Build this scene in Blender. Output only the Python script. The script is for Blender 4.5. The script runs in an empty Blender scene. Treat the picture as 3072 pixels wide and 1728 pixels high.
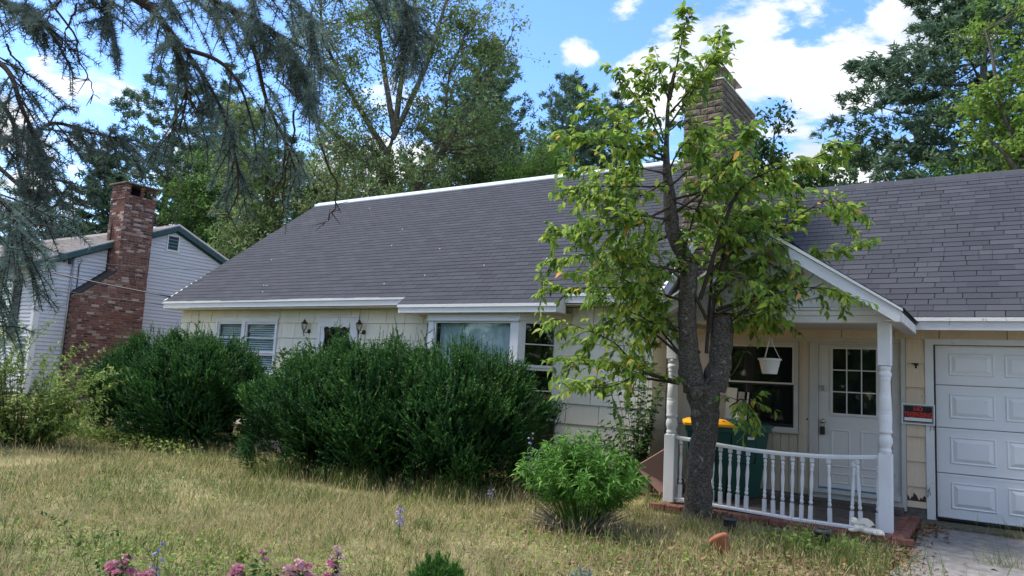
import bpy, bmesh, math, random
import numpy as np
from mathutils import Vector, Matrix, Euler

SC = bpy.context.scene
COL = SC.collection
rng = np.random.default_rng(11)
random.seed(5)

# ---------------------------------------------------------------- camera
EYE = Vector((0.0, 0.0, 1.43))
CR = Vector((0.83763197, 0.54372233, 0.05233265))
CU = Vector((0.02198382, -0.12928482, 0.99136378))
CF = Vector((-0.54579244, 0.82924753, 0.12024619))
cam_d = bpy.data.cameras.new('camera')
cam_d.sensor_width = 36.0
cam_d.lens = 25.971
cam_d.clip_start = 0.05
cam_d.clip_end = 900
cam = bpy.data.objects.new('camera', cam_d)
COL.objects.link(cam)
cam.matrix_world = Matrix(((CR.x, CU.x, -CF.x, EYE.x), (CR.y, CU.y, -CF.y, EYE.y), (CR.z, CU.z, -CF.z, EYE.z), (0, 0, 0, 1)))
SC.camera = cam

# ---------------------------------------------------------------- light
SUN_EL, SUN_AZ = math.radians(60), math.radians(248)      # azimuth from +y, clockwise
sdir = Vector((math.sin(SUN_AZ) * math.cos(SUN_EL), math.cos(SUN_AZ) * math.cos(SUN_EL), math.sin(SUN_EL)))
sun_d = bpy.data.lights.new('sun', 'SUN')
sun_d.energy = 1.5
sun_d.angle = math.radians(20)
sun_d.color = (1.0, 0.93, 0.83)
sun = bpy.data.objects.new('sun', sun_d)
COL.objects.link(sun)
sun.rotation_euler = sdir.to_track_quat('Z', 'Y').to_euler()
sun.location = (-6, -9, 20)

W = bpy.data.worlds.new('World')
SC.world = W
W.use_nodes = True
wn = W.node_tree
wn.nodes.clear()
def _n(t, kind, **kw):
    n = t.nodes.new(kind)
    for k, v in kw.items():
        setattr(n, k, v)
    return n
def _math(t, op, a, b=None, c=None, clamp=False):
    n = t.nodes.new('ShaderNodeMath'); n.operation = op; n.use_clamp = clamp
    for i, s in enumerate((a, b, c)):
        if s is None: continue
        if isinstance(s, (int, float)): n.inputs[i].default_value = s
        else: t.links.new(s, n.inputs[i])
    return n.outputs[0]
sky = _n(wn, 'ShaderNodeTexSky', sky_type='NISHITA', sun_disc=False)
sky.sun_elevation = SUN_EL
sky.sun_rotation = SUN_AZ
sky.air_density = 1.0
sky.dust_density = 0.35
sky.ozone_density = 2.2
tc = _n(wn, 'ShaderNodeTexCoord')
nrm = _n(wn, 'ShaderNodeVectorMath', operation='NORMALIZE')
wn.links.new(tc.outputs['Generated'], nrm.inputs[0])
sep = _n(wn, 'ShaderNodeSeparateXYZ')
wn.links.new(nrm.outputs[0], sep.inputs[0])
den = _math(wn, 'ADD', _math(wn, 'MAXIMUM', sep.outputs[2], 0.0), 0.22)
cmb = _n(wn, 'ShaderNodeCombineXYZ')
wn.links.new(_math(wn, 'DIVIDE', sep.outputs[0], den), cmb.inputs[0])
wn.links.new(_math(wn, 'DIVIDE', sep.outputs[1], den), cmb.inputs[1])
nz = _n(wn, 'ShaderNodeTexNoise')
nz.inputs['Scale'].default_value = 2.6
nz.inputs['Detail'].default_value = 9
nz.inputs['Roughness'].default_value = 0.62
nz.inputs['Distortion'].default_value = 0.25
wn.links.new(cmb.outputs[0], nz.inputs['Vector'])
CLOUDS = [((-0.246, 0.882, 0.395), 0.13, 1.0), ((-0.32, 0.86, 0.385), 0.10, 1.0), ((-0.165, 0.912, 0.375), 0.13, 0.95), ((-0.17, 0.885, 0.452), 0.075, 0.8),
          ((-0.06, 0.905, 0.425), 0.10, 0.9), ((-0.375, 0.80, 0.47), 0.05, 0.55), ((-0.18, 0.932, 0.305), 0.16, 0.9), ((-0.24, 0.94, 0.24), 0.22, 0.8),
          ((-0.434, 0.79, 0.415), 0.035, 0.5), ((-0.895, 0.379, 0.225), 0.13, 0.9), ((-0.65, 0.70, 0.27), 0.14, 0.9), ((-0.874, 0.362, 0.324), 0.06, 0.55),
          ((-0.823, 0.538, 0.165), 0.16, 0.9), ((0.35, 0.85, 0.38), 0.22, 0.8), ((0.7, 0.3, 0.5), 0.3, 0.7), ((-0.5, -0.55, 0.67), 0.55, 1.1), ((-0.46, -0.19, 0.87), 0.6, 1.2), ((0.2, -0.8, 0.45), 0.6, 1.0), ((0.55, -0.3, 0.78), 0.6, 1.0), ((0.9, -0.2, 0.3), 0.5, 1.0), ((-0.7, -0.68, 0.2), 0.5, 1.0), ((0.05, 0.25, 0.97), 0.35, 0.9)]
blob = None
for c, r, a in CLOUDS:
    v = _n(wn, 'ShaderNodeVectorMath', operation='DISTANCE')
    wn.links.new(nrm.outputs[0], v.inputs[0]); v.inputs[1].default_value = Vector(c).normalized()
    b = _math(wn, 'MULTIPLY', _math(wn, 'SUBTRACT', 1.0, _math(wn, 'DIVIDE', v.outputs['Value'], r * 1.25), clamp=True), a * 1.15)
    blob = b if blob is None else _math(wn, 'MAXIMUM', blob, b)
dens = _math(wn, 'ADD', blob, _math(wn, 'MULTIPLY', _math(wn, 'SUBTRACT', nz.outputs[0], 0.5), 3.3))
ramp = _n(wn, 'ShaderNodeMapRange', interpolation_type='SMOOTHSTEP')
ramp.inputs['From Min'].default_value = 0.50
ramp.inputs['From Max'].default_value = 0.82
wn.links.new(dens, ramp.inputs['Value'])
nz2 = _n(wn, 'ShaderNodeTexNoise')
nz2.inputs['Scale'].default_value = 4.0; nz2.inputs['Detail'].default_value = 6
wn.links.new(cmb.outputs[0], nz2.inputs['Vector'])
cr = _n(wn, 'ShaderNodeValToRGB')
cr.color_ramp.elements[0].position = 0.36; cr.color_ramp.elements[0].color = (1.9, 2.1, 2.45, 1)
cr.color_ramp.elements[1].position = 0.58; cr.color_ramp.elements[1].color = (3.3, 3.3, 3.35, 1)
wn.links.new(nz2.outputs[0], cr.inputs[0])
hs = _n(wn, 'ShaderNodeHueSaturation')
hs.inputs['Hue'].default_value = 0.51
hs.inputs['Saturation'].default_value = 1.22
hs.inputs['Value'].default_value = 0.87
wn.links.new(sky.outputs[0], hs.inputs['Color'])
mx = _n(wn, 'ShaderNodeMixRGB')
wn.links.new(ramp.outputs[0], mx.inputs[0]); wn.links.new(hs.outputs[0], mx.inputs[1]); wn.links.new(cr.outputs[0], mx.inputs[2])
bg = _n(wn, 'ShaderNodeBackground'); bg.inputs['Strength'].default_value = 0.1
wn.links.new(mx.outputs[0], bg.inputs['Color'])
wo = _n(wn, 'ShaderNodeOutputWorld')
wn.links.new(bg.outputs[0], wo.inputs['Surface'])

SC.view_settings.view_transform = 'Standard'
SC.view_settings.look = 'None'
SC.view_settings.exposure = 2.08
SC.view_settings.gamma = 1.0
SC.view_settings.use_curve_mapping = False
SC.render.engine = 'CYCLES'
SC.cycles.use_denoising = True
SC.cycles.max_bounces = 6
SC.cycles.diffuse_bounces = 3
SC.cycles.transparent_max_bounces = 12
SC.cycles.caustics_reflective = False
SC.cycles.caustics_refractive = False

# ---------------------------------------------------------------- materials
def mat(name, cols, rough=0.6, noise=6.0, var=0.25, bump=0.0, bscale=40.0, stretch=(1, 1, 1), attr=False, rnd=0.0, trans=0.0, metal=0.0, spec=0.3, wear=None, detail=5):
    """cols: one or two colours mixed by noise (or by the float attribute v); rnd: value spread per object;
    wear: (colour, amount, scale, stretch) patches of a second coat"""
    m = bpy.data.materials.new(name); m.use_nodes = True
    t = m.node_tree; t.nodes.clear()
    out = _n(t, 'ShaderNodeOutputMaterial'); p = _n(t, 'ShaderNodeBsdfPrincipled')
    p.inputs['Roughness'].default_value = rough; p.inputs['Metallic'].default_value = metal
    p.inputs['Specular IOR Level'].default_value = spec
    tcn = _n(t, 'ShaderNodeTexCoord'); mp = _n(t, 'ShaderNodeMapping'); mp.inputs['Scale'].default_value = stretch
    geo = _n(t, 'ShaderNodeNewGeometry')
    t.links.new(geo.outputs['Position'], mp.inputs['Vector'])
    nt = _n(t, 'ShaderNodeTexNoise'); nt.inputs['Scale'].default_value = noise; nt.inputs['Detail'].default_value = detail; nt.inputs['Roughness'].default_value = 0.6
    t.links.new(mp.outputs[0], nt.inputs['Vector'])
    cols = [cols] if isinstance(cols[0], (int, float)) else cols
    if attr:
        rp = _n(t, 'ShaderNodeValToRGB'); e = rp.color_ramp.elements
        while len(e) < len(cols): e.new(0.5)
        for i, c in enumerate(cols):
            e[i].position = i / max(1, len(cols) - 1); e[i].color = (*c, 1)
        at = _n(t, 'ShaderNodeAttribute', attribute_name='v')
        t.links.new(at.outputs['Fac'], rp.inputs[0]); base = rp.outputs[0]
    elif len(cols) > 1:
        rp = _n(t, 'ShaderNodeValToRGB'); e = rp.color_ramp.elements
        while len(e) < len(cols): e.new(0.5)
        for i, c in enumerate(cols):
            e[i].position = 0.32 + 0.36 * i / (len(cols) - 1); e[i].color = (*c, 1)
        t.links.new(nt.outputs[0], rp.inputs[0]); base = rp.outputs[0]
    else:
        rp = _n(t, 'ShaderNodeRGB'); rp.outputs[0].default_value = (*cols[0], 1); base = rp.outputs[0]
    val = _math(t, 'ADD', _math(t, 'MULTIPLY', _math(t, 'SUBTRACT', nt.outputs[0], 0.5), var * 2.2), 1.0)
    if rnd:
        oi = _n(t, 'ShaderNodeObjectInfo')
        val = _math(t, 'MULTIPLY', val, _math(t, 'ADD', _math(t, 'MULTIPLY', _math(t, 'SUBTRACT', oi.outputs['Random'], 0.5), rnd * 2), 1.0))
    sc = _n(t, 'ShaderNodeVectorMath', operation='SCALE')
    t.links.new(base, sc.inputs[0]); t.links.new(val, sc.inputs['Scale'])
    c = sc.outputs[0]
    if wear:
        wc, amt, ws, wst = wear
        m2 = _n(t, 'ShaderNodeMapping'); m2.inputs['Scale'].default_value = wst; t.links.new(geo.outputs['Position'], m2.inputs['Vector'])
        w = _n(t, 'ShaderNodeTexNoise'); w.inputs['Scale'].default_value = ws; w.inputs['Detail'].default_value = 8; w.inputs['Roughness'].default_value = 0.7
        t.links.new(m2.outputs[0], w.inputs['Vector'])
        mr = _n(t, 'ShaderNodeMapRange'); mr.inputs['From Min'].default_value = 0.72 - amt * 0.4; mr.inputs['From Max'].default_value = 0.78 - amt * 0.4
        t.links.new(w.outputs[0], mr.inputs['Value'])
        mxx = _n(t, 'ShaderNodeMixRGB'); t.links.new(mr.outputs[0], mxx.inputs[0]); t.links.new(c, mxx.inputs[1]); mxx.inputs[2].default_value = (*wc, 1)
        c = mxx.outputs[0]
    t.links.new(c, p.inputs['Base Color'])
    if bump:
        nb = _n(t, 'ShaderNodeTexNoise'); nb.inputs['Scale'].default_value = bscale; nb.inputs['Detail'].default_value = 4
        t.links.new(mp.outputs[0], nb.inputs['Vector'])
        bp = _n(t, 'ShaderNodeBump'); bp.inputs['Strength'].default_value = bump; bp.inputs['Distance'].default_value = 0.02
        t.links.new(nb.outputs[0], bp.inputs['Height']); t.links.new(bp.outputs[0], p.inputs['Normal'])
    if trans:
        tl = _n(t, 'ShaderNodeBsdfTranslucent'); t.links.new(c, tl.inputs[0])
        ms = _n(t, 'ShaderNodeMixShader'); ms.inputs[0].default_value = trans
        t.links.new(p.outputs[0], ms.inputs[1]); t.links.new(tl.outputs[0], ms.inputs[2]); t.links.new(ms.outputs[0], out.inputs[0])
    else:
        t.links.new(p.outputs[0], out.inputs[0])
    return m

def glass_mat(name, tint=(0.8, 0.85, 0.85), refl=1.0):
    m = bpy.data.materials.new(name); m.use_nodes = True
    t = m.node_tree; t.nodes.clear()
    out = _n(t, 'ShaderNodeOutputMaterial'); tr = _n(t, 'ShaderNodeBsdfTransparent'); gl = _n(t, 'ShaderNodeBsdfGlossy')
    tr.inputs[0].default_value = (*tint, 1); gl.inputs['Roughness'].default_value = 0.03
    gl.inputs[0].default_value = (0.95, 0.97, 1, 1)
    fr = _n(t, 'ShaderNodeFresnel'); fr.inputs['IOR'].default_value = 1.52
    gg = _n(t, 'ShaderNodeNewGeometry')
    k = _math(t, 'MULTIPLY', _math(t, 'MULTIPLY', fr.outputs[0], _math(t, 'SUBTRACT', 1.0, gg.outputs['Backfacing'])), refl, clamp=True)
    ms = _n(t, 'ShaderNodeMixShader'); t.links.new(k, ms.inputs[0]); t.links.new(tr.outputs[0], ms.inputs[1]); t.links.new(gl.outputs[0], ms.inputs[2])
    t.links.new(ms.outputs[0], out.inputs[0])
    return m

MT = {}
MT['white'] = mat('white_paint', (0.68, 0.69, 0.72), 0.5, 3, 0.10, 0.15, 60, (1, 1, 1), wear=((0.42, 0.41, 0.40), 0.12, 9, (1, 1, 4)))
MT['white_old'] = mat('weathered_white_paint', (0.66, 0.66, 0.66), 0.6, 4, 0.14, 0.25, 60, (1, 1, 1), wear=((0.20, 0.18, 0.16), 0.34, 7, (1, 1, 0.35)))
MT['vinyl'] = mat('white_vinyl', (0.73, 0.735, 0.74), 0.5, 2, 0.07, wear=((0.56, 0.55, 0.53), 0.10, 3.5, (1, 1, 1.6)))
MT['trimgrey'] = mat('greyish_white_trim', (0.50, 0.48, 0.45), 0.6, 5, 0.15, 0.2, 50, wear=((0.22, 0.20, 0.18), 0.22, 8, (1, 1, 0.3)))
MT['siding'] = mat('cream_shingle_paint', (0.74, 0.71, 0.61), 0.7, 3, 0.10, 0.5, 70, (1, 1, 0.03), rnd=0.05, wear=((0.50, 0.45, 0.36), 0.10, 4, (1, 1, 0.3)))
MT['siding_old'] = mat('peeling_tan_shingle_paint', (0.64, 0.52, 0.38), 0.75, 4, 0.12, 0.5, 70, (1, 1, 0.05), rnd=0.06, wear=((0.19, 0.15, 0.12), 0.17, 9, (1.5, 1.5, 0.5)))
MT['wallcore'] = mat('sheathing', (0.30, 0.27, 0.22), 0.9)
MT['soffit'] = mat('cream_soffit', (0.58, 0.54, 0.44), 0.7)
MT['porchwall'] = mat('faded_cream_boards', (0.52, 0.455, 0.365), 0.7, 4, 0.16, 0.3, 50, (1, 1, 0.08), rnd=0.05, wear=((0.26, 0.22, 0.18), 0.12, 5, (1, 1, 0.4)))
MT['doorpaint'] = mat('grey_white_door_paint', (0.60, 0.585, 0.56), 0.5, 3, 0.06)
MT['dark'] = mat('dark_interior', (0.012, 0.012, 0.015), 0.9)
MT['concrete'] = mat('old_concrete', [(0.10, 0.095, 0.085), (0.20, 0.19, 0.17)], 0.9, 7, 0.25, 0.5, 60)
MT['shingle'] = mat('asphalt_shingle', [(0.038, 0.041, 0.052), (0.052, 0.056, 0.069), (0.072, 0.075, 0.089)], 0.9, 55, 0.16, 0.3, 260, attr=True, spec=0.15)
MT['deck'] = mat('roof_felt', (0.03, 0.03, 0.035), 0.95)
MT['lightmetal'] = mat('painted_ridge_metal', (0.50, 0.58, 0.66), 0.4, 3, 0.08)
MT['galv'] = mat('galvanised_steel', (0.36, 0.36, 0.37), 0.45, 9, 0.3, metal=0.7)
MT['rust'] = mat('weathered_flue_metal', [(0.20, 0.17, 0.15), (0.36, 0.33, 0.32)], 0.55, 12, 0.2, metal=0.4)
MT['block'] = mat('split_face_block', [(0.10, 0.083, 0.062), (0.215, 0.18, 0.135)], 0.95, 38, 0.3, 0.7, 120, rnd=0.22, wear=((0.07, 0.06, 0.05), 0.14, 3, (1, 1, 0.6)))
MT['mortar_dark'] = mat('dark_mortar', (0.05, 0.045, 0.04), 0.95)
MT['brick'] = mat('weathered_red_brick', [(0.085, 0.045, 0.042), (0.155, 0.072, 0.058), (0.205, 0.098, 0.078), (0.40, 0.31, 0.28)], 0.9, 30, 0.22, 0.3, 120, attr=True, wear=((0.50, 0.44, 0.41), 0.34, 6, (0.5, 0.8, 3)))
MT['mortar'] = mat('grey_mortar', (0.30, 0.25, 0.22), 0.95, 20, 0.2)
MT['edgebrick'] = mat('porch_edge_brick', [(0.13, 0.055, 0.04), (0.22, 0.10, 0.075)], 0.9, 12, 0.2, 0.3, 90, rnd=0.2)
MT['slab'] = mat('dark_porch_floor', [(0.06, 0.055, 0.05), (0.12, 0.10, 0.085)], 0.85, 5, 0.3, 0.3, 40)
MT['teal'] = mat('dark_teal_trim', (0.035, 0.085, 0.095), 0.55, 5, 0.15)
MT['clap'] = mat('pale_clapboard', (0.56, 0.58, 0.64), 0.55, 2, 0.06, rnd=0.03)
MT['nroof'] = mat('brown_grey_roof', [(0.13, 0.115, 0.11), (0.26, 0.235, 0.22)], 0.9, 14, 0.2, 0.5, 60)
MT['blind'] = mat('white_blind', (0.78, 0.80, 0.85), 0.5)
MT['curtain'] = mat('pale_blue_window_sheeting', [(0.55, 0.66, 0.72), (0.70, 0.78, 0.82)], 0.5, 1.6, 0.12)
MT['reddoor'] = mat('faded_red_brown_door', [(0.10, 0.050, 0.052), (0.17, 0.10, 0.10)], 0.6, 6, 0.2)
MT['bronze'] = mat('dark_bronze', (0.07, 0.045, 0.03), 0.45, 8, 0.2, metal=0.6)
MT['pane'] = glass_mat('window_glass')
MT['pane_r'] = glass_mat('reflective_window_glass', (0.7, 0.75, 0.75), 1.9)
MT['lampglass'] = glass_mat('lamp_glass', (0.9, 0.9, 0.86), 1.2)
MT['bulb'] = mat('frosted_bulb', (0.75, 0.72, 0.62), 0.4)
MT['steel'] = mat('worn_chrome', (0.42, 0.38, 0.32), 0.3, metal=0.9)
MT['black'] = mat('black_plastic', (0.018, 0.018, 0.02), 0.5)
MT['plastic_white'] = mat('white_plastic', (0.72, 0.73, 0.74), 0.4, 2, 0.05)
MT['bin'] = mat('dark_green_bin_plastic', (0.010, 0.060, 0.050), 0.45, 4, 0.15)
MT['yellow'] = mat('yellow_bin_lid', (0.72, 0.32, 0.012), 0.45, 4, 0.1)
MT['board'] = mat('bare_grey_wood', [(0.30, 0.26, 0.21), (0.46, 0.42, 0.36)], 0.85, 6, 0.2, 0.2, 40, (1, 1, 0.2))
MT['boardwhite'] = mat('pale_painted_wood', (0.62, 0.58, 0.48), 0.7)
MT['brownboard'] = mat('red_brown_board', (0.20, 0.115, 0.095), 0.75, 5, 0.2)
MT['terracotta'] = mat('terracotta', [(0.30, 0.10, 0.055), (0.40, 0.16, 0.09)], 0.8, 9, 0.15)
MT['statue'] = mat('white_plaster', (0.72, 0.68, 0.62), 0.7, 14, 0.12, wear=((0.40, 0.34, 0.27), 0.15, 12, (1, 1, 1)))
MT['solar'] = mat('grey_solar_lamp_plastic', (0.045, 0.048, 0.05), 0.5, 8, 0.3)
MT['signblack'] = mat('sign_black', (0.014, 0.014, 0.016), 0.45)
MT['signred'] = mat('sign_red', (0.70, 0.045, 0.035), 0.45, 20, 0.15)
MT['rotwood'] = mat('dark_rotten_wood', (0.055, 0.040, 0.032), 0.95, 20, 0.3)
MT['stone'] = mat('grey_step_stone', [(0.11, 0.095, 0.085), (0.21, 0.185, 0.165)], 0.9, 6, 0.25, 0.5, 50)
MT['asphalt'] = mat('old_driveway_asphalt', [(0.17, 0.165, 0.16), (0.27, 0.26, 0.245)], 0.92, 9, 0.3, 0.5, 200, wear=((0.10, 0.10, 0.10), 0.12, 1.6, (1, 1, 1)))
MT['soil'] = mat('lawn_soil', [(0.10, 0.095, 0.045), (0.19, 0.17, 0.08), (0.28, 0.24, 0.12)], 0.95, 1.6, 0.3, 0.6, 60, detail=9)
MT['litter'] = mat('dead_leaves', [(0.10, 0.055, 0.03), (0.22, 0.13, 0.075), (0.36, 0.25, 0.16)], 0.8, attr=True, var=0.1, trans=0.15)
MT['grass'] = mat('long_lawn_grass', [(0.085, 0.150, 0.040), (0.165, 0.225, 0.060), (0.33, 0.30, 0.13), (0.46, 0.385, 0.20), (0.58, 0.49, 0.30)], 0.65, 3, 0.12, attr=True, trans=0.4, spec=0.12)
MT['bark_cherry'] = mat('dark_cherry_bark', [(0.034, 0.030, 0.028), (0.090, 0.079, 0.072), (0.156, 0.142, 0.127)], 0.9, 34, 0.3, 1.0, 55, (1, 1, 1.8), wear=((0.27, 0.29, 0.24), 0.32, 15, (1, 1, 0.8)))
MT['twig'] = mat('grey_brown_twig', (0.045, 0.036, 0.030), 0.85, 20, 0.3)
MT['bark'] = mat('grey_tree_bark', [(0.060, 0.050, 0.042), (0.156, 0.138, 0.120)], 0.9, 14, 0.3, 0.8, 30, (1, 1, 0.3))
MT['bark_spruce'] = mat('brown_spruce_bark', [(0.035, 0.024, 0.020), (0.085, 0.060, 0.048)], 0.9, 40, 0.3, 0.6, 90)
MT['leaf_cherry'] = mat('cherry_leaf', [(0.080, 0.160, 0.039), (0.152, 0.275, 0.055), (0.254, 0.384, 0.065), (0.420, 0.486, 0.091), (0.797, 0.410, 0.117)], 0.42, 30, 0.10, attr=True, trans=0.55, spec=0.12)
MT['leaf_dark'] = mat('dark_green_leaf', [(0.028, 0.068, 0.024), (0.058, 0.122, 0.036), (0.105, 0.18, 0.05)], 0.45, 10, 0.1, attr=True, trans=0.25, spec=0.12)
MT['leaf_lanc'] = mat('bright_perennial_leaf', [(0.045, 0.125, 0.030), (0.10, 0.24, 0.045), (0.19, 0.37, 0.075)], 0.5, 10, 0.1, attr=True, trans=0.3, spec=0.12)
MT['leaf_olive'] = mat('olive_tree_leaf', [(0.089, 0.150, 0.054), (0.151, 0.247, 0.092), (0.240, 0.338, 0.126), (0.315, 0.263, 0.134)], 0.55, 1, 0.2, attr=True, trans=0.38, spec=0.12)
MT['leaf_green'] = mat('fresh_tree_leaf', [(0.064, 0.144, 0.038), (0.137, 0.252, 0.052), (0.273, 0.389, 0.071)], 0.5, 1, 0.2, attr=True, trans=0.38, spec=0.12)
MT['leaf_lime'] = mat('light_shrub_leaf', [(0.098, 0.172, 0.039), (0.201, 0.293, 0.069), (0.368, 0.437, 0.127)], 0.5, 10, 0.1, attr=True, trans=0.35, spec=0.12)
MT['needle_pine'] = mat('pine_needles', [(0.057, 0.104, 0.072), (0.113, 0.185, 0.117), (0.198, 0.284, 0.161)], 0.6, 1, 0.15, attr=True, trans=0.25, spec=0.12)
MT['needle_dark'] = mat('hemlock_needles', [(0.045, 0.085, 0.061), (0.093, 0.158, 0.101), (0.173, 0.254, 0.146)], 0.6, 1, 0.15, attr=True, trans=0.22, spec=0.12)
MT['needle_blue'] = mat('blue_spruce_needles', [(0.075, 0.110, 0.101), (0.167, 0.240, 0.226), (0.300, 0.422, 0.398)], 0.55, 3, 0.2, attr=True, trans=0.25, spec=0.12)
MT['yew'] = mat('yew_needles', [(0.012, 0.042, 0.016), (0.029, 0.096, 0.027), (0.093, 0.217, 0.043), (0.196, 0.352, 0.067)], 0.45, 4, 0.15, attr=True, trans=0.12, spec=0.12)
MT['stalk'] = mat('dry_stalks', [(0.17, 0.145, 0.11), (0.32, 0.285, 0.225)], 0.8, attr=True, var=0.1)
MT['rose'] = mat('pink_rose_petals', [(0.58, 0.16, 0.27), (0.74, 0.31, 0.43), (0.82, 0.52, 0.58), (0.82, 0.70, 0.60)], 0.5, attr=True, var=0.06, trans=0.3)
MT['bell'] = mat('violet_bell_petals', [(0.25, 0.20, 0.52), (0.50, 0.47, 0.72)], 0.5, attr=True, var=0.05, trans=0.3)
MT['moss'] = mat('mossy_grit', [(0.055, 0.060, 0.035), (0.13, 0.12, 0.09)], 0.95, 20, 0.3, 0.5, 80)
# ---------------------------------------------------------------- object helpers
ROOT = {}
def thing(name, label, cat, loc=(0, 0, 0), group=None, rz=0.0):
    o = bpy.data.objects.new(name, None); COL.objects.link(o)
    o.empty_display_size = 0.1
    o.location = loc; o.rotation_euler = (0, 0, rz)
    o['label'] = label; o['category'] = cat
    if group: o['group'] = group
    ROOT[o.name] = Vector(loc)
    return o
def tag(o, label, cat, group=None, kind=None):
    if label: o['label'] = label
    if cat: o['category'] = cat
    if group: o['group'] = group
    if kind: o['kind'] = kind
    return o
def link(name, mesh, parent=None, local=False):
    o = bpy.data.objects.new(name, mesh); COL.objects.link(o)
    if parent is not None:
        o.parent = parent
        if not local:
            r = parent
            while r.parent: r = r.parent
            if r.name in ROOT:
                if r is parent: o.matrix_parent_inverse = Matrix.Translation(-ROOT[r.name])
    return o
def dup(root, loc, rz=0.0, label=None, scale=None):
    r = root.copy(); COL.objects.link(r); r.location = loc; r.rotation_euler = (root.rotation_euler.x, root.rotation_euler.y, rz)
    if scale: r.scale = (scale,) * 3
    if label: r['label'] = label
    for ch in list(root.children):
        c = ch.copy(); COL.objects.link(c); c.parent = r
        for g in list(ch.children):
            d = g.copy(); COL.objects.link(d); d.parent = c
    return r

class MB:
    def __init__(s): s.v = []; s.f = []; s.sm = []
    def add(s, vs, fs, smooth=False):
        b = len(s.v); s.v += [tuple(x) for x in vs]
        s.f += [tuple(b + i for i in f) for f in fs]; s.sm += [smooth] * len(fs); return s
    def box(s, x0, x1, y0, y1, z0, z1, mtx=None, bev=0.0):
        if bev:
            b = bev
            vs = []; fs = []
            bm = bmesh.new(); bmesh.ops.create_cube(bm, size=1)
            for v in bm.verts: v.co = Vector(((x0 + x1) / 2 + v.co.x * (x1 - x0), (y0 + y1) / 2 + v.co.y * (y1 - y0), (z0 + z1) / 2 + v.co.z * (z1 - z0)))
            bmesh.ops.bevel(bm, geom=bm.edges[:] , offset=b, segments=1, affect='EDGES', clamp_overlap=True)
            bm.verts.index_update()
            vs = [v.co.copy() for v in bm.verts]; fs = [[v.index for v in f.verts] for f in bm.faces]; bm.free()
        else:
            vs = [Vector(p) for p in ((x0, y0, z0), (x1, y0, z0), (x1, y1, z0), (x0, y1, z0), (x0, y0, z1), (x1, y0, z1), (x1, y1, z1), (x0, y1, z1))]
            fs = [(0, 3, 2, 1), (4, 5, 6, 7), (0, 1, 5, 4), (1, 2, 6, 5), (2, 3, 7, 6), (3, 0, 4, 7)]
        if mtx is not None: vs = [mtx @ v for v in vs]
        return s.add(vs, fs)
    def prism(s, poly, axis, a, b):
        """poly: 2-D outline; axis 'y': (x,z) outline extruded a..b along y; 'x': (y,z); 'z': (x,y)"""
        n = len(poly)
        def pt(p, t): return {'y': (p[0], t, p[1]), 'x': (t, p[0], p[1]), 'z': (p[0], p[1], t)}[axis]
        vs = [pt(p, a) for p in poly] + [pt(p, b) for p in poly]
        fs = [tuple(range(n))[::-1], tuple(range(n, 2 * n))] + [(i, (i + 1) % n, n + (i + 1) % n, n + i) for i in range(n)]
        return s.add(vs, fs)
    def lathe(s, prof, c=(0, 0, 0), seg=16, mtx=None):
        vs = []; fs = []
        for r, z in prof:
            for k in range(seg):
                a = 2 * math.pi * k / seg
                p = Vector((c[0] + r * math.cos(a), c[1] + r * math.sin(a), c[2] + z)); vs.append(mtx @ p if mtx is not None else p)
        for i in range(len(prof) - 1):
            for k in range(seg):
                fs.append((i * seg + k, i * seg + (k + 1) % seg, (i + 1) * seg + (k + 1) % seg, (i + 1) * seg + k))
        s.add(vs, fs, True)
        n = len(vs); b = len(s.v) - n
        s.f += [tuple(b + k for k in range(seg))[::-1], tuple(b + n - seg + k for k in range(seg))]; s.sm += [False, False]
        return s
    def tube(s, pts, rad, seg=6):
        V, T = tube_np(np.array(pts, float), np.array(rad if hasattr(rad, '__len__') else [rad] * len(pts), float), seg, quads=True)
        return s.add(V.tolist(), T, True)
    def ball(s, c, r, seg=10, rings=6):
        r = r if hasattr(r, '__len__') else (r, r, r)
        vs = [(c[0], c[1], c[2] - r[2])]; fs = []
        for i in range(1, rings):
            t = math.pi * i / rings
            for k in range(seg):
                a = 2 * math.pi * k / seg
                vs.append((c[0] + r[0] * math.sin(t) * math.cos(a), c[1] + r[1] * math.sin(t) * math.sin(a), c[2] - r[2] * math.cos(t)))
        vs.append((c[0], c[1], c[2] + r[2])); top = len(vs) - 1
        for k in range(seg): fs.append((0, 1 + (k + 1) % seg, 1 + k))
        for i in range(rings - 2):
            for k in range(seg): fs.append((1 + i * seg + k, 1 + i * seg + (k + 1) % seg, 1 + (i + 1) * seg + (k + 1) % seg, 1 + (i + 1) * seg + k))
        for k in range(seg): fs.append((top, 1 + (rings - 2) * seg + k, 1 + (rings - 2) * seg + (k + 1) % seg))
        return s.add(vs, fs, True)
    def mesh(s, name, m, v=None):
        me = bpy.data.meshes.new(name); me.from_pydata(s.v, [], s.f); me.update()
        if any(s.sm): me.polygons.foreach_set('use_smooth', s.sm)
        if isinstance(m, str): m = MT[m]
        me.materials.append(m)
        if v is not None:
            a = me.attributes.new('v', 'FLOAT', 'POINT'); a.data.foreach_set('value', np.full(len(s.v), v, np.float32))
        return me
    def build(s, name, m, parent=None, local=False, v=None):
        return link(name, s.mesh(name, m, v), parent, local)

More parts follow.
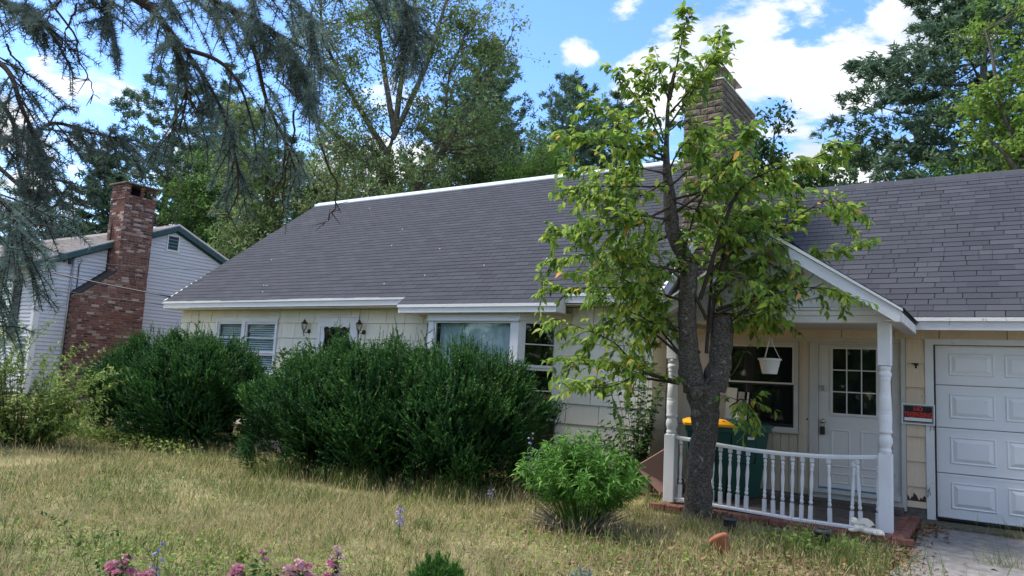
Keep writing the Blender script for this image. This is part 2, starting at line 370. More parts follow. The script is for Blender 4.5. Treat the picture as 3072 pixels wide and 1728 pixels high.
def tube_np(P, R, seg=6, quads=False):
    n = len(P); D = np.gradient(P, axis=0); D /= np.linalg.norm(D, axis=1)[:, None] + 1e-9
    up = np.array([0.13, 0.21, 0.97]); A = np.cross(D, up); A /= np.linalg.norm(A, axis=1)[:, None] + 1e-9; B = np.cross(D, A)
    a = np.arange(seg) * 2 * np.pi / seg
    V = (P[:, None, :] + R[:, None, None] * (np.cos(a)[None, :, None] * A[:, None, :] + np.sin(a)[None, :, None] * B[:, None, :])).reshape(-1, 3)
    i = np.arange(n - 1)[:, None] * seg; k = np.arange(seg)[None, :]; k2 = (k + 1) % seg
    q = np.stack([i + k, i + k2, i + seg + k2, i + seg + k], -1).reshape(-1, 4)
    if quads:
        return V, [tuple(x) for x in q.tolist()] + [tuple(range(seg))[::-1], tuple(range((n - 1) * seg, n * seg))]
    return V, np.concatenate([q[:, [0, 1, 2]], q[:, [0, 2, 3]]])

def smooth_path(pts, n):
    P = np.array(pts, float); m = len(P)
    Q = np.vstack([2 * P[0] - P[1], P, 2 * P[-1] - P[-2]])
    t = np.linspace(0, m - 1 - 1e-6, n); i = t.astype(int); f = (t - i)[:, None]
    p0, p1, p2, p3 = Q[i], Q[i + 1], Q[i + 2], Q[i + 3]
    return 0.5 * (2 * p1 + (p2 - p0) * f + (2 * p0 - 5 * p1 + 4 * p2 - p3) * f ** 2 + (3 * p1 - p0 - 3 * p2 + p3) * f ** 3)

class FB:
    """collects triangle soups and builds one mesh with a per-vertex value v"""
    def __init__(s): s.V = []; s.T = []; s.c = []; s.n = 0
    def add(s, V, T, v):
        s.V.append(V); s.T.append(np.asarray(T) + s.n); s.c.append(np.broadcast_to(np.asarray(v, float), (len(V),))); s.n += len(V)
    def mesh(s, name, m, smooth=False):
        V = np.concatenate(s.V).astype(np.float32); T = np.concatenate(s.T).astype(np.int32); c = np.concatenate(s.c).astype(np.float32)
        me = bpy.data.meshes.new(name)
        me.vertices.add(len(V)); me.vertices.foreach_set('co', V.ravel())
        me.loops.add(T.size); me.loops.foreach_set('vertex_index', T.ravel())
        me.polygons.add(len(T)); me.polygons.foreach_set('loop_start', np.arange(0, T.size, 3, dtype=np.int32))
        me.update(calc_edges=True)
        me.polygons.foreach_set('use_smooth', np.full(len(T), smooth is not None, bool))
        a = me.attributes.new('v', 'FLOAT', 'POINT'); a.data.foreach_set('value', c)
        me.materials.append(MT[m]); return me
    def build(s, name, m, parent=None, local=False, kind=None, smooth=False):
        o = link(name, s.mesh(name, m, smooth), parent, local)
        if kind: o['kind'] = kind
        return o

def unit(A): return A / (np.linalg.norm(A, axis=-1, keepdims=True) + 1e-9)
TPL = {
    'needle': (np.array([(0, -.5, 0), (0, .5, 0), (1, 0, 0)]), np.array([(0, 1, 2)])),
    'leaf4': (np.array([(0, 0, 0), (.42, -.5, .04), (.42, .5, .04), (1, 0, -.08)]), np.array([(0, 2, 1), (1, 2, 3)])),
    'leaf6': (np.array([(0, 0, 0), (.45, -.5, .10), (.48, 0, 0), (.45, .5, .10), (1, 0, -.16)]), np.array([(0, 2, 1), (0, 3, 2), (1, 2, 4), (2, 3, 4)])),
    'leaf8': (np.array([(0, 0, 0), (.22, -.38, .07), (.25, 0, .0), (.22, .38, .07), (.58, -.46, .03), (.6, 0, -.06), (.58, .46, .03), (.85, -.17, -.14), (.85, .17, -.14), (1.04, 0, -.24)]),
              np.array([(0, 2, 1), (0, 3, 2), (1, 2, 5), (1, 5, 4), (2, 3, 6), (2, 6, 5), (4, 5, 7), (5, 8, 7), (5, 6, 8), (7, 8, 9)])),
    'blade': (np.array([(0, -.5, 0), (0, .5, 0), (.55, -.36, .05), (.55, .36, .05), (1, 0, .25)]), np.array([(0, 1, 3), (0, 3, 2), (2, 3, 4)])),
    'petal': (np.array([(0, 0, 0), (.5, -.5, .12), (.5, .5, .12), (1, -.28, .0), (1, .28, .0)]), np.array([(0, 2, 1), (1, 2, 4), (1, 4, 3)])),
}
def blades(fb, P, D, N, L, Wd, v, tpl='leaf4'):
    """instances of one small leaf shape: base P, direction D, upper side roughly N"""
    P = np.asarray(P, float); n = len(P)
    if n == 0: return
    D = unit(D); S = unit(np.cross(D, N)); U = np.cross(S, D)
    L = np.broadcast_to(L, (n,)); Wd = np.broadcast_to(Wd, (n,)); v = np.broadcast_to(v, (n,))
    tp, tt = TPL[tpl]; k = len(tp)
    V = P[:, None, :] + (L[:, None] * tp[:, 0])[:, :, None] * D[:, None, :] + (Wd[:, None] * tp[:, 1])[:, :, None] * S[:, None, :] + (L[:, None] * tp[:, 2])[:, :, None] * U[:, None, :]
    T = (np.arange(n) * k)[:, None, None] + tt[None]
    fb.add(V.reshape(-1, 3), T.reshape(-1, 3), np.repeat(v, k))
def rdir(n): return unit(rng.normal(size=(n, 3)))

def gz(x, y):
    """height of the lawn"""
    t = np.clip((-np.asarray(x, float) - 9) / 11, 0, 1); return -0.06 + 0.40 * t * t * (3 - 2 * t)
# ---------------------------------------------------------------- the setting
def ground():
    xs = np.concatenate([np.linspace(-300, -40, 8), np.linspace(-36, 10, 70), np.linspace(20, 300, 8)])
    ys = np.concatenate([np.linspace(-300, -12, 8), np.linspace(-8, 24, 60), np.linspace(35, 300, 8)])
    X, Y = np.meshgrid(xs, ys); Z = gz(X, Y) + 0.012 * np.sin(X * 2.1 + Y) * np.sin(Y * 1.7) - 0.01
    V = np.stack([X, Y, Z], -1).reshape(-1, 3); nx = len(xs)
    i = (np.arange(len(ys) - 1)[:, None] * nx + np.arange(nx - 1)[None]).ravel()
    me = bpy.data.meshes.new('ground'); me.from_pydata(V.tolist(), [], np.stack([i, i + 1, i + nx + 1, i + nx], -1).tolist()); me.update()
    me.polygons.foreach_set('use_smooth', [True] * len(me.polygons)); me.materials.append(MT['soil'])
    o = link('ground', me); o['kind'] = 'structure'; return o
ground()
m = MB()
m.prism([(-0.78, 10.15), (-0.74, 9.2), (-0.70, 8.0), (-0.80, 7.2), (-0.62, 6.0), (-0.7, -14), (3.4, -14), (3.4, 10.15)], 'z', -0.12, -0.040)
o = m.build('driveway', 'asphalt'); o['kind'] = 'structure'
m = MB(); m.box(-0.80, 3.0, 10.155, 10.57, -0.12, -0.012, bev=0.02)
o = m.build('garage_apron', 'moss'); o['kind'] = 'structure'
# ================================================================ the house
house = thing('house', 'cream one-storey house with dark shingled roof, garage wing and porch, behind the dark hedge', 'house', (-8, 10.08, 0.1))
YM, YG = 10.08, 10.58
def grid_pieces(parent, name, z0, z1, x0, x1, y, widths, mname, exp=0.303, ztop=2.296, holes=(), thick=0.026, gap=0.007, seed=1):
    """courses of wall shingles, each a piece; butts stand proud and the joints are open"""
    r = random.Random(seed); cache = {}
    k = 0; zb = ztop
    while zb > z0 - exp: zb -= exp
    z = zb
    while z < z1 - 0.02:
        lo, hi = max(z, z0), min(z + exp, z1)
        x = x0 - (r.random() * 0.2)
        while x < x1 - 0.01:
            w = r.choice(widths); a, b = max(x, x0), min(x + w, x1); x += w
            segs = [(a, b)]
            for hx0, hx1, hz0, hz1 in holes:
                if hi - 0.01 > hz0 and lo + 0.01 < hz1:
                    ns = []
                    for p, q in segs:
                        if q <= hx0 or p >= hx1: ns.append((p, q)); continue
                        if p < hx0: ns.append((p, hx0))
                        if q > hx1: ns.append((hx1, q))
                    segs = ns
            parts = [(p, q, lo) for p, q in segs]
            for hx0, hx1, hz0, hz1 in holes:      # the rest of a course above an opening
                if lo + 0.01 < hz1 < hi - 0.04 and min(b, hx1) - max(a, hx0) > 0.02: parts.append((max(a, hx0), min(b, hx1), hz1))
            for p, q, lo2 in parts:
                if q - p < 0.02 or hi - lo2 < 0.03: continue
                ww, hh = round(q - p - gap, 2), round(hi - lo2, 2)
                if (ww, hh) not in cache:
                    t = thick
                    mm = MB(); mm.add([(0, 0, 0), (ww, 0, 0), (ww, t - .006, hh), (0, t - .006, hh), (0, t, 0), (ww, t, 0), (ww, t, hh), (0, t, hh)],
                                      [(0, 1, 2, 3), (0, 4, 5, 1), (1, 5, 6, 2), (4, 0, 3, 7), (3, 2, 6, 7)])
                    cache[(ww, hh)] = mm.mesh(name, mname)
                o = link(name, cache[(ww, hh)], parent)
                o.location = (p, y - thick - r.random() * 0.003, lo2)
        z += exp

# front wall of the main block
m = MB()
m.box(-15.65, -4.15, YM + 0.20, 17.9, -0.25, 2.56)
for a, b, c, d in ((-15.65, -14.30, -.25, 2.56), (-14.30, -12.35, -.25, 1.22), (-14.30, -12.35, 2.33, 2.56), (-12.35, -11.05, -.25, 2.56), (-11.05, -10.08, 2.29, 2.56), (-11.05, -10.08, -.25, .18), (-10.08, -4.15, -.25, 2.56)):
    m.box(a, b, YM + 0.001, YM + 0.198, c, d)
m.prism([(10.10, 2.56), (17.9, 2.56), (14.0, 5.70)], 'x', -15.65, -4.15)
front_wall = m.build('front_wall', 'wallcore', house)
HO = [(-14.36, -12.30, 1.15, 2.37), (-11.12, -10.02, 0.1, 2.42), (-8.35, -5.70, 0.5, 2.56)]
grid_pieces(front_wall, 'siding_shingle', 0.17, 2.56, -15.67, -4.13, YM, (0.30, 0.38, 0.45, 0.56), 'siding', holes=HO, seed=3)
for z in np.arange(0.178, 2.3, 0.303):      # the return wall beside the porch
    m = MB(); m.add([(-4.128, YM + 0.01, z), (-4.128, YG + 0.01, z), (-4.136, YG + 0.01, z + 0.30), (-4.136, YM + 0.01, z + 0.30), (-4.15, YM + 0.01, z), (-4.15, YG + 0.01, z), (-4.15, YG + 0.01, z + 0.3), (-4.15, YM + 0.01, z + 0.3)],
                    [(0, 1, 2, 3), (0, 4, 5, 1), (4, 0, 3, 7), (5, 6, 2, 1)])
    m.build('siding_shingle', 'siding', front_wall)
m = MB()
for k in range(14): m.box(-15.9 + k * 0.84, -15.9 + k * 0.84 + 0.836, 9.745, YM - 0.02, 2.565, 2.577)
m.build('soffit', 'soffit', house)

# ---- roofs
PITCH = math.atan(0.754)
class Slope:
    def __init__(s, y0, z0, pitch, name):
        s.y0, s.z0, s.c, s.s = y0, z0, math.cos(pitch), math.sin(pitch)
    def mtx(s, x, u):
        return Matrix(((1, 0, 0, x), (0, s.c, -s.s, s.y0 + u * s.c), (0, s.s, s.c, s.z0 + u * s.s), (0, 0, 0, 1)))
SH = {}
def shingle_mesh(w, k, exp=0.143):
    key = (round(w, 3), k)
    if key not in SH:
        h = exp + 0.03; t0, t1 = 0.011, 0.002
        mm = MB(); mm.add([(0, 0, 0), (w, 0, 0), (w, h, 0), (0, h, 0), (0, 0, t0), (w, 0, t0), (w, h, t1), (0, h, t1)], [(4, 5, 6, 7), (0, 1, 5, 4), (1, 2, 6, 5), (3, 0, 4, 7)])
        SH[key] = mm.mesh('shingle', 'shingle', k / 7.0)
    return SH[key]
def lay_shingles(roof, sl, x0, x1, length, widths, n_single, vfun, seed, skip=None, exp=0.143, lip=0.02, rank=None):
    r = random.Random(seed); items = []
    rows = int(length / exp) + 1
    for i in range(rows):
        u = i * exp - lip; x = x0 - (r.random() * 0.3 if len(widths) > 1 else (i % 2) * 0.1525)
        wob = [r.uniform(-0.003, 0.003) for _ in range(3)]
        while x < x1:
            w = r.choice(widths); a, b = max(x, x0), min(x + w - 0.005, x1); x += w
            if b - a < 0.03: continue
            if skip and skip((a + b) / 2, u): continue
            if a == x - w and b == x - 0.005: w2 = round(w - 0.005, 3)
            else: w2 = b - a
            items.append((a, u + wob[0] * math.sin(a * 1.3 + i) + r.uniform(-0.002, 0.002), w2, vfun(r), i))
    def size(it):
        p = sl.mtx(it[0], it[1]) @ Vector((0, 0, 0)); q = p - EYE; d = q.dot(CF); X = abs(q.dot(CR) / d); Y = abs(q.dot(CU) / d)
        vis = X < 0.70 and Y < 0.40 and (rank is None or rank(it[0], it[1]))
        return -it[2] / d if vis else 0
    items.sort(key=size)
    for it in items[:n_single]:
        o = link('shingle', shingle_mesh(round(it[2], 2), min(7, max(0, int(it[3] * 8)))), roof)
        o.matrix_basis = sl.mtx(it[0], it[1])
    fb = FB()
    rest = items[n_single:]
    if rest:
        A = np.array([it[:4] for it in rest]); n = len(A); h = exp + 0.03
        tp = np.array([(0, 0, 0), (1, 0, 0), (1, 1, 0), (0, 1, 0), (0, 0, .011), (1, 0, .011), (1, 1, .003), (0, 1, .003)])
        L = np.repeat(tp[None], n, 0); L[:, :, 0] = L[:, :, 0] * A[:, 2:3] + A[:, 0:1]; L[:, :, 1] = L[:, :, 1] * h + A[:, 1:2]
        V = np.stack([L[..., 0], sl.y0 + L[..., 1] * sl.c - L[..., 2] * sl.s, sl.z0 + L[..., 1] * sl.s + L[..., 2] * sl.c], -1)
        q = np.array([(4, 5, 6), (4, 6, 7), (0, 1, 5), (0, 5, 4), (1, 2, 6), (1, 6, 5), (3, 0, 4), (3, 4, 7)])
        fb.add(V.reshape(-1, 3), ((np.arange(n) * 8)[:, None, None] + q).reshape(-1, 3), np.repeat(A[:, 3], 8))
        fb.build('shingle_field', 'shingle', roof, kind='stuff', smooth=None)

RZ, RY = 5.98, 14.02
mains = Slope(9.72, 2.742, PITCH, 'main')
m = MB()
m.prism([(9.722, 2.735), (9.722, 2.705), (14.02, 5.945), (18.3, 2.705), (18.3, 2.735), (14.02, 5.972)], 'x', -15.9, -3.9)
main_roof = m.build('main_roof', 'deck', house)
def v3tab(r): return min(1, max(0, r.gauss(0.36, 0.11)))
lay_shingles(main_roof, mains, -15.92, -3.88, 5.38, (0.305,), 140, v3tab, 21, rank=lambda x, u: u < 1.6 and x < -5.6)
# the strip of roof carried out over the bay window
bays = Slope(9.505, 2.580, PITCH, 'bay')
m = MB(); m.prism([(9.507, 2.573), (9.507, 2.545), (9.80, 2.765), (9.80, 2.793)], 'x', -8.57, -5.44)
m.build('bay_roof', 'deck', main_roof)
lay_shingles(main_roof, bays, -8.59, -5.42, 0.26, (0.305,), 22, v3tab, 22)
m = MB(); m.box(-15.9, -8.58, 9.725, 9.745, 2.590, 2.700); m.build('fascia_board', 'white', main_roof)
m = MB(); m.box(-5.43, -3.9, 9.725, 9.745, 2.590, 2.700); m.build('fascia_board', 'white', main_roof)
m = MB(); m.box(-15.93, -8.58, 9.700, 9.723, 2.690, 2.736); m.build('drip_edge', 'white', main_roof)
m = MB(); m.box(-5.43, -3.9, 9.700, 9.723, 2.690, 2.736); m.build('drip_edge', 'white', main_roof)
m = MB(); m.box(-8.56, -5.45, 9.495, 9.515, 2.432, 2.535); m.build('fascia_board', 'white', main_roof)
m = MB(); m.box(-8.57, -5.44, 9.473, 9.494, 2.520, 2.570); m.build('drip_edge', 'white', main_roof)
m = MB(); m.box(-8.56, -5.45, 9.516, YM - 0.02, 2.425, 2.437); m.build('soffit', 'soffit', main_roof)
for xe in (-8.56, -5.45):
    m = MB(); m.prism([(9.516, 2.437), (9.78, 2.437), (9.78, 2.735), (9.516, 2.545)], 'x', xe, xe + 0.012); m.build('end_board', 'white', main_roof)
m = MB(); m.prism([(RY - 0.13, RZ - 0.085), (RY, RZ + 0.012), (RY + 0.13, RZ - 0.085), (RY + 0.13, RZ - 0.06), (RY, RZ + 0.045), (RY - 0.13, RZ - 0.06)], 'x', -15.93, -3.88)
m.build('ridge_vent', 'lightmetal', main_roof)
for xe in (-15.915, -3.905):
    m = MB(); m.prism([(9.74, 2.58), (9.74, 2.71), (14.02, 5.93), (14.02, 5.79)], 'x', xe, xe + 0.02); m.build('rake_board', 'white', main_roof)
    m = MB(); m.prism([(9.70, 2.715), (9.70, 2.738), (14.02, 5.972), (14.02, 5.945)], 'x', xe - 0.012, xe + 0.03); m.build('rake_trim', 'white', main_roof)
r = random.Random(8); m = MB()
for _ in range(14):        # pale flecks (fallen petals and grit) lying on the shingles
    u, x = r.uniform(0.2, 4.6), r.uniform(-15.2, -6)
    m.box(-0.010, 0.010, -0.008, 0.008, 0.010, 0.014, mains.mtx(x, u))
o = m.build('roof_speck', 'plastic_white', main_roof); o['kind'] = 'stuff'

# ---- stone chimney
CX0, CX1, CY0, CY1, CZ1 = -4.115, -3.475, 11.0, 12.88, 6.27
m = MB(); m.box(CX0 + 0.03, CX1 - 0.03, CY0 + 0.03, CY1 - 0.03, 2.2, CZ1 - 0.01)
chim = m.build('stone_chimney', 'mortar_dark', house)
BLK = {}
def block_mesh(L, H, k):
    key = (round(L, 2), k)
    if key not in BLK:
        r = random.Random(k * 31 + int(L * 1000)); nx = max(3, int(L / 0.07)); nz = 3; vs = []; fs = []
        for j in range(nz + 1):
            for i in range(nx + 1):
                e = i in (0, nx) or j in (0, nz)
                vs.append((i * L / nx, -(0.0 if e else r.uniform(0.003, 0.016)), j * H / nz))
        for j in range(nz):
            for i in range(nx): a = j * (nx + 1) + i; fs.append((a, a + 1, a + nx + 2, a + nx + 1))
        b = len(vs); vs += [(0, .05, 0), (L, .05, 0), (L, .05, H), (0, .05, H)]
        c0, c1, c2, c3 = 0, nx, (nz + 1) * (nx + 1) - 1, nz * (nx + 1)
        fs += [(c0, b, b + 1, c1), (c1, b + 1, b + 2, c2), (c2, b + 2, b + 3, c3), (c3, b + 3, b, c0)]
        BLK[key] = MB().add(vs, fs).mesh('block', 'block')
    return BLK[key]
r = random.Random(4); H = 0.094; pit = 0.1085; i = 0; z = CZ1 - pit
while z > 2.6:
    # front face
    xs = [CX0, CX0 + 0.115, CX0 + 0.385, CX1] if i % 2 else [CX0, CX0 + 0.27, CX0 + 0.52, CX1]
    for a, b in zip(xs, xs[1:]):
        o = link('block', block_mesh(b - a - 0.012, H, r.randrange(3)), chim); o.location = (a + 0.006, CY0 + 0.012, z + 0.007)
    # side face
    y = CY0 + 0.02 - (0.2 if i % 2 else 0)
    while y < CY1 - 0.02 and z > 3.4:
        a, b = max(y, CY0 + 0.02), min(y + 0.40, CY1); y += 0.40
        if b - a < 0.06: continue
        o = link('block', block_mesh(round(b - a - 0.012, 2), H, r.randrange(3)), chim)
        o.matrix_basis = Matrix.Translation((CX1 - 0.012, a + 0.006, z + 0.005)) @ Matrix.Rotation(math.pi / 2, 4, 'Z')
    z -= pit; i += 1
m = MB(); m.box(CX0 - 0.004, CX1 + 0.004, CY0 - 0.004, CY1 + 0.004, CZ1 - 0.004, CZ1 + 0.018); m.build('crown', 'boardwhite', chim)
for yc in (11.24, 11.76):
    cxx = -3.68; m = MB(); m.box(cxx - .13, cxx + .13, yc - 0.13, yc + 0.13, CZ1 + 0.02, CZ1 + 0.06)
    for sx, sy in ((-1, -1), (-1, 1), (1, -1), (1, 1)): m.box(cxx + sx * 0.12 - 0.01, cxx + sx * 0.12 + 0.01, yc + sy * 0.12 - 0.01, yc + sy * 0.12 + 0.01, CZ1 + 0.06, CZ1 + 0.21)
    m.box(cxx - .07, cxx + .07, yc - 0.07, yc + 0.07, CZ1 + 0.06, CZ1 + 0.20)
    hh = CZ1 + 0.19; W2 = 0.215
    m.add([(cxx - W2, yc - W2, hh), (cxx + W2, yc - W2, hh), (cxx + W2, yc + W2, hh), (cxx - W2, yc + W2, hh), (cxx - W2, yc - W2, hh + .012), (cxx + W2, yc - W2, hh + .012), (cxx + W2, yc + W2, hh + .012), (cxx - W2, yc + W2, hh + .012), (cxx, yc, hh + 0.12)],
          [(0, 3, 2, 1), (0, 1, 5, 4), (1, 2, 6, 5), (2, 3, 7, 6), (3, 0, 4, 7), (4, 5, 8), (5, 6, 8), (6, 7, 8), (7, 4, 8)])
    m.build('flue_cap', 'rust', chim)
m = MB()
for k in range(9):       # step flashing where the chimney passes through the roof
    u = 1.52 + k * 0.2; p = mains.mtx(CX0 - 0.02, u)
    m.box(0, 0.025, 0, 0.19, 0.012, 0.11, p)
m.box(CX0 - 0.03, -3.9, CY0 - 0.016, CY0 - 0.004, 3.70, 3.83)
m.build('flashing', 'lightmetal', chim)

# ---- left double window
def ring(mb, x0, x1, z0, z1, w, y0, y1, wb=None):
    wb = w if wb is None else wb
    mb.box(x0, x0 + w, y0, y1, z0, z1); mb.box(x1 - w, x1, y0, y1, z0, z1)
    mb.box(x0 + w, x1 - w, y0, y1, z1 - w, z1); mb.box(x0 + w, x1 - w, y0, y1, z0, z0 + wb)
m = MB(); ring(m, -14.34, -12.31, 1.18, 2.362, 0.055, YM - 0.045, YM + 0.03); m.box(-13.44, -13.34, YM - 0.045, YM + 0.03, 1.235, 2.307); m.box(-14.37, -12.28, YM - 0.05, YM - 0.02, 2.362, 2.385)
dwin = m.build('double_window', 'white', house)
for a, b in ((-14.285, -13.44), (-13.34, -12.365)):
    m = MB(); ring(m, a, b, 1.66, 2.307, 0.045, YM - 0.02, YM + 0.02); m.box(a + .045, b - .045, YM - 0.008, YM + 0.012, 1.965, 1.985); m.build('sash', 'white', dwin)
    m = MB(); ring(m, a, b, 1.235, 1.658, 0.045, YM - 0.004, YM + 0.03); m.build('sash', 'white', dwin)
    m = MB(); m.box(a + .045, b - .045, YM + 0.008, YM + 0.014, 1.705, 2.262); m.build('pane', 'pane', dwin)
    m = MB(); m.box(a + .045, b - .045, YM + 0.018, YM + 0.024, 1.28, 1.613); m.build('pane', 'pane', dwin)
    m = MB(); z = 1.25
    while z < 2.24:
        m.box(a + .03, b - .03, YM + 0.05, YM + 0.058, z, z + 0.034, Matrix.Translation((0, YM + .05, z)) @ Matrix.Rotation(-0.5, 4, 'X') @ Matrix.Translation((0, -YM - .05, -z))); z += 0.046
    m.build('blind', 'blind', dwin)
    m = MB(); m.box(a, b, YM + 0.09, YM + 0.10, 1.235, 2.307); m.build('dark_backing', 'dark', dwin)

# ---- storm door with a scalloped edge
m = MB(); ring(m, -11.10, -10.03, 0.16, 2.30, 0.075, YM - 0.05, YM + 0.02); m.box(-11.12, -10.01, YM - 0.055, YM + 0.02, 2.30, 2.40); m.box(-11.13, -10.00, YM - 0.07, YM + 0.02, 2.40, 2.425)
sdoor = m.build('storm_door', 'white', house)
def scallop_outline():
    pts = []
    x0, x1, zt, zb = -10.955, -10.215, 2.225, 0.30
    n = 48
    for i in range(n + 1):
        t = i / n; pts.append((x0 + 0.015 + (x1 - x0 - 0.03) * t, zt + 0.028 * abs(math.sin(4.5 * math.pi * t)) - 0.014 - 0.014))
    k = 60
    for i in range(1, k): z = zt - 0.02 - (zt - zb) * i / k; pts.append((x1 - 0.022 + 0.022 * math.cos((zt - z) * 2 * math.pi / 0.5 + 0.6), z))
    for i in range(n + 1): t = i / n; pts.append((x1 - 0.015 - (x1 - x0 - 0.03) * t, zb))
    for i in range(1, k): z = zb + (zt - 0.02 - zb) * i / k; pts.append((x0 + 0.022 - 0.022 * math.cos((zt - z) * 2 * math.pi / 0.5 + 0.6), z))
    return pts
def frame_strip(name, inner, X0, X1, Z0, Z1, y0, y1, mname, parent):
    cx, cz = (X0 + X1) / 2, (Z0 + Z1) / 2; outer = []
    for x, z in inner:
        dx, dz = x - cx, z - cz; s = min((X1 - X0) / 2 / max(abs(dx), 1e-6), (Z1 - Z0) / 2 / max(abs(dz), 1e-6)); outer.append((cx + dx * s, cz + dz * s))
    n = len(inner); vs = [(x, y0, z) for x, z in inner] + [(x, y0, z) for x, z in outer] + [(x, y1, z) for x, z in inner]
    fs = []
    for i in range(n): j = (i + 1) % n; fs += [(i, j, n + j, n + i), (i, 2 * n + i, 2 * n + j, j)]
    return MB().add(vs, fs).build(name, mname, parent)
frame_strip('scalloped_trim', scallop_outline(), -11.02, -10.11, 0.235, 2.295, YM - 0.042, YM - 0.026, 'white', sdoor)
m = MB(); m.box(-11.0, -10.12, YM - 0.022, YM - 0.018, 0.24, 2.25); m.build('pane', 'pane', sdoor)
m = MB(); m.box(-11.02, -10.11, YM + 0.03, YM + 0.05, 0.2, 2.29)
for cx in (-10.78, -10.36):
    for z0, z1 in ((0.45, 0.95), (1.1, 1.75)): m.box(cx - 0.15, cx + 0.15, YM + 0.018, YM + 0.03, z0, z1, bev=0.01)
idoor = m.build('inner_door', 'reddoor', sdoor)
m = MB(); m.box(-10.86, -10.28, YM + 0.015, YM + 0.03, 1.84, 2.19); m.build('inner_door_window', 'dark', sdoor)
m = MB(); m.box(-11.15, -9.98, YM - 0.5, YM - 0.02, -0.1, 0.15); m.build('door_step', 'stone', sdoor)

# ---- bay window
BF = 9.62
m = MB()
pl = [(-8.40, YM), (-7.97, BF), (-6.17, BF), (-5.66, YM)]
m.prism([(-8.36, YM - .01), (-7.95, BF + 0.02), (-6.19, BF + 0.02), (-5.70, YM - .01)], 'z', 0.80, 0.86)
m.prism([(-8.41, YM - .01), (-7.98, BF - 0.005), (-6.16, BF - 0.005), (-5.65, YM - .01)], 'z', 2.318, 2.424)
m.box(-7.97, -7.86, BF, BF + 0.06, 0.86, 2.318); m.box(-6.285, -6.17, BF, BF + 0.06, 0.86, 2.318)
m.box(-7.86, -6.285, BF, BF + 0.06, 0.86, 0.95)
m.box(-7.99, -6.15, BF - 0.03, BF - 0.006, 2.305, 2.335)
bay = m.build('bay_window', 'white', house)
m = MB(); ring(m, -7.86, -6.285, 0.95, 2.318, 0.045, BF + 0.012, BF + 0.05); m.build('sash', 'white', bay)
m = MB(); m.box(-7.815, -6.33, BF + 0.030, BF + 0.036, 0.99, 2.275); m.build('pane', 'pane', bay)
m = MB()
for k in range(30):
    a = -7.80 + k * 0.0483
    m.add([(a, BF + 0.12 + 0.012 * math.sin(k * 1.9), 0.97), (a + 0.0483, BF + 0.12 + 0.012 * math.sin(k * 1.9 + 1.9), 0.97), (a + 0.0483, BF + 0.12 + 0.006 * math.sin(k * 1.9 + 1.9), 2.27), (a, BF + 0.12 + 0.006 * math.sin(k * 1.9), 2.27)], [(0, 1, 2, 3)])
m.build('curtain', 'curtain', bay)
def angled(mb, x0, y0, x1, y1, a, b, z0, z1, off, th):
    """a box lying along the line x0,y0 -> x1,y1 from metre a to metre b, its face off metres outwards"""
    L = math.hypot(x1 - x0, y1 - y0); ang = math.atan2(y1 - y0, x1 - x0)
    M4 = Matrix.Translation((x0, y0, 0)) @ Matrix.Rotation(ang, 4, 'Z')
    mb.box(a, b, -off, -off + th, z0, z1, M4); return L
for (x0, y0, x1, y1) in ((-6.17, BF, -5.66, YM), (-8.40, YM, -7.97, BF)):
    L = math.hypot(x1 - x0, y1 - y0)
    m = MB(); angled(m, x0, y0, x1, y1, 0.005, 0.075, 0.86, 2.318, 0, 0.05); angled(m, x0, y0, x1, y1, L - 0.075, L - 0.005, 0.86, 2.318, 0, 0.05); angled(m, x0, y0, x1, y1, 0.075, L - 0.075, 0.86, 0.90, 0, 0.05)
    m.build('side_frame', 'white', bay)
    for z0, z1, o in ((1.60, 2.318, 0.0), (0.90, 1.598, -0.015)):
        m = MB(); w = 0.04
        angled(m, x0, y0, x1, y1, 0.075, 0.075 + w, z0, z1, o - 0.005, 0.03); angled(m, x0, y0, x1, y1, L - 0.075 - w, L - 0.075, z0, z1, o - 0.005, 0.03)
        angled(m, x0, y0, x1, y1, 0.075 + w, L - 0.075 - w, z1 - w, z1, o - 0.005, 0.03); angled(m, x0, y0, x1, y1, 0.075 + w, L - 0.075 - w, z0, z0 + w, o - 0.005, 0.03)
        angled(m, x0, y0, x1, y1, 0.075 + w, L - 0.075 - w, (z0 + z1) / 2 - 0.008, (z0 + z1) / 2 + 0.008, o - 0.008, 0.02)
        m.build('sash', 'white', bay)
        m = MB(); angled(m, x0, y0, x1, y1, 0.075 + w, L - 0.075 - w, z0 + w, z1 - w, o - 0.018, 0.004); m.build('pane', 'pane_r', bay)
m = MB(); m.prism([(-8.25, YM - 0.012), (-7.86, 9.83), (-6.29, 9.83), (-5.82, YM - 0.012)], 'z', 0.87, 2.31); m.build('dark_backing', 'dark', bay)
m = MB(); m.prism([(-8.2, YM - .02), (-7.9, 9.75), (-6.25, 9.75), (-5.72, YM - .02)], 'z', -0.2, 0.79); m.build('base_wall', 'rotwood', bay)

# ================================================================ garage wing
m = MB()
m.box(-4.0, -0.63, YG + 0.05, 10.75, -0.1, 0.02)
m.box(-4.14, -2.12, YG + 0.03, 10.75, 0.02, 2.40); m.box(-2.12, -0.95, YG + 0.03, 10.75, 2.12, 2.40)
m.box(-0.955, -0.66, YG + 0.001, 10.75, 0.02, 2.40); m.box(-0.66, 1.86, YG + 0.001, 10.75, 2.15, 2.40); m.box(1.86, 2.6, YG + 0.001, 10.75, -0.1, 2.40)
m.box(-4.14, 2.6, 16.6, 16.8, -0.1, 2.40); m.box(2.5, 2.6, 10.75, 16.6, -0.1, 2.40)
garage_wall = m.build('garage_wall', 'wallcore', house)
grid_pieces(garage_wall, 'siding_shingle', 0.11, 2.40, -0.948, -0.735, YG, (0.4,), 'siding_old', ztop=2.179, seed=2)
grid_pieces(garage_wall, 'siding_shingle', 2.18, 2.40, -4.13, 2.6, YG, (0.5, 0.62, 0.7), 'siding_old', ztop=2.179, seed=5)
m = MB()
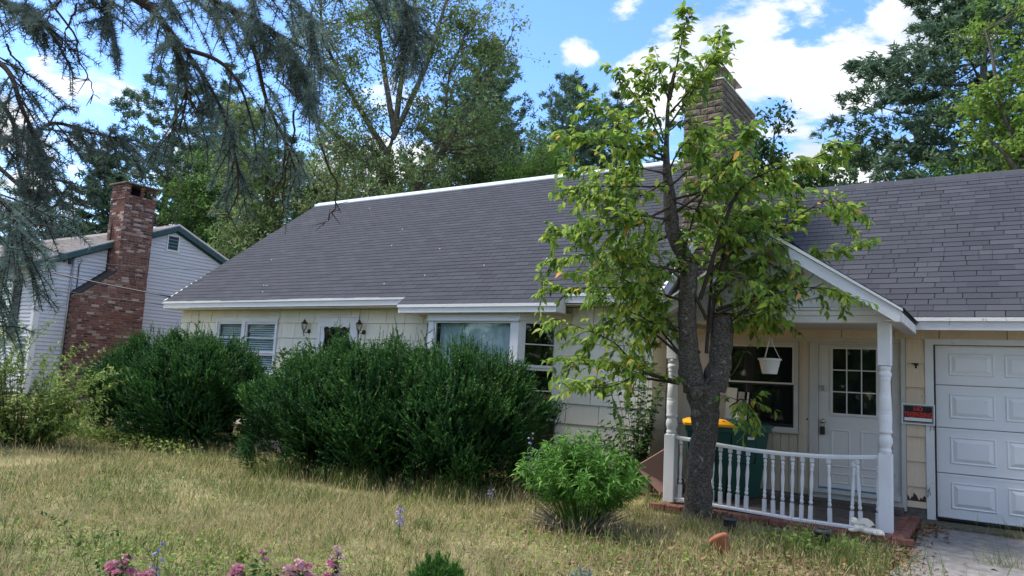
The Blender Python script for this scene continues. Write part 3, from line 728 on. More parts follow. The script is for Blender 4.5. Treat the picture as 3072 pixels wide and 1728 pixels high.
r = random.Random(3); poly = []
for k in range(22):
    a = 2 * math.pi * k / 22; rr = r.uniform(0.35, 1.0); poly.append((-0.845 + 0.070 * rr * math.cos(a), 1.875 + 0.038 * rr * math.sin(a) - 0.01 * math.cos(a)))
m.prism(poly, 'y', YG - 0.0225, YG - 0.014); m.box(-0.845, -0.825, YG - 0.0225, YG - 0.014, 1.81, 1.85)
m.build('gnawed_hole', 'rotwood', garage_wall)
m = MB()
pts = [(-0.945, 0.112), (-0.745, 0.112)] + [(-0.745 - 0.2 * k / 14, 0.20 + 0.03 * math.sin(k * .9) + r.uniform(0, 0.06)) for k in range(15)]
m.prism(pts, 'y', YG - 0.0225, YG - 0.012); m.build('bare_wood_patch', 'rotwood', garage_wall)
m = MB(); m.box(-4.05, -0.66, YG - 0.002, YG + 0.05, -0.15, 0.105); m.build('foundation', 'concrete', garage_wall)

gars = Slope(10.15, 2.420, math.atan(0.75), 'garage')
m = MB(); m.prism([(10.152, 2.413), (10.152, 2.385), (13.65, 5.008), (17.1, 2.42), (17.1, 2.45), (13.65, 5.036)], 'x', -4.12, 3.0)
garage_roof = m.build('garage_roof', 'deck', house)
def vlam(r): return r.choice((0.25, 0.34, 0.40, 0.45, 0.52, 0.68)) + r.uniform(-0.06, 0.06)
def under_porch_roof(x, u): return abs(x + 2.161) < 1.36 and (2.42 + u * 0.6) < 3.254 - 0.66 * abs(x + 2.161) - 0.10
lay_shingles(garage_roof, gars, -4.10, 2.2, 4.38, (0.15, 0.20, 0.25, 0.30, 0.34), 138, vlam, 31, skip=under_porch_roof, rank=lambda x, u: x > -1.9 and u > -1)
m = MB(); m.box(-0.83, 3.0, 10.155, 10.178, 2.262, 2.368); m.build('fascia_board', 'white_old', garage_roof)
m = MB(); m.box(-0.83, 3.0, 10.125, 10.152, 2.366, 2.410); m.build('drip_edge', 'white_old', garage_roof)
m = MB(); m.box(-4.1, 3.0, 10.18, YG - 0.02, 2.30, 2.314); m.build('soffit', 'trimgrey', garage_roof)
r = random.Random(6); x = -4.1
while x < 2.9:     # cap shingles folded over the ridge
    m = MB(); m.prism([(13.65 - 0.14, 5.045 - 0.105), (13.65, 5.047), (13.65 + 0.14, 5.045 - 0.105), (13.65 + 0.14, 5.045 - 0.092), (13.65, 5.062), (13.65 - 0.14, 5.045 - 0.092)], 'x', x, x + 0.30)
    m.build('ridge_shingle', 'shingle', garage_roof, v=r.uniform(0.2, 0.7)); x += 0.303

# ---- garage door
m = MB()
m.box(-0.735, -0.66, YG - 0.03, YG + 0.06, -0.01, 2.18); m.box(-0.66, 1.9, YG - 0.03, YG + 0.06, 2.115, 2.18); m.box(1.82, 1.9, YG - 0.03, YG + 0.06, -0.01, 2.115)
m.box(-0.66, -0.645, YG + 0.0, YG + 0.07, -0.01, 2.115)
gdoor = m.build('garage_door', 'white_old', house)
zs = [0.02, 0.552, 1.10, 1.62, 2.112]
YD = 10.655
for z0, z1 in zip(zs, zs[1:]):
    m = MB(); m.box(-0.628, 1.80, YD, YD + 0.045, z0 + 0.004, z1 - 0.004)
    m.box(-0.628, 1.80, YD - 0.004, YD, z1 - 0.035, z1 - 0.018); m.box(-0.628, 1.80, YD - 0.004, YD, z0 + 0.012, z0 + 0.022)
    sec = m.build('door_section', 'vinyl', gdoor)
    for k in range(4):
        x0 = -0.485 + k * 0.575; x1 = x0 + 0.475; a, b = z0 + 0.115, z1 - 0.10
        m = MB()
        m.add([(x0, YD - 0.0005, a), (x1, YD - 0.0005, a), (x1, YD - 0.0005, b), (x0, YD - 0.0005, b),
               (x0 + .012, YD - .012, a + .012), (x1 - .012, YD - .012, a + .012), (x1 - .012, YD - .012, b - .012), (x0 + .012, YD - .012, b - .012),
               (x0 + .03, YD - .003, a + .03), (x1 - .03, YD - .003, a + .03), (x1 - .03, YD - .003, b - .03), (x0 + .03, YD - .003, b - .03),
               (x0 + .075, YD - .020, a + .07), (x1 - .075, YD - .020, a + .07), (x1 - .075, YD - .020, b - .07), (x0 + .075, YD - .020, b - .07)],
              [(i + j, i + (j + 1) % 4, i + 4 + (j + 1) % 4, i + 4 + j) for i in (0, 4, 8) for j in range(4)] + [(12, 13, 14, 15)])
        m.build('raised_panel', 'vinyl', gdoor if False else sec)
m = MB(); m.box(-0.64, 1.81, YD - 0.01, YD + 0.05, -0.008, 0.022); m.build('bottom_seal', 'black', gdoor)
m = MB(); m.box(-0.7, 1.9, 10.71, 10.72, -0.02, 2.2); m.build('dark_backing', 'dark', gdoor)
m = MB(); m.box(-0.644, -0.630, YG + 0.01, YG + 0.07, 0.0, 2.11); m.build('weather_strip', 'black', gdoor)

# ================================================================ porch
PX, PA, PE = -2.161, 3.254, 2.345
def roofz(x): return PA - 0.66 * abs(x - PX)
slab_top = 0.03
m = MB(); m.box(-3.36, -0.98, 8.70, YG - 0.004, -0.2, slab_top - 0.012)
slab = m.build('porch_slab', 'slab', house)
r = random.Random(9)
bk = MB().box(0.004, 0.196, 0.004, 0.096, 0, 0.06, bev=0.005).mesh('brick', 'edgebrick')
def put_brick(x, y, rz):
    o = link('brick', bk, slab); o.matrix_basis = Matrix.Translation((x, y, -0.03 + r.uniform(-.003, .003))) @ Matrix.Rotation(rz, 4, 'Z')
x = -3.52
while x < -0.85: put_brick(x, 8.57, 0); put_brick(x - .09, 8.665, 0) if x > -3.45 else None; x += 0.2
y = 8.77
while y < 10.3: put_brick(-0.885, y, math.pi / 2) ; put_brick(-0.79, y, math.pi / 2) if y < 10.2 else None; y += 0.2
m = MB(); m.box(-3.5, -0.83, 8.60, 8.72, -0.2, -0.032); m.box(-1.0, -0.83, 8.72, 10.45, -0.2, -0.032); m.build('brick_bed', 'mortar', slab)

# posts
SQ = 0.066
PROF = [(.050, .842), (.053, .862), (.053, .880), (.044, .890), (.046, .900), (.056, .935), (.061, .965), (.058, 1.0), (.047, 1.035), (.046, 1.045), (.058, 1.055), (.060, 1.068), (.057, 1.082), (.055, 1.095), (.058, 1.18),
        (.057, 1.25), (.0545, 1.254), (.057, 1.258), (.057, 1.275), (.0545, 1.279), (.056, 1.284), (.052, 1.42), (.0505, 1.445), (.049, 1.449), (.0505, 1.453), (.050, 1.466), (.048, 1.470), (.049, 1.475), (.045, 1.60), (.047, 1.612), (.051, 1.618), (.049, 1.628), (.047, 1.635), (.056, 1.658), (.058, 1.675), (.055, 1.695), (.046, 1.708), (.047, 1.715), (.053, 1.722), (.053, 1.742), (.056, 1.76)]
m = MB(); m.box(-SQ, SQ, -SQ, SQ, slab_top, 0.835, bev=0.006)
m.add([(-SQ, -SQ, .835), (SQ, -SQ, .835), (SQ, SQ, .835), (-SQ, SQ, .835), (-.04, -.04, .85), (.04, -.04, .85), (.04, .04, .85), (-.04, .04, .85)], [(0, 1, 5, 4), (1, 2, 6, 5), (2, 3, 7, 6), (3, 0, 4, 7)])
m.lathe([(a * 1.16, b) for a, b in PROF], seg=20); m.box(-SQ, SQ, -SQ, SQ, 1.765, 2.225, bev=0.006)
pm = m.mesh('porch_post', 'white')
for x in (-3.37, -0.995):
    o = link('porch_post', pm, house); o.location = (x, 8.87, 0)
    o.matrix_parent_inverse = Matrix.Translation(-ROOT['house'])
# railing
rail_pts = [(-3.33, .835), (-3.1, .815), (-2.76, .785), (-2.4, .762), (-2.03, .757), (-1.6, .770), (-1.3, .792), (-1.04, .822)]
def railz(x): return float(np.interp(x, [p[0] for p in rail_pts], [p[1] for p in rail_pts]))
def brz(x): return float(np.interp(x, [-3.33, -2.4, -1.85, -1.24, -1.04], [.100, .068, .050, .052, .055]))
def strip(mb, f, w, h, y, x0, x1, n=16):
    for i in range(n):
        a, b = x0 + (x1 - x0) * i / n, x0 + (x1 - x0) * (i + 1) / n
        vs = []
        for x in (a, b):
            z = f(x); vs += [(x, y - w / 2, z - h), (x, y - w / 2, z - h * .35), (x, y - w * .28, z), (x, y + w * .28, z), (x, y + w / 2, z - h * .35), (x, y + w / 2, z - h)]
        mb.add(vs, [(k, (k + 1) % 6, 6 + (k + 1) % 6, 6 + k) for k in range(6)] + ([tuple(range(6))] if i == 0 else []) + ([tuple(range(6, 12))] if i == n - 1 else []))
m = MB(); strip(m, railz, 0.062, 0.042, 8.87, -3.315, -1.055); railing = m.build('porch_railing', 'white', house)
m = MB(); strip(m, brz, 0.060, 0.034, 8.87, -3.315, -1.055); m.build('bottom_rail', 'white', railing)
q = 0.0205
bp = [(q, 0), (q, .155), (.011, .165), (.017, .185), (.0175, .20), (.011, .215), (.014, .23), (.0155, .245), (.010, .26), (.0115, .30), (.0165, .40), (.0155, .46), (.0095, .535), (.0145, .55), (.0155, .562), (.010, .578), (.017, .60), (.0165, .615), (.010, .63), (q, .64)]
def baluster(h):
    s = h / 0.69; m = MB(); m.box(-q, q, -q, q, 0, 0.155 * s); m.lathe([(a * 1.25, b * s) for a, b in bp[2:-1]], seg=10); m.box(-q, q, -q, q, 0.56 * s + 0.08 * s, h); return m
for i, x in enumerate((-3.246, -3.05, -2.85, -2.749, -2.647, -2.55, -2.45, -2.243, -2.144, -2.042, -1.941, -1.841, -1.747, -1.544, -1.33, -1.235, -1.072)):
    h = railz(x) - 0.042 - brz(x) - (0.02 if i == 14 else 0.0)
    o = link('baluster', baluster(h).mesh('baluster', 'white'), railing)
    o.matrix_basis = Matrix.Translation((x, 8.87, brz(x) - .002)) @ Matrix.Rotation([0.01, 0, 0.015, -.01, .012, 0.02, .03, .012, -.015, 0, .01, .02, .03, -.02, .045, -.05, 0.01][i], 4, 'Y')

# porch roof
m = MB()
m.prism([(-3.53, PE - .03), (-3.53, PE), (PX, PA), (-0.79, PE), (-0.79, PE - .03), (PX, PA - .035)], 'y', 8.50, 11.35)
porch_roof = m.build('porch_roof', 'deck', house)
c66 = math.cos(math.atan(.66)); s66 = math.sin(math.atan(.66))
r = random.Random(12)
for side in (-1, 1):       # shingles on both little slopes
    for i in range(12):
        u = i * 0.143 - 0.02; y = 8.50 - r.random() * 0.2
        while y < 11.2:
            a, b = max(y, 8.49), y + 0.30; y += 0.305
            zc = PE + u * s66
            if b > 10.15 + max(0, (zc - 2.40)) / 0.75 + 0.15: break
            o = link('shingle', shingle_mesh(round(b - a, 2), min(7, max(0, int(vlam(r) * 8)))), porch_roof)
            ex = Vector((0, side, 0)); ey = Vector((-side * c66, 0, s66)); ez = ex.cross(ey)
            p = Vector((PX + side * (1.371 - u * c66), a if side > 0 else b, PE + u * s66 + 0.004))
            o.matrix_basis = Matrix(((ex.x, ey.x, ez.x, p.x), (ex.y, ey.y, ez.y, p.y), (ex.z, ey.z, ez.z, p.z), (0, 0, 0, 1)))
for side in (-1, 1):
    m = MB(); x1 = PX + side * 1.365
    m.prism([(x1, PE - 0.022), (x1 - side * 0.02, PE - 0.135), (x1 - side * .06, PE - 0.135), (PX, PA - 0.178), (PX, PA - 0.052)], 'y', 8.515, 8.535); m.build('rake_board', 'white', porch_roof)
    m = MB(); m.prism([(x1 + side * .012, PE - .030), (x1 + side * .012, PE - 0.004), (PX, PA - 0.002 + .004), (PX, PA - .040)], 'y', 8.485, 8.514); m.build('rake_trim', 'white', porch_roof)
    m = MB(); m.box(min(x1, x1 - side * .02), max(x1, x1 - side * .02), 8.536, 10.16, PE - 0.135, PE - 0.035); m.build('side_fascia', 'white_old', porch_roof)
    m = MB(); m.prism([(x1 - side * .022, PE - 0.128), (x1 - side * .022, PE - 0.112), (PX + side * 1.22, PE - .112), (PX + side * 1.22, PE - .128)], 'y', 8.536, 10.5); m.build('soffit', 'trimgrey', porch_roof)
    m = MB(); m.prism([(x1 - side * .03, PE - 0.11), (PX, PA - .17), (PX, PA - .155), (x1 - side * .03, PE - .09)], 'y', 8.536, 8.80); m.build('rake_soffit', 'white', porch_roof)
GY = 8.80
m = MB(); m.box(-3.43, -0.935, GY + .005, GY + 0.13, 2.225, 2.30); porch_beam = m.build('beam', 'white', porch_roof)
m = MB(); m.box(-3.45, -0.915, GY - 0.012, GY + 0.10, 2.3025, 2.36); m.build('frieze_board', 'white', porch_roof)
m = MB(); m.box(-3.40, -0.97, GY - 0.035, GY + 0.08, 2.3625, 2.385); m.build('frieze_ledge', 'white', porch_roof)
# sunburst gable: boards radiating from the middle of the beam inside a half-round, level boards outside
m = MB(); m.prism([(-3.42, 2.386), (-0.93, 2.386), (PX, 3.205)], 'y', GY + 0.012, GY + 0.05); m.build('gable_backing', 'white', porch_roof)
SCX, SCZ, SR = PX + 0.03, 2.386, 0.62
nray = 13
for k in range(nray):
    a0, a1 = math.pi * k / nray + 0.012, math.pi * (k + 1) / nray - 0.012
    pts = [(SCX + 0.07 * math.cos((a0 + a1) / 2), SCZ + 0.07 * math.sin((a0 + a1) / 2))]
    for a in (a0, (a0 + a1) / 2, a1):
        x = SCX + SR * math.cos(a); z = SCZ + SR * math.sin(a); zmax = roofz(x) - 0.17
        if z > zmax:
            t = 1.0
            while SCZ + SR * t * math.sin(a) > roofz(SCX + SR * t * math.cos(a)) - 0.17 and t > .2: t -= .01
            x, z = SCX + SR * t * math.cos(a), SCZ + SR * t * math.sin(a)
        pts.append((x, z))
    m = MB(); m.prism(pts, 'y', GY - 0.022 + 0.006 * (k % 2), GY + 0.012); m.build('ray_board', 'white', porch_roof)
m = MB(); m.prism([(SCX + 0.085 * math.cos(math.pi * t / 10), SCZ + 0.002 + 0.085 * math.sin(math.pi * t / 10)) for t in range(11)], 'y', GY - 0.036, GY - 0.024); m.build('sunburst_hub', 'white', porch_roof)
z = 2.388
while z < 3.0:
    zt = z + 0.113
    for side in (-1, 1):
        def arcx(zz): return math.sqrt(max(0, (SR + .012) ** 2 - (zz - SCZ) ** 2))
        xi = arcx(zt) if zt - SCZ < SR else 0
        xo0 = (PA - 0.165 - z) / 0.66; xo1 = (PA - 0.165 - zt) / 0.66
        a0, a1 = arcx(z), xi
        if xo0 - a0 < 0.03: continue
        xo1 = max(xo1, a1 + .005)
        m = MB(); m.prism([(PX + side * a0, z), (PX + side * xo0, z), (PX + side * xo1, zt), (PX + side * a1, zt)], 'y', GY - 0.008, GY + 0.012); m.build('gable_board', 'white', porch_roof)
    z += 0.116
x = -3.40
while x < -1.0:
    m = MB(); m.box(x, min(x + 0.196, -.94), GY + 0.135, YG - 0.02, 2.285, 2.297); m.build('ceiling_board', 'trimgrey', porch_roof); x += 0.2
m = MB(); m.tube([(-1.99, 8.98, 2.28), (-1.99, 8.98, 2.255), (-1.985, 8.98, 2.235), (-1.965, 8.98, 2.232), (-1.96, 8.98, 2.25)], 0.004); m.build('cup_hook', 'plastic_white', porch_roof)

# recess wall: boards, window, entry door
YW = 10.60
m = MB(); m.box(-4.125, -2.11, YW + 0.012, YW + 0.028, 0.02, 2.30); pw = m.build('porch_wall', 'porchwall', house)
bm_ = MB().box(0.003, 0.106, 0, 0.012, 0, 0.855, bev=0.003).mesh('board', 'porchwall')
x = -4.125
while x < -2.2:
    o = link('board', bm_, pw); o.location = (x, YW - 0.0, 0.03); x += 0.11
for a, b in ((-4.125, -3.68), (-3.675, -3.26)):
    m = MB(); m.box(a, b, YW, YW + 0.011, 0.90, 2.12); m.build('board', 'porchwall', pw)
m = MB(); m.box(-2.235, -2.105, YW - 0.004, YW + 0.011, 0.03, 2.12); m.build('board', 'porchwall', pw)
m = MB(); m.box(-4.125, -0.955, YW - 0.03, YW + 0.011, 2.122, 2.185); m.build('head_trim', 'trimgrey', pw)
m = MB(); m.box(-4.125, -0.955, YW - 0.012, YW + 0.011, 2.187, 2.30); m.build('frieze', 'porchwall', pw)
m = MB(); m.ball((-2.13, YW - .008, 1.085), .012); m.build('doorbell', 'black', pw)
m = MB(); ring(m, -3.25, -2.245, 0.90, 2.120, 0.055, YW - 0.03, YW + 0.01); m.box(-3.26, -2.235, YW - 0.05, YW + 0.01, 0.882, 0.905)
pwin = m.build('porch_window', 'trimgrey', house)
m = MB(); ring(m, -3.195, -2.30, 1.535, 2.065, 0.022, YW - 0.022, YW - 0.002); m.build('sash', 'doorpaint', pwin)
m = MB(); ring(m, -3.195, -2.30, 0.955, 1.533, 0.022, YW - 0.014, YW + 0.004, 0.045); m.build('sash', 'black', pwin)
m = MB(); m.box(-3.173, -2.322, YW - 0.012, YW - 0.008, 1.557, 2.043); m.build('pane', 'pane', pwin)
m = MB(); m.box(-3.173, -2.322, YW - 0.006, YW - 0.002, 1.0, 1.511); m.build('pane', 'pane', pwin)
m = MB(); m.box(-3.195, -2.30, YW + 0.0055, YW + 0.011, 0.955, 2.065); m.build('dark_backing', 'dark', pwin)

m = MB(); m.box(-2.10, -1.99, YW - 0.02, YW + 0.05, 0.16, 2.12); m.box(-1.108, -1.004, YW - 0.015, YW + 0.05, 0.10, 2.12); m.box(-1.99, -1.108, YW - 0.015, YW + 0.05, 2.095, 2.12)
m.box(-1.002, -0.953, YW - 0.055, YW + 0.0, 0.05, 2.180)
eframe = m.build('entry_door', 'trimgrey', house)
m = MB(); m.box(-1.985, -1.112, YW + 0.012, YW + 0.052, 0.215, 2.092); leaf = m.build('door_leaf', 'doorpaint', eframe)
lx0, lx1, lz0, lz1 = -1.842, -1.262, 1.16, 2.065
m = MB(); ring(m, lx0, lx1, lz0, lz1, 0.030, YW - 0.004, YW + 0.0115)
cw = (lx1 - lx0 - .06 - .028) / 3; ch = (lz1 - lz0 - .06 - .028) / 3
for k in (1, 2):
    m.box(lx0 + .03 + k * cw + (k - 1) * .014, lx0 + .03 + k * cw + k * .014, YW - 0.002, YW + 0.0115, lz0 + .03, lz1 - .03)
    for j in range(3):
        a = lx0 + .03 + j * (cw + .014); m.box(a, a + cw, YW - 0.001, YW + 0.0115, lz0 + .03 + k * ch + (k - 1) * .014, lz0 + .03 + k * ch + k * .014)
m.build('glazing_bars', 'doorpaint', eframe)
m = MB(); m.box(lx0 + .03, lx1 - .03, YW + 0.0088, YW + 0.0118, lz0 + .03, lz1 - .03); m.build('dark_backing', 'dark', eframe)
pmsh = MB().box(0, cw, 0, 0.002, 0, ch).mesh('pane', 'pane')
for i in range(3):
    for j in range(3):
        o = link('pane', pmsh, eframe); o.matrix_parent_inverse = Matrix.Translation(-ROOT['house']) if eframe is house else Matrix.Identity(4)
        o.location = (lx0 + .03 + i * (cw + .014), YW + 0.0045, lz0 + .03 + j * (ch + .014))
for a, b, c, d in ((-1.84, -1.60, .49, .98), (-1.48, -1.25, .49, .98), (-1.84, -1.60, .28, .42), (-1.48, -1.25, .28, .42)):
    m = MB(); m.add([(a, YW + .0118, c), (b, YW + .0118, c), (b, YW + .0118, d), (a, YW + .0118, d), (a + .012, YW + .004, c + .012), (b - .012, YW + .004, c + .012), (b - .012, YW + .004, d - .012), (a + .012, YW + .004, d - .012),
                     (a + .03, YW + .011, c + .03), (b - .03, YW + .011, c + .03), (b - .03, YW + .011, d - .03), (a + .03, YW + .011, d - .03)],
                    [(i + j, i + (j + 1) % 4, i + 4 + (j + 1) % 4, i + 4 + j) for i in (0, 4) for j in range(4)] + [(8, 9, 10, 11)])
    m.build('raised_panel', 'doorpaint', eframe)
m = MB(); m.lathe([(.030, 0), (.030, .008), (.012, .012), (.012, .03), (.026, .036), (.030, .05), (.026, .062), (.012, .068)], seg=14, mtx=Matrix.Translation((-1.93, YW + .012, 1.075)) @ Matrix.Rotation(math.pi / 2, 4, 'X')); knob = m.build('door_knob', 'steel', eframe)
m = MB(); m.box(-1.965, -1.905, YW - .04, YW - .008, .90, 1.005, bev=.006); lb = m.build('lock_box', 'black', eframe)
m = MB(); m.tube([(-1.955, YW - .02, 1.0), (-1.955, YW - .02, 1.06), (-1.935, YW - .02, 1.085), (-1.915, YW - .02, 1.06), (-1.915, YW - .02, 1.0)], .005); m.build('lock_shackle', 'steel', eframe)
m = MB(); m.box(-2.0, -1.92, YW - .004, YW + .011, 1.515, 1.545); m.box(-1.95, -1.915, YW - .018, YW - .004, 1.47, 1.51, bev=.003); m.tube([(-1.945, YW - .011, 1.51), (-1.945, YW - .011, 1.53), (-1.92, YW - .011, 1.53), (-1.92, YW - .011, 1.51)], .003); m.build('hasp_and_padlock', 'galv', eframe)
m = MB(); m.box(-2.08, -1.01, YW - 0.09, YW + 0.05, 0.16, 0.205); m.box(-2.10, -1.0, YW - 0.05, YW + 0.0, 0.06, 0.158); m.build('threshold', 'trimgrey', eframe)
m = MB(); m.box(-1.985, -1.112, YW - 0.004, YW + 0.0115, 0.207, 0.226); m.build('blue_tape', mat('blue_masking_tape', (0.05, 0.17, 0.30), 0.6), eframe)
m = MB(); m.box(-2.1, -0.98, YW - 0.30, YW - 0.052, slab_top - .01, slab_top + 0.06); m.build('door_step', 'slab', eframe)
# ================================================================ things on and round the house
# wall lanterns
def make_lantern():
    t = thing('wall_lantern', '', 'wall lantern', (-11.40, YM - 0.018, 2.19), 'carriage lanterns beside the front door')
    m = MB(); m.lathe([(.045, 0), (.045, .012), (.03, .02), (.012, .024)], seg=14, mtx=Matrix.Translation((0.03, 0.0, -0.06)) @ Matrix.Rotation(math.pi / 2, 4, 'X')); m.build('back_plate', 'bronze', t, True)
    m = MB(); m.tube([(0.03, -.02, -.06), (.03, -.07, -.09), (0, -.11, -.08), (0, -.11, -.05)], .008); m.lathe([(.004, -.165), (.012, -.15), (.005, -.135), (.012, -.09), (.016, -.06), (.03, -.045), (.034, -.04)], (0, -.11, 0), 10); m.build('arm', 'bronze', t, True)
    m = MB()
    for k in range(6):
        a, b = math.pi * k / 3, math.pi * (k + 1) / 3
        m.tube([(.035 * math.cos(a), -.11 + .035 * math.sin(a), -.04), (.062 * math.cos(a), -.11 + .062 * math.sin(a), .085)], .004, 4)
        m.tube([(.062 * math.cos(a), -.11 + .062 * math.sin(a), .085), (.062 * math.cos(b), -.11 + .062 * math.sin(b), .085)], .004, 4)
    m.build('cage', 'bronze', t, True)
    m = MB()
    for k in range(6):
        a, b = math.pi * k / 3, math.pi * (k + 1) / 3
        m.add([(.033 * math.cos(a), -.11 + .033 * math.sin(a), -.04), (.033 * math.cos(b), -.11 + .033 * math.sin(b), -.04), (.060 * math.cos(b), -.11 + .060 * math.sin(b), .084), (.060 * math.cos(a), -.11 + .060 * math.sin(a), .084)], [(0, 1, 2, 3)])
    m.build('glass_shade', 'lampglass', t, True)
    m = MB(); m.ball((0, -.11, .01), (.02, .02, .032)); m.build('bulb', 'bulb', t, True)
    m = MB(); m.lathe([(.068, .087), (.062, .095), (.04, .118), (.022, .125), (.026, .135), (.034, .14), (.02, .152), (.006, .158), (.010, .168), (.003, .18)], (0, -.11, 0), 12); m.build('cap', 'bronze', t, True)
    return t
lan = make_lantern()
lan['label'] = 'bronze wall lantern to the left of the scalloped white front door, nearer the double window'
dup(lan, (-9.91, YM - 0.018, 2.185), label='bronze wall lantern to the right of the scalloped white front door, nearer the bay window')

# no-trespassing sign
sg = thing('warning_sign', 'black and red NO TRESPASSING sign nailed between the porch door and garage door', 'sign', (-0.815, 10.53, 1.24))
SM = Matrix.Translation((-0.815, YG - 0.055, 1.243)) @ Matrix.Rotation(math.radians(0.6), 4, 'Y')
def sq(mb, x0, x1, z0, z1, y0, y1): mb.box(x0, x1, y0, y1, z0, z1, SM)
m = MB(); sq(m, -.181, .181, -.125, .125, 0, .004); m.build('sign_board', 'plastic_white', sg)
m = MB(); sq(m, -.166, .166, -.110, .110, -.0015, 0); m.build('black_field', 'signblack', sg)
m = MB()
for a, b, c, d in ((-.158, .158, .1000, .1025), (-.158, .158, -.1025, -.1000), (-.1595, -.157, -.1025, .1025), (.157, .1595, -.1025, .1025)): sq(m, a, b, c, d, -.0025, -.0015)
m.build('white_keyline', 'plastic_white', sg)
m = MB(); sq(m, -.150, .150, -.085, -.045, -.0028, -.0015); m.build('blank_panel', 'plastic_white', sg)
def text_piece(body, size, x, z, name, width):
    cu = bpy.data.curves.new(name, 'FONT'); cu.body = body; cu.size = size; cu.align_x = 'CENTER'; cu.extrude = 0.0006; cu.offset = 0.0016
    o = bpy.data.objects.new(name, cu); COL.objects.link(o)
    dg = bpy.context.evaluated_depsgraph_get(); me = bpy.data.meshes.new_from_object(o.evaluated_get(dg)); bpy.data.objects.remove(o)
    me.materials.clear(); me.materials.append(MT['signred'])
    xs = [v.co.x for v in me.vertices]; sx = width / (max(xs) - min(xs))
    me.transform(SM @ Matrix.Translation((x, -.0032, z)) @ Matrix.Rotation(math.pi / 2, 4, 'X') @ Matrix.Diagonal((sx, 1, 1, 1)))
    return link(name, me, sg)
text_piece('NO', 0.066, 0.0, 0.040, 'lettering', .10)
text_piece('TRESPASSING', 0.080, 0.0, -0.034, 'lettering', .300)

# hanging planter
hp = thing('hanging_planter', 'empty white plastic hanging planter with three hangers under the porch roof', 'planter', (-2.27, 9.15, 2.28))
c = (-2.268, 9.15, 0)
m = MB(); m.lathe([(.080, 1.635), (.086, 1.64), (.122, 1.795), (.137, 1.80), (.137, 1.818), (.124, 1.820), (.118, 1.81), (.080, 1.66), (.0, 1.66)], c, 24); m.build('pot', 'plastic_white', hp)
for a in (0.3, 2.4, 4.5):
    m = MB(); m.tube([(c[0] + .126 * math.cos(a), c[1] + .126 * math.sin(a), 1.80), (c[0] + .014 * math.cos(a), c[1] + .014 * math.sin(a), 2.03), (c[0] + .006 * math.cos(a), c[1] + .006 * math.sin(a), 2.09)], .004); m.tube([(c[0] + .03 * math.cos(a), c[1], 2.00), (c[0] + .025 * math.cos(a), c[1], 2.07)], .005); m.build('hanger', 'plastic_white', hp)
m = MB(); m.tube([(c[0], c[1], 2.08), (c[0], c[1], 2.20), (c[0] + .012, c[1], 2.25), (c[0], c[1], 2.285)], .0035); m.build('hook', 'plastic_white', hp)

# wheeled bins
def make_bin(name, label, loc, rz, lidmat):
    t = thing(name, label, 'bin', loc, 'wheeled bins on the porch', rz)
    def ringz(z, w, d, dy=0): return [(-w, -d + dy, z), (w, -d + dy, z), (w, d + dy, z), (-w, d + dy, z)]
    m = MB(); L = [ringz(.02, .20, .22), ringz(.10, .215, .235), ringz(.86, .27, .32, -.03), ringz(.86, .295, .345, -.03), ringz(.92, .295, .345, -.03)]
    vs = sum(L, []); fs = [(3, 2, 1, 0)] + [(4 * i + k, 4 * i + (k + 1) % 4, 4 * i + 4 + (k + 1) % 4, 4 * i + 4 + k) for i in range(4) for k in range(4)] + [(16, 17, 18, 19)]
    m.add(vs, fs); m.build('body', 'bin', t, True)
    m = MB(); m.add([(-.10, -.300, .45), (.10, -.300, .45), (.10, -.335, .74), (-.10, -.335, .74), (-.09, -.283, .46), (.09, -.283, .46), (.09, -.318, .73), (-.09, -.318, .73)], [(0, 1, 5, 4), (1, 2, 6, 5), (2, 3, 7, 6), (3, 0, 4, 7), (4, 5, 6, 7)]); m.build('grip_recess', 'black', t, True)
    m = MB(); m.box(-.05, .05, -.360, -.349, .765, .80); m.build('number_plate', 'galv', t, True)
    m = MB(); m.add([(-.31, -.40, .925), (.31, -.40, .925), (.31, .33, .925), (-.31, .33, .925), (-.31, -.40, .955), (.31, -.40, .955), (.31, .33, .965), (-.31, .33, .965), (-.24, -.32, .985), (.24, -.32, .985), (.24, .25, .995), (-.24, .25, .995)],
                 [(3, 2, 1, 0), (0, 1, 5, 4), (1, 2, 6, 5), (2, 3, 7, 6), (3, 0, 4, 7), (4, 5, 9, 8), (5, 6, 10, 9), (6, 7, 11, 10), (7, 4, 8, 11), (8, 9, 10, 11)])
    for k in range(5): m.box(-.2 + k * .09, -.16 + k * .09, -.30, .23, .986, .999)
    m.build('lid', lidmat, t, True)
    m = MB(); m.tube([(-.26, .36, .90), (-.26, .40, .93), (.26, .40, .93), (.26, .36, .90)], .016); m.build('handle', 'black', t, True)
    for s in (-1, 1):
        m = MB(); m.lathe([(.03, -.025), (.10, -.025), (.11, 0), (.10, .025), (.03, .025)], seg=18, mtx=Matrix.Translation((s * .25, .22, .11)) @ Matrix.Rotation(math.pi / 2, 4, 'Y')); m.build('wheel', 'black', t, True)
    return t
make_bin('wheeled_bin', 'green wheeled bin with bright yellow lid behind the cherry trunk on the porch', (-3.16, 9.60, slab_top), math.radians(22), 'yellow')
b2 = make_bin('wheeled_bin', 'all green wheeled bin half hidden behind the yellow lidded one, under the porch window', (-2.93, 10.08, slab_top), math.radians(48), 'bin')
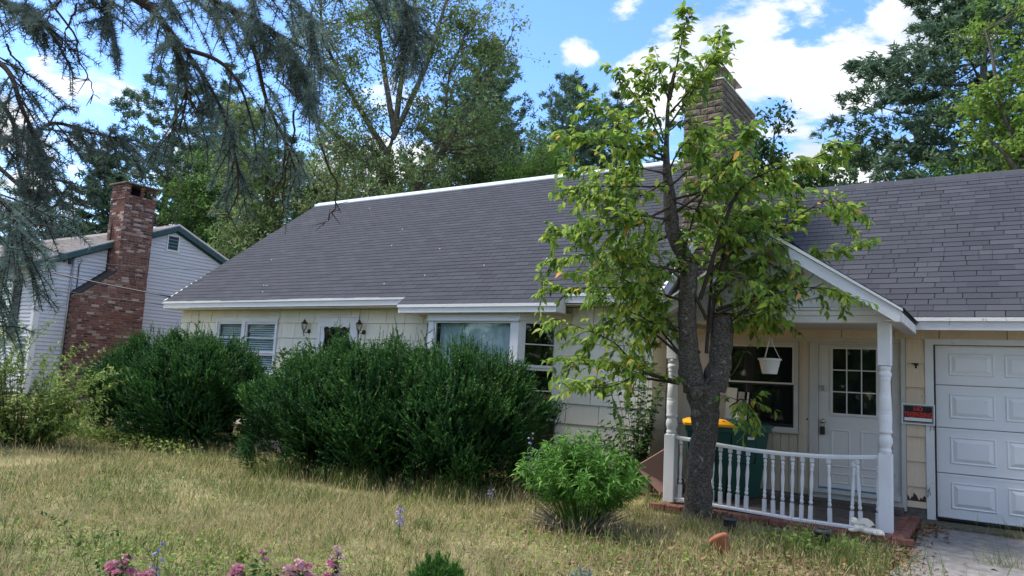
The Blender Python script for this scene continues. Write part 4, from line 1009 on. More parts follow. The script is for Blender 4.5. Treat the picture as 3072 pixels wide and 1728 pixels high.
# loose boards leaning in the corner of the porch
r = random.Random(2)
LB = [('board', 'cream painted wide board leaning behind the yellow lidded bin', 'boardwhite', -3.16, .14, 1.43, .10), ('board', 'grey bare wooden board leaning against the porch window behind the bins', 'board', -3.05, .085, 1.38, .16), ('board', 'thin white edged strip leaning rightmost of the boards behind the bins', 'plastic_white', -2.975, .018, 1.38, .2)]
for nm, lb, mt_, x, w, h, tilt in LB:
    m = MB(); M4 = Matrix.Translation((x, 10.36, slab_top)) @ Matrix.Rotation(-0.12, 4, 'X') @ Matrix.Rotation(tilt * .3, 4, 'Y')
    m.box(-w / 2, w / 2, -.012, .012, 0, h, M4); tag(m.build('leaning_board', mt_), lb, 'board', 'boards leaning on the porch')
m = MB(); M4 = Matrix.Translation((-2.84, 9.98, 1.075)) @ Matrix.Rotation(math.radians(22), 4, 'Y') @ Matrix.Rotation(-.3, 4, 'Z'); m.box(-.07, .07, -.01, .01, -.10, .10, M4)
tag(m.build('paper_sheet', 'boardwhite'), 'small pale card standing tilted on the green bin beside the yellow lid', 'card')

# reddish board leaning at the corner
m = MB(); m.add([(-3.93, 9.10, .37), (-3.55, 9.32, .66), (-3.50, 9.32, .13), (-3.60, 9.10, .08), (-3.93, 9.125, .385), (-3.55, 9.345, .675), (-3.50, 9.345, .145), (-3.60, 9.125, .095)],
              [(0, 3, 2, 1), (4, 5, 6, 7), (0, 1, 5, 4), (1, 2, 6, 5), (2, 3, 7, 6), (3, 0, 4, 7)])
tag(m.build('fallen_panel', 'brownboard'), 'reddish brown wooden panel propped at an angle behind the left porch post', 'panel')

# statue
st = thing('garden_statue', 'small white plaster figurine lying on the brick edge at the right porch post', 'statue', (-1.25, 8.60, 0.03))
m = MB()
for cc, rr in (((-1.27, 8.60, .11), (.095, .06, .075)), ((-1.36, 8.585, .175), (.055, .05, .055)), ((-1.18, 8.59, .075), (.10, .055, .05)), ((-1.06, 8.58, .055), (.085, .035, .03)), ((-1.05, 8.60, .085), (.07, .03, .03)), ((-1.385, 8.56, .06), (.06, .035, .03)), ((-1.33, 8.55, .09), (.035, .03, .05)), ((-.99, 8.575, .058), (.03, .025, .03)), ((-1.395, 8.555, .17), (.02, .018, .016))): m.ball([p0 + (q0 - p0) * .72 for p0, q0 in zip((-1.0, 8.6, .03), cc)], [q0 * .72 for q0 in rr], 14, 8)
o = m.build('body', 'statue', st); md = o.modifiers.new('merge', 'REMESH'); md.mode = 'VOXEL'; md.voxel_size = 0.009; md.use_smooth_shade = True
m = MB()
wp = [(-1.33, .14), (-1.32, .19), (-1.28, .225), (-1.22, .225), (-1.16, .19), (-1.13, .145), (-1.17, .135), (-1.21, .165), (-1.26, .165)]
wp = [(-1.0 + (a + 1.0) * .72, .03 + (b - .03) * .72) for a, b in wp]; m.prism(wp, 'y', 8.557, 8.570); m.prism([(a + .02, b + .01) for a, b in wp], 'y', 8.612, 8.624); m.build('wing', 'statue', st)
m = MB(); m.ball((-1.259, 8.593, .156), (.036, .034, .022), 10, 6); m.build('hair', 'statue', st)

# solar path lights
def make_solar():
    t = thing('solar_light', '', 'path light', (-2.36, 7.95, -0.05), 'solar path lights in the grass')
    m = MB(); m.lathe([(.030, -.06), (.036, .05), (.050, .06), (.05, .11), (.055, .115)], seg=16); m.build('stake', 'solar', t, True)
    m = MB()
    for k in range(14): a = 2 * math.pi * k / 14; m.box(-.004, .004, -.004, .004, .06, .125, Matrix.Rotation(a, 4, 'Z') @ Matrix.Translation((.062, 0, 0)))
    m.build('ribbed_shade', 'solar', t, True)
    m = MB(); m.lathe([(.075, .122), (.078, .132), (.070, .150), (.05, .155), (.045, .150)], seg=20); m.build('cap', 'solar', t, True)
    m = MB(); m.box(-.03, .03, -.03, .03, .151, .157); m.build('solar_cell', 'black', t, True)
    return t
so = make_solar(); so['label'] = 'dark solar path light in dry grass just right of the cherry trunk'
dup(so, (-1.42, 7.80, -0.03), 0.5, 'dark solar path light in weeds in front of the white figurine', 1.15)

# tipped flower pot
pt = thing('flower_pot', 'terracotta pot lying tipped over in the dry grass', 'flower pot', (-2.10, 7.22, -0.04))
M4 = Matrix.Translation((-2.10, 6.86, 0.02)) @ Matrix.Rotation(math.radians(-38), 4, 'Y') @ Matrix.Rotation(math.radians(-18), 4, 'X')
m = MB(); m.lathe([(.050, -.08), (.078, .045), (.088, .046), (.092, .085), (.080, .086), (.072, .04), (.046, -.07), (0, -.07)], seg=22, mtx=M4); m.build('pot_body', 'terracotta', pt)

# front steps between the yews
fs_ = thing('stone_steps', 'worn grey stone steps between the two dark yew hedges leading to the front door', 'steps', (-10.9, 8.9, 0))
r = random.Random(3)
for x0, x1, y0, y1, z1 in ((-12.0, -10.05, 8.62, 9.05, .10), (-11.9, -10.0, 9.05, 9.55, .19), (-12.3, -10.6, 8.25, 8.62, .035)):
    m = MB(); m.box(x0, x1, y0 + .003, y1, -.2, z1, bev=.018); m.build('step', 'stone', fs_)

# power cables from the neighbour's mast to this house
def cable(label, a, b, sag, rad):
    P = np.array([np.array(a) * (1 - t) + np.array(b) * t - np.array([0, 0, sag * 4 * t * (1 - t)]) for t in np.linspace(0, 1, 24)])
    m = MB(); m.tube(P, rad, 5); tag(m.build('overhead_cable', 'signblack'), label, 'cable', 'cables between the houses')
cable('thick twisted black cable crossing in front of the red brick chimney', (-24.5, 6.9, 4.45), (-15.86, 9.86, 2.86), .10, .016)
cable('thin upper cable running above the thick one towards the dark roof', (-19.95, 9.70, 3.84), (-15.2, 10.9, 3.62), .05, .007)
cable('thin lower cable running below the thick one behind the yew', (-24.5, 6.7, 3.55), (-15.93, 9.76, 2.66), .03, .007)

# ================================================================ the neighbour's house
NX, NY0, NYR, NZR = -20.2, 8.95, 12.476, 5.30
def nz(y): return NZR - 0.44 * abs(y - NYR)
nb = thing('neighbour_house', 'pale grey clapboard house with dark teal trim beside the red brick chimney', 'house', (-26, 12.4, 0.3))
m = MB(); m.box(-33, NX - .03, NY0 + .03, 16.0, 0.0, 3.70); m.prism([(NY0 + .03, 3.70), (16.0, 3.70), (NYR, NZR - .05)], 'x', -33, NX - .03); nwall = m.build('wall', 'wallcore', nb)
z = 0.42
while z < 5.2:
    zt = z + 0.1
    y0 = max(NY0, NYR - (NZR - z) / 0.44 + .02); y1 = min(16.02, NYR + (NZR - z) / 0.44 - .02)
    yt0 = max(NY0, NYR - (NZR - zt) / 0.44 + .02); yt1 = min(16.02, NYR + (NZR - zt) / 0.44 - .02)
    if y1 - y0 > .1:
        yt0, yt1 = min(yt0, yt1), max(yt0, yt1)
        m = MB(); m.add([(NX + .026, y0, z), (NX + .026, y1, z), (NX + .001, yt1, zt), (NX + .001, yt0, zt), (NX - .02, y0, z), (NX - .02, y1, z)], [(0, 1, 2, 3), (0, 4, 5, 1)]); m.build('clapboard', 'clap', nwall)
    if zt < 3.75:
        m = MB(); m.add([(-33, NY0 - .026, z), (NX, NY0 - .026, z), (NX, NY0 - .001, zt), (-33, NY0 - .001, zt), (-33, NY0 + .02, z), (NX, NY0 + .02, z)], [(0, 1, 2, 3), (0, 4, 5, 1)]); m.build('clapboard', 'clap', nwall)
    z += 0.1
m = MB(); m.box(NX - .02, NX + .028, NY0 - .028, NY0 + .11, .40, 3.72); m.box(NX - .11, NX - .02, NY0 - .028, NY0 + .0, .40, 3.72); m.build('corner_board', 'white', nb)
m = MB(); m.box(-33, NX - .01, NY0 + .02, 16.0, -.2, .42); m.build('foundation', 'concrete', nb)
m = MB(); y0, y1 = NY0 - .32, 16.3
m.prism([(y0, nz(y0) + .02), (NYR, NZR + .02), (y1, nz(y1) + .02), (y1, nz(y1) + .09), (NYR, NZR + .09), (y0, nz(y0) + .09)], 'x', -33.2, NX + .16); nroof = m.build('roof', 'nroof', nb)
r = random.Random(14); sm = {}
for i in range(26):
    x = -33.2 - r.random() * .3
    while x < NX + .15:
        a, b = max(x, -33.2), min(x + .33, NX + .16); x += .335
        u = i * .143 - .02
        if b - a < .05 or a < -27.5: continue
        yy = y0 + u * math.cos(.4145); zz = nz(yy) + .092
        k = round(b - a, 2)
        if k not in sm: sm[k] = MB().add([(0, 0, .012), (k, 0, .012), (k, .16, .004), (0, .16, .004), (0, 0, 0), (k, 0, 0)], [(0, 1, 2, 3), (4, 5, 1, 0)]).mesh('shingle', 'nroof')
        if i % 2 == 0 or a > -22.5:
            o = link('shingle', sm[k], nroof); o.matrix_basis = Matrix.Translation((a, yy, zz)) @ Matrix.Rotation(.4145, 4, 'X')
for ya, yb in ((y0, NYR), (NYR, y1)):
    m = MB(); m.prism([(ya, nz(ya) + .075), (yb, nz(yb) + .075), (yb, nz(yb) - .11), (ya, nz(ya) - .11)], 'x', NX + .125, NX + .150); m.build('rake_board', 'teal', nroof)
    m = MB(); m.prism([(ya, nz(ya) + .10), (yb, nz(yb) + .10), (yb, nz(yb) + .055), (ya, nz(ya) + .055)], 'x', NX + .152, NX + .175); m.build('rake_trim', 'white', nroof)
    m = MB(); m.prism([(ya, nz(ya) - .02), (yb, nz(yb) - .02), (yb, nz(yb) - .15), (ya, nz(ya) - .15)], 'x', NX + .016, NX + .034); m.build('frieze_board', 'teal', nroof)
m = MB(); m.box(-33.2, NX + .15, y0 - .02, y0, nz(y0) - .06, nz(y0) + .085); m.build('fascia_board', 'teal', nroof)
m = MB(); m.box(-33.1, NX + .12, y0 + .002, NY0 - .016, nz(y0) - .05, nz(y0) - .035); m.build('soffit', 'soffit', nroof)
# gable vent
m = MB(); va, vb, vc, vd = 12.235, 12.62, 4.60, 5.06
m.box(NX + .016, NX + .045, va, va + .035, vc, vd); m.box(NX + .016, NX + .045, vb - .035, vb, vc, vd); m.box(NX + .016, NX + .045, va + .035, vb - .035, vd - .035, vd); m.box(NX + .016, NX + .05, va - .03, vb + .03, vc - .03, vc + .02)
gv = m.build('gable_vent', 'white', nb)
m = MB(); m.box(NX + .015, NX + .018, va + .03, vb - .03, vc + .02, vd - .03); m.build('dark_backing', 'dark', gv)
for k in range(8):
    z = vc + .03 + k * .05; m = MB(); m.add([(NX + .04, va + .03, z), (NX + .04, vb - .03, z), (NX + .02, vb - .03, z + .045), (NX + .02, va + .03, z + .045)], [(0, 1, 2, 3)]); m.build('louvre', 'teal', gv)
# window with shutters on the street side
m = MB(); ring(m, -22.5, -21.45, 1.7, 3.3, .06, NY0 - .05, NY0 + .01); m.box(-22.44, -21.51, NY0 - .04, NY0, 2.47, 2.52); nw = m.build('window', 'white', nb)
m = MB(); m.box(-22.44, -21.51, NY0 - .03, NY0 - .024, 1.76, 3.24); m.build('pane', 'pane_r', nw)
m = MB(); m.box(-22.44, -21.51, NY0 - .016, NY0 - .010, 1.76, 3.24); m.build('dark_backing', 'dark', nw)
for a in (-22.95, -21.40):
    m = MB(); ring(m, a, a + .42, 1.7, 3.3, .05, NY0 - .05, NY0 - .015)
    for k in range(30): z = 1.77 + k * .05; m.add([(a + .05, NY0 - .045, z), (a + .37, NY0 - .045, z), (a + .37, NY0 - .02, z + .045), (a + .05, NY0 - .02, z + .045)], [(0, 1, 2, 3)])
    m.build('shutter', 'black', nb)
# service mast
m = MB(); m.tube([(NX + .05, 9.70, 3.95), (NX + .05, 9.69, .8)], .022, 8); m.build('conduit', 'galv', nb)
m = MB(); m.tube([(NX + .04, 9.86, 3.80), (NX + .03, 9.88, 2.6), (NX + .03, 9.87, .9)], .012, 6); m.tube([(NX + .05, 9.70, 3.93), (NX + .15, 9.78, 3.98), (NX + .12, 9.88, 3.90), (NX + .05, 9.87, 3.78)], .008, 5); m.build('service_cable', 'black', nb)
m = MB(); m.box(NX + .02, NX + .09, 9.44, 9.52, 3.80, 3.95, Matrix.Translation((0, 0, 0))); m.box(NX + .02, NX + .09, 9.58, 9.64, 3.76, 3.88); m.build('floodlight', 'black', nb)
# red brick chimney with a sloped shoulder
KX, KY0, KY1, KYL = -19.70, 10.62, 11.50, 9.76
def yleft(z): return KYL if z < 3.0 else (KYL + (z - 3.0) / .70 * (KY0 - KYL) if z < 3.70 else KY0)
m = MB()
m.prism([(KYL + .012, 0.1), (KY1 - .012, .1), (KY1 - .012, 5.84), (KY0 + .012, 5.84), (KY0 + .012, 3.69), (KYL + .012, 2.99)], 'x', -20.42, KX - .012)
nch = m.build('brick_chimney', 'mortar', nb)
m = MB(); m.prism([(KYL + .0, 3.0), (KY0, 3.70), (KY0, 3.735), (KYL - .03, 3.03)], 'x', -20.3, KX + .006); m.build('shoulder_cap', 'mortar_dark', nch)
m = MB(); m.prism([(KYL - .02, .3), (KYL - .02, 3.02), (KY0 - .02, 3.72), (KY0 - .02, 5.0), (KY0 - .05, 5.0), (KY0 - .05, 3.735), (KYL - .05, 3.03), (KYL - .05, .3)], 'x', NX + .012, NX + .05); m.build('flashing_strip', 'black', nch)
brs = []; r = random.Random(77); pz = 0.0685; z = 0.30; i = 0
OP = [(10.76, 11.03), (11.16, 11.40)]
while z < 6.13:
    yl = yleft(z + .05); corb = .016 if 5.66 < z < 5.80 else 0
    y = yl - (.1 if i % 2 else 0)
    while y < KY1 - .01:
        a, b = max(y, yl), min(y + .205, KY1); y += .205
        if z > 5.83:
            segs = []; cur = a
            for p, q in OP:
                if q > cur and p < b:
                    if p > cur: segs.append((cur, p))
                    cur = max(cur, min(q, b))
            if cur < b: segs.append((cur, b))
        else: segs = [(a, b)]
        for p, q in segs:
            if q - p > .03: brs.append(('x', p, q, z, KX + corb))
    x = KX - (.0 if i % 2 else .105)
    if i % 2 == 0: brs.append(('y', KX - .10, KX, z, yl - corb))
    while x > -20.42:
        a = max(x - .205, -20.42); brs.append(('y', a, x, z, yl - corb)) if x - a > .04 and (z > 3.7 or a > -20.25) else None; x -= .205
    z += pz; i += 1
def bv(): k = r.random(); return r.uniform(.25, .65) if k < .72 else (r.uniform(0, .2) if k < .86 else r.uniform(.75, 1.0))
brs.sort(key=lambda q: (0 if q[0] == 'x' and q[3] > 2.1 else 1, -q[3]))
bmesh_c = {}
for kk, (ax_, a, b, z, f) in enumerate(brs):
    L = round(b - a - .012, 2); kv = int(bv() * 7.99)
    if kk == 300: stuffb = MB(); stv = []
    if kk < 300:
        key = (L, kv)
        if key not in bmesh_c: bmesh_c[key] = MB().box(0, L, 0, .06, 0, .0565, bev=.004).mesh('brick', 'brick', kv / 7)
        o = link('brick', bmesh_c[key], nch)
        o.matrix_basis = (Matrix.Translation((f, a + .006, z)) @ Matrix.Rotation(math.pi / 2, 4, 'Z')) if ax_ == 'x' else Matrix.Translation((a + .006, f, z))
        o.location += Vector((r.uniform(-.003, .003), r.uniform(-.003, .003), 0))
    else:
        if ax_ == 'x': stuffb.box(f - .06, f + r.uniform(-.003, .003), a + .006, b - .006, z, z + .0565)
        else: stuffb.box(a + .006, b - .006, f + r.uniform(-.003, .003), f + .06, z, z + .0565)
        stv += [kv / 7] * 8
me = stuffb.mesh('brickwork', 'brick', 0.5); me.attributes['v'].data.foreach_set('value', np.array(stv, np.float32)); o = link('brickwork', me, nch); o['kind'] = 'stuff'
m = MB(); m.box(-20.40, KX - .05, KY0 + .05, KY1 - .05, 5.83, 5.86); m.box(-20.40, -20.2, KY0 + .02, KY1 - .02, 5.85, 6.13); m.build('flue_floor', 'dark', nch)
m = MB(); m.box(-20.52, KX + .07, KY0 - .07, KY1 + .09, 6.135, 6.175, bev=.01); m.build('cap_slab', 'concrete', nch)
m = MB(); m.box(KX - .01, KX + .004, 10.35, 10.62, .55, .95); m.build('cleanout_door', 'black', nch)
# ================================================================ plants
def bark_obj(name, segs, mname, parent, n=14, seg=8):
    fb = FB()
    for pts, r0, r1, k in segs:
        P = smooth_path(pts, k); R = np.linspace(r0, r1, k); V, T = tube_np(P, R, seg); fb.add(V, T, .5)
    return fb.build(name, mname, parent, smooth=True)

# ---- the cherry in front of the porch
CH_TR = [[(-2.9,8.52,-0.19,0.214),(-2.88,8.49,0.08,0.191),(-2.86,8.44,0.53,0.175),(-2.8,8.42,0.91,0.175),(-2.8,8.37,1.25,0.198),(-2.8,8.34,1.48,0.252)],[(-2.88,8.3,1.4,0.175),(-2.93,8.23,1.66,0.16),(-2.94,8.17,2.04,0.137),(-2.94,8.12,2.41,0.126),(-2.91,8.08,2.76,0.13),(-2.96,8.02,2.94,0.114),(-3.05,7.93,3.16,0.107),(-3.08,7.86,3.54,0.092),(-3.1,7.79,3.91,0.057),(-3.09,7.74,4.29,0.034),(-3.06,7.7,4.71,0.023),(-2.99,7.69,5.05,0.015)],[(-2.71,8.41,1.41,0.183),(-2.64,8.41,1.75,0.168),(-2.61,8.38,2.06,0.156),(-2.6,8.35,2.28,0.145)]]
CH_BR = [[(-3.03,7.67,4.65),(-2.86,7.43,5.08),(-2.71,7.2,5.46)],[(-3.04,7.69,4.5),(-2.79,7.84,4.91),(-2.52,7.98,5.49)],[(-3.06,7.7,4.35),(-2.7,7.71,4.85),(-2.52,7.66,5.08)],[(-3.11,7.69,4.16),(-3.33,7.59,4.6),(-3.61,7.46,5.02)],[(-3.1,7.69,4.2),(-3.25,7.66,4.61),(-3.34,7.69,5.02)],[(-3.09,7.72,4.01),(-3.23,7.15,4.05),(-3.47,6.49,4.27)],[(-3.09,7.73,3.97),(-3.37,7.02,3.96),(-3.66,6.3,3.91)],[(-3.08,7.75,3.82),(-3.59,7.77,3.96),(-4.33,7.65,3.95)],[(-3.08,7.76,3.75),(-3.32,7.39,3.45),(-3.71,6.88,3.37)],[(-3.06,7.82,3.45),(-3.38,7.37,3.15),(-4.0,6.7,2.97)],[(-3.03,7.88,3.15),(-3.6,8.06,3.06),(-4.7,7.9,2.92)],[(-2.95,7.99,2.78),(-3.42,7.68,2.56),(-3.96,7.22,3.08)],[(-2.96,8.04,2.41),(-3.62,7.95,2.52),(-4.63,7.66,2.51)],[(-3.01,8.14,1.48),(-3.35,7.88,1.59),(-3.65,7.62,1.91),(-4.21,7.21,2.14)],[(-3.01,8.14,1.46),(-3.42,7.97,1.52),(-3.74,7.83,1.65),(-4.4,7.51,1.64)],[(-3.02,8.13,1.46),(-3.27,7.71,1.55),(-3.52,7.31,1.37),(-3.78,6.89,1.37)],[(-2.95,8.1,2.03),(-3.33,7.98,2.17),(-3.86,7.73,2.46)],[(-2.94,8.15,1.73),(-3.34,8.11,2.03),(-3.78,8.06,2.22),(-4.27,8.07,1.77)],[(-2.81,8.22,1.82),(-3.12,7.98,2.17),(-3.28,7.85,2.5),(-3.5,7.66,2.91)],[(-2.75,8.27,1.82),(-2.74,8.31,2.44),(-2.73,8.37,2.99),(-2.65,8.48,3.48),(-2.48,8.66,3.92)],[(-2.73,8.25,2.05),(-2.56,8.33,2.9),(-2.09,8.67,3.28),(-1.61,9.02,3.68),(-1.36,9.29,3.58)],[(-2.67,8.25,2.24),(-2.25,8.19,2.41),(-1.67,8.24,2.56),(-1.21,8.24,2.44)],[(-2.64,8.26,2.31),(-2.2,8.7,2.59),(-1.9,9.03,2.94),(-1.26,9.6,3.25)],[(-2.68,8.29,1.94),(-2.35,8.56,2.27),(-2.11,8.82,2.25)],[(-2.8,8.15,2.42),(-2.43,8.12,3.54),(-2.09,8.19,3.83),(-1.75,8.29,3.93),(-1.32,8.44,4.13)],[(-3.03,7.83,3.53),(-2.58,7.77,3.62),(-2.19,7.63,4.02),(-2.05,7.38,4.08)],[(-3.03,7.85,3.38),(-2.55,8.5,3.88),(-2.03,9.23,3.93)],[(-2.66,8.16,2.95),(-2.33,8.31,3.19),(-1.98,8.53,3.06)],[(-2.7,8.19,2.57),(-2.33,8.61,2.93),(-1.93,9.14,2.76)],[(-3.11,7.7,4.09),(-3.47,7.87,4.1),(-3.82,8.08,3.91)],[(-3.08,7.75,3.82),(-2.95,8.01,4.24),(-2.85,8.32,4.15)],[(-2.91,8.18,1.66),(-3.25,8.21,2.04),(-3.44,8.36,2.25),(-3.76,8.52,1.81)],[(-3.06,7.83,3.38),(-3.22,7.66,3.04),(-3.5,7.4,2.79)],[(-2.92,8.04,2.6),(-3.27,8.1,2.81),(-3.65,8.23,2.44)],[(-3.06,7.81,3.53),(-2.76,7.97,3.38),(-2.5,8.12,3.16)],[(-2.7,8.17,2.72),(-2.61,8.5,3.01),(-2.41,8.87,3.55),(-1.99,9.43,3.72)],[(-3.05,7.79,3.68),(-2.94,8.23,4.02),(-2.74,8.7,4.54)],[(-3.06,7.84,3.3),(-3.26,7.28,3.24),(-3.52,6.7,3.09)],[(-2.95,8.0,2.71),(-3.14,7.48,2.71),(-3.57,6.83,2.52)],[(-2.7,8.21,2.42),(-2.31,8.13,2.67),(-2.03,8.04,2.39)],[(-2.63,8.23,2.58),(-2.58,8.64,3.43),(-2.25,9.33,3.68)],[(-2.74,8.22,2.2),(-2.93,7.95,2.85),(-2.68,7.95,3.68),(-2.41,8.03,4.02)],[(-2.6,8.41,1.49),(-2.48,8.6,1.69),(-2.43,8.73,1.93)],[(-2.54,8.49,1.23),(-2.37,8.37,1.32),(-2.21,8.29,1.1)],[(-2.68,8.28,2.05),(-2.49,8.39,2.21),(-2.26,8.49,2.53),(-2.06,8.6,2.73)],[(-3.11,7.71,3.97),(-3.16,7.53,4.16),(-3.55,7.13,4.24)],[(-3.07,7.78,3.68),(-3.51,7.34,3.61),(-3.85,6.97,3.55)],[(-3.05,7.66,4.65),(-3.12,7.67,4.87),(-3.19,7.68,5.13)],[(-3.07,7.69,4.28),(-2.94,7.85,4.46),(-2.81,8.04,4.35)]]
cherry = thing('cherry_tree', 'young cherry tree with dark lichened trunk standing in front of the porch railing', 'tree', (-3.0, 8.3, -0.06))
fb = FB()
for ti, t in enumerate(CH_TR):
    P = smooth_path([q[:3] for q in t], 40); R = smooth_path([(q[3], 0, 0) for q in t], 40)[:, 0]
    V, T = tube_np(P, R * (0.83 if ti == 0 else 0.78), 22)
    # lumpy bark
    nrmv = unit(V - np.repeat(P, 22, 0)); ph = V * 9.0
    V = V + nrmv * ((np.sin(ph[:, 0] * 3 + ph[:, 2]) + np.sin(ph[:, 1] * 4 - ph[:, 2] * 1.7) + np.sin(ph[:, 2] * 3.1 + ph[:, 0] * 2)) * 0.035 * np.repeat(R, 22) + rng.normal(0, .012, len(V)) * np.repeat(R, 22))[:, None]
    fb.add(V, T, .5)
    if ti == 2: fb.add(*(lambda c, rr: (np.array([c + rr * np.array([math.cos(a), math.sin(a), 0]) for a in np.arange(12) * math.pi / 6] + [c + np.array([0, 0, .01])]), np.array([(i, (i + 1) % 12, 12) for i in range(12)])))(P[-1], R[-1]), .5)
fb.build('trunk', 'bark_cherry', cherry, smooth=True)
for p, rr in (((-2.79, 8.08, 1.37), .075), ((-2.80, 8.10, 1.13), .06)):    # old pruning scars
    m = MB()
    for k in range(3): m.lathe([(rr * (1 - k * .3), 0), (rr * (.9 - k * .3), .012 - .01 * k), (rr * .2, .002)], seg=14, mtx=Matrix.Translation(p) @ Matrix.Rotation(.55, 4, 'Z') @ Matrix.Rotation(math.pi / 2, 4, 'X'))
    m.build('pruning_scar', 'bark_cherry', cherry)
LP, LD, LN, LL, LW, LV = [], [], [], [], [], []
def twig_leaves(P, k, droop=.5, ll=(.055, .125), olive=.0):
    """k leaves along the outer part of path P, hanging off alternately"""
    n = len(P); D = np.gradient(P, axis=0); D = D / (np.linalg.norm(D, axis=1)[:, None] + 1e-9)
    for j in range(k):
        t = (j + rng.random()) / k; i = min(n - 1, int(t * n)); d = D[i]
        side = np.cross(d, [0, 0, 1]); side /= np.linalg.norm(side) + 1e-9
        s = 1 if j % 2 else -1
        v = d * rng.uniform(.3, .8) + side * s * rng.uniform(.4, 1.0) + np.array([0, 0, -droop * rng.uniform(.3, 1.8)]) + rng.normal(0, .25, 3)
        nn = np.array([0, 0, 1.0]) + rng.normal(0, .45, 3)
        L = rng.uniform(*ll)
        LP.append(P[i] + v / np.linalg.norm(v) * .012); LD.append(v); LN.append(nn); LL.append(L); LW.append(L * rng.uniform(.42, .54))
        u = rng.random(); LV.append(rng.uniform(.9, 1.0) if u < .012 else min(.72, max(0, rng.normal(.42, .22))))
for bi, b in enumerate(CH_BR):
    P = smooth_path(b, 36); Lb = np.linalg.norm(np.diff(P, axis=0), axis=1).sum()
    P[3:-1] += np.cumsum(rng.normal(0, .004, (32, 3)), axis=0) * .6
    fb = FB(); r0 = .006 + .0075 * Lb; V, T = tube_np(P, np.linspace(r0, .0025, 36), 7); fb.add(V, T, .5)
    bare = (bi == 42)
    nt = 0 if bare else int(Lb * 12.5) + 4
    for j in range(nt):
        t = .22 + .78 * (j + rng.random()) / nt; i = min(34, int(t * 36)); d = P[min(35, i + 1)] - P[i]; d /= np.linalg.norm(d) + 1e-9
        v = unit((d * .8 + rng.normal(0, .65, 3) + np.array([0, 0, .15]))[None])[0]; L = rng.uniform(.14, .42) * (1.15 - .4 * t)
        q = np.array([P[i] + v * L * s + np.array([0, 0, -.25 * L * s * s]) for s in np.linspace(0, 1, 8)])
        V, T = tube_np(q, np.linspace(.0042, .0016, 8), 4); fb.add(V, T, .5)
        twig_leaves(q[2:], int(rng.uniform(8, 17)))
    if not bare: twig_leaves(P[16:], int(Lb * 14)); twig_leaves(P[-6:], 9, .2)
    fb.build('branch', 'twig', cherry, smooth=True)
    if bare: twig_leaves(P[-6:], 3)
LP, LD, LN, LL, LW, LV = map(np.array, (LP, LD, LN, LL, LW, LV))
dist = (LP - np.array(EYE)) @ np.array(CF); order = np.argsort(-(LL / dist)); single, rest = order[:300], order[300:]
fb = FB(); blades(fb, LP[rest], LD[rest], LN[rest], LL[rest], LW[rest], LV[rest], 'leaf8'); fb.build('foliage', 'leaf_cherry', cherry, kind='stuff')
lm = {}
for i in single:
    kv = int(LV[i] * 9.99)
    if kv not in lm:
        f2 = FB(); blades(f2, np.zeros((1, 3)), np.array([[1., 0, 0]]), np.array([[0, 0, 1.]]), 1.0, .48, kv / 10 + .05, 'leaf8'); lm[kv] = f2.mesh('leaf', 'leaf_cherry')
    d = Vector(LD[i]).normalized(); s = d.cross(Vector(LN[i])).normalized(); u = s.cross(d)
    # local x = d, local y as in blades(): S = D x N
    o = link('leaf', lm[kv], cherry); L = float(LL[i]); wv = float(LW[i] / .48)
    o.matrix_basis = Matrix(((d.x * L, -s.x * wv, u.x * L, LP[i][0]), (d.y * L, -s.y * wv, u.y * L, LP[i][1]), (d.z * L, -s.z * wv, u.z * L, LP[i][2]), (0, 0, 0, 1)))

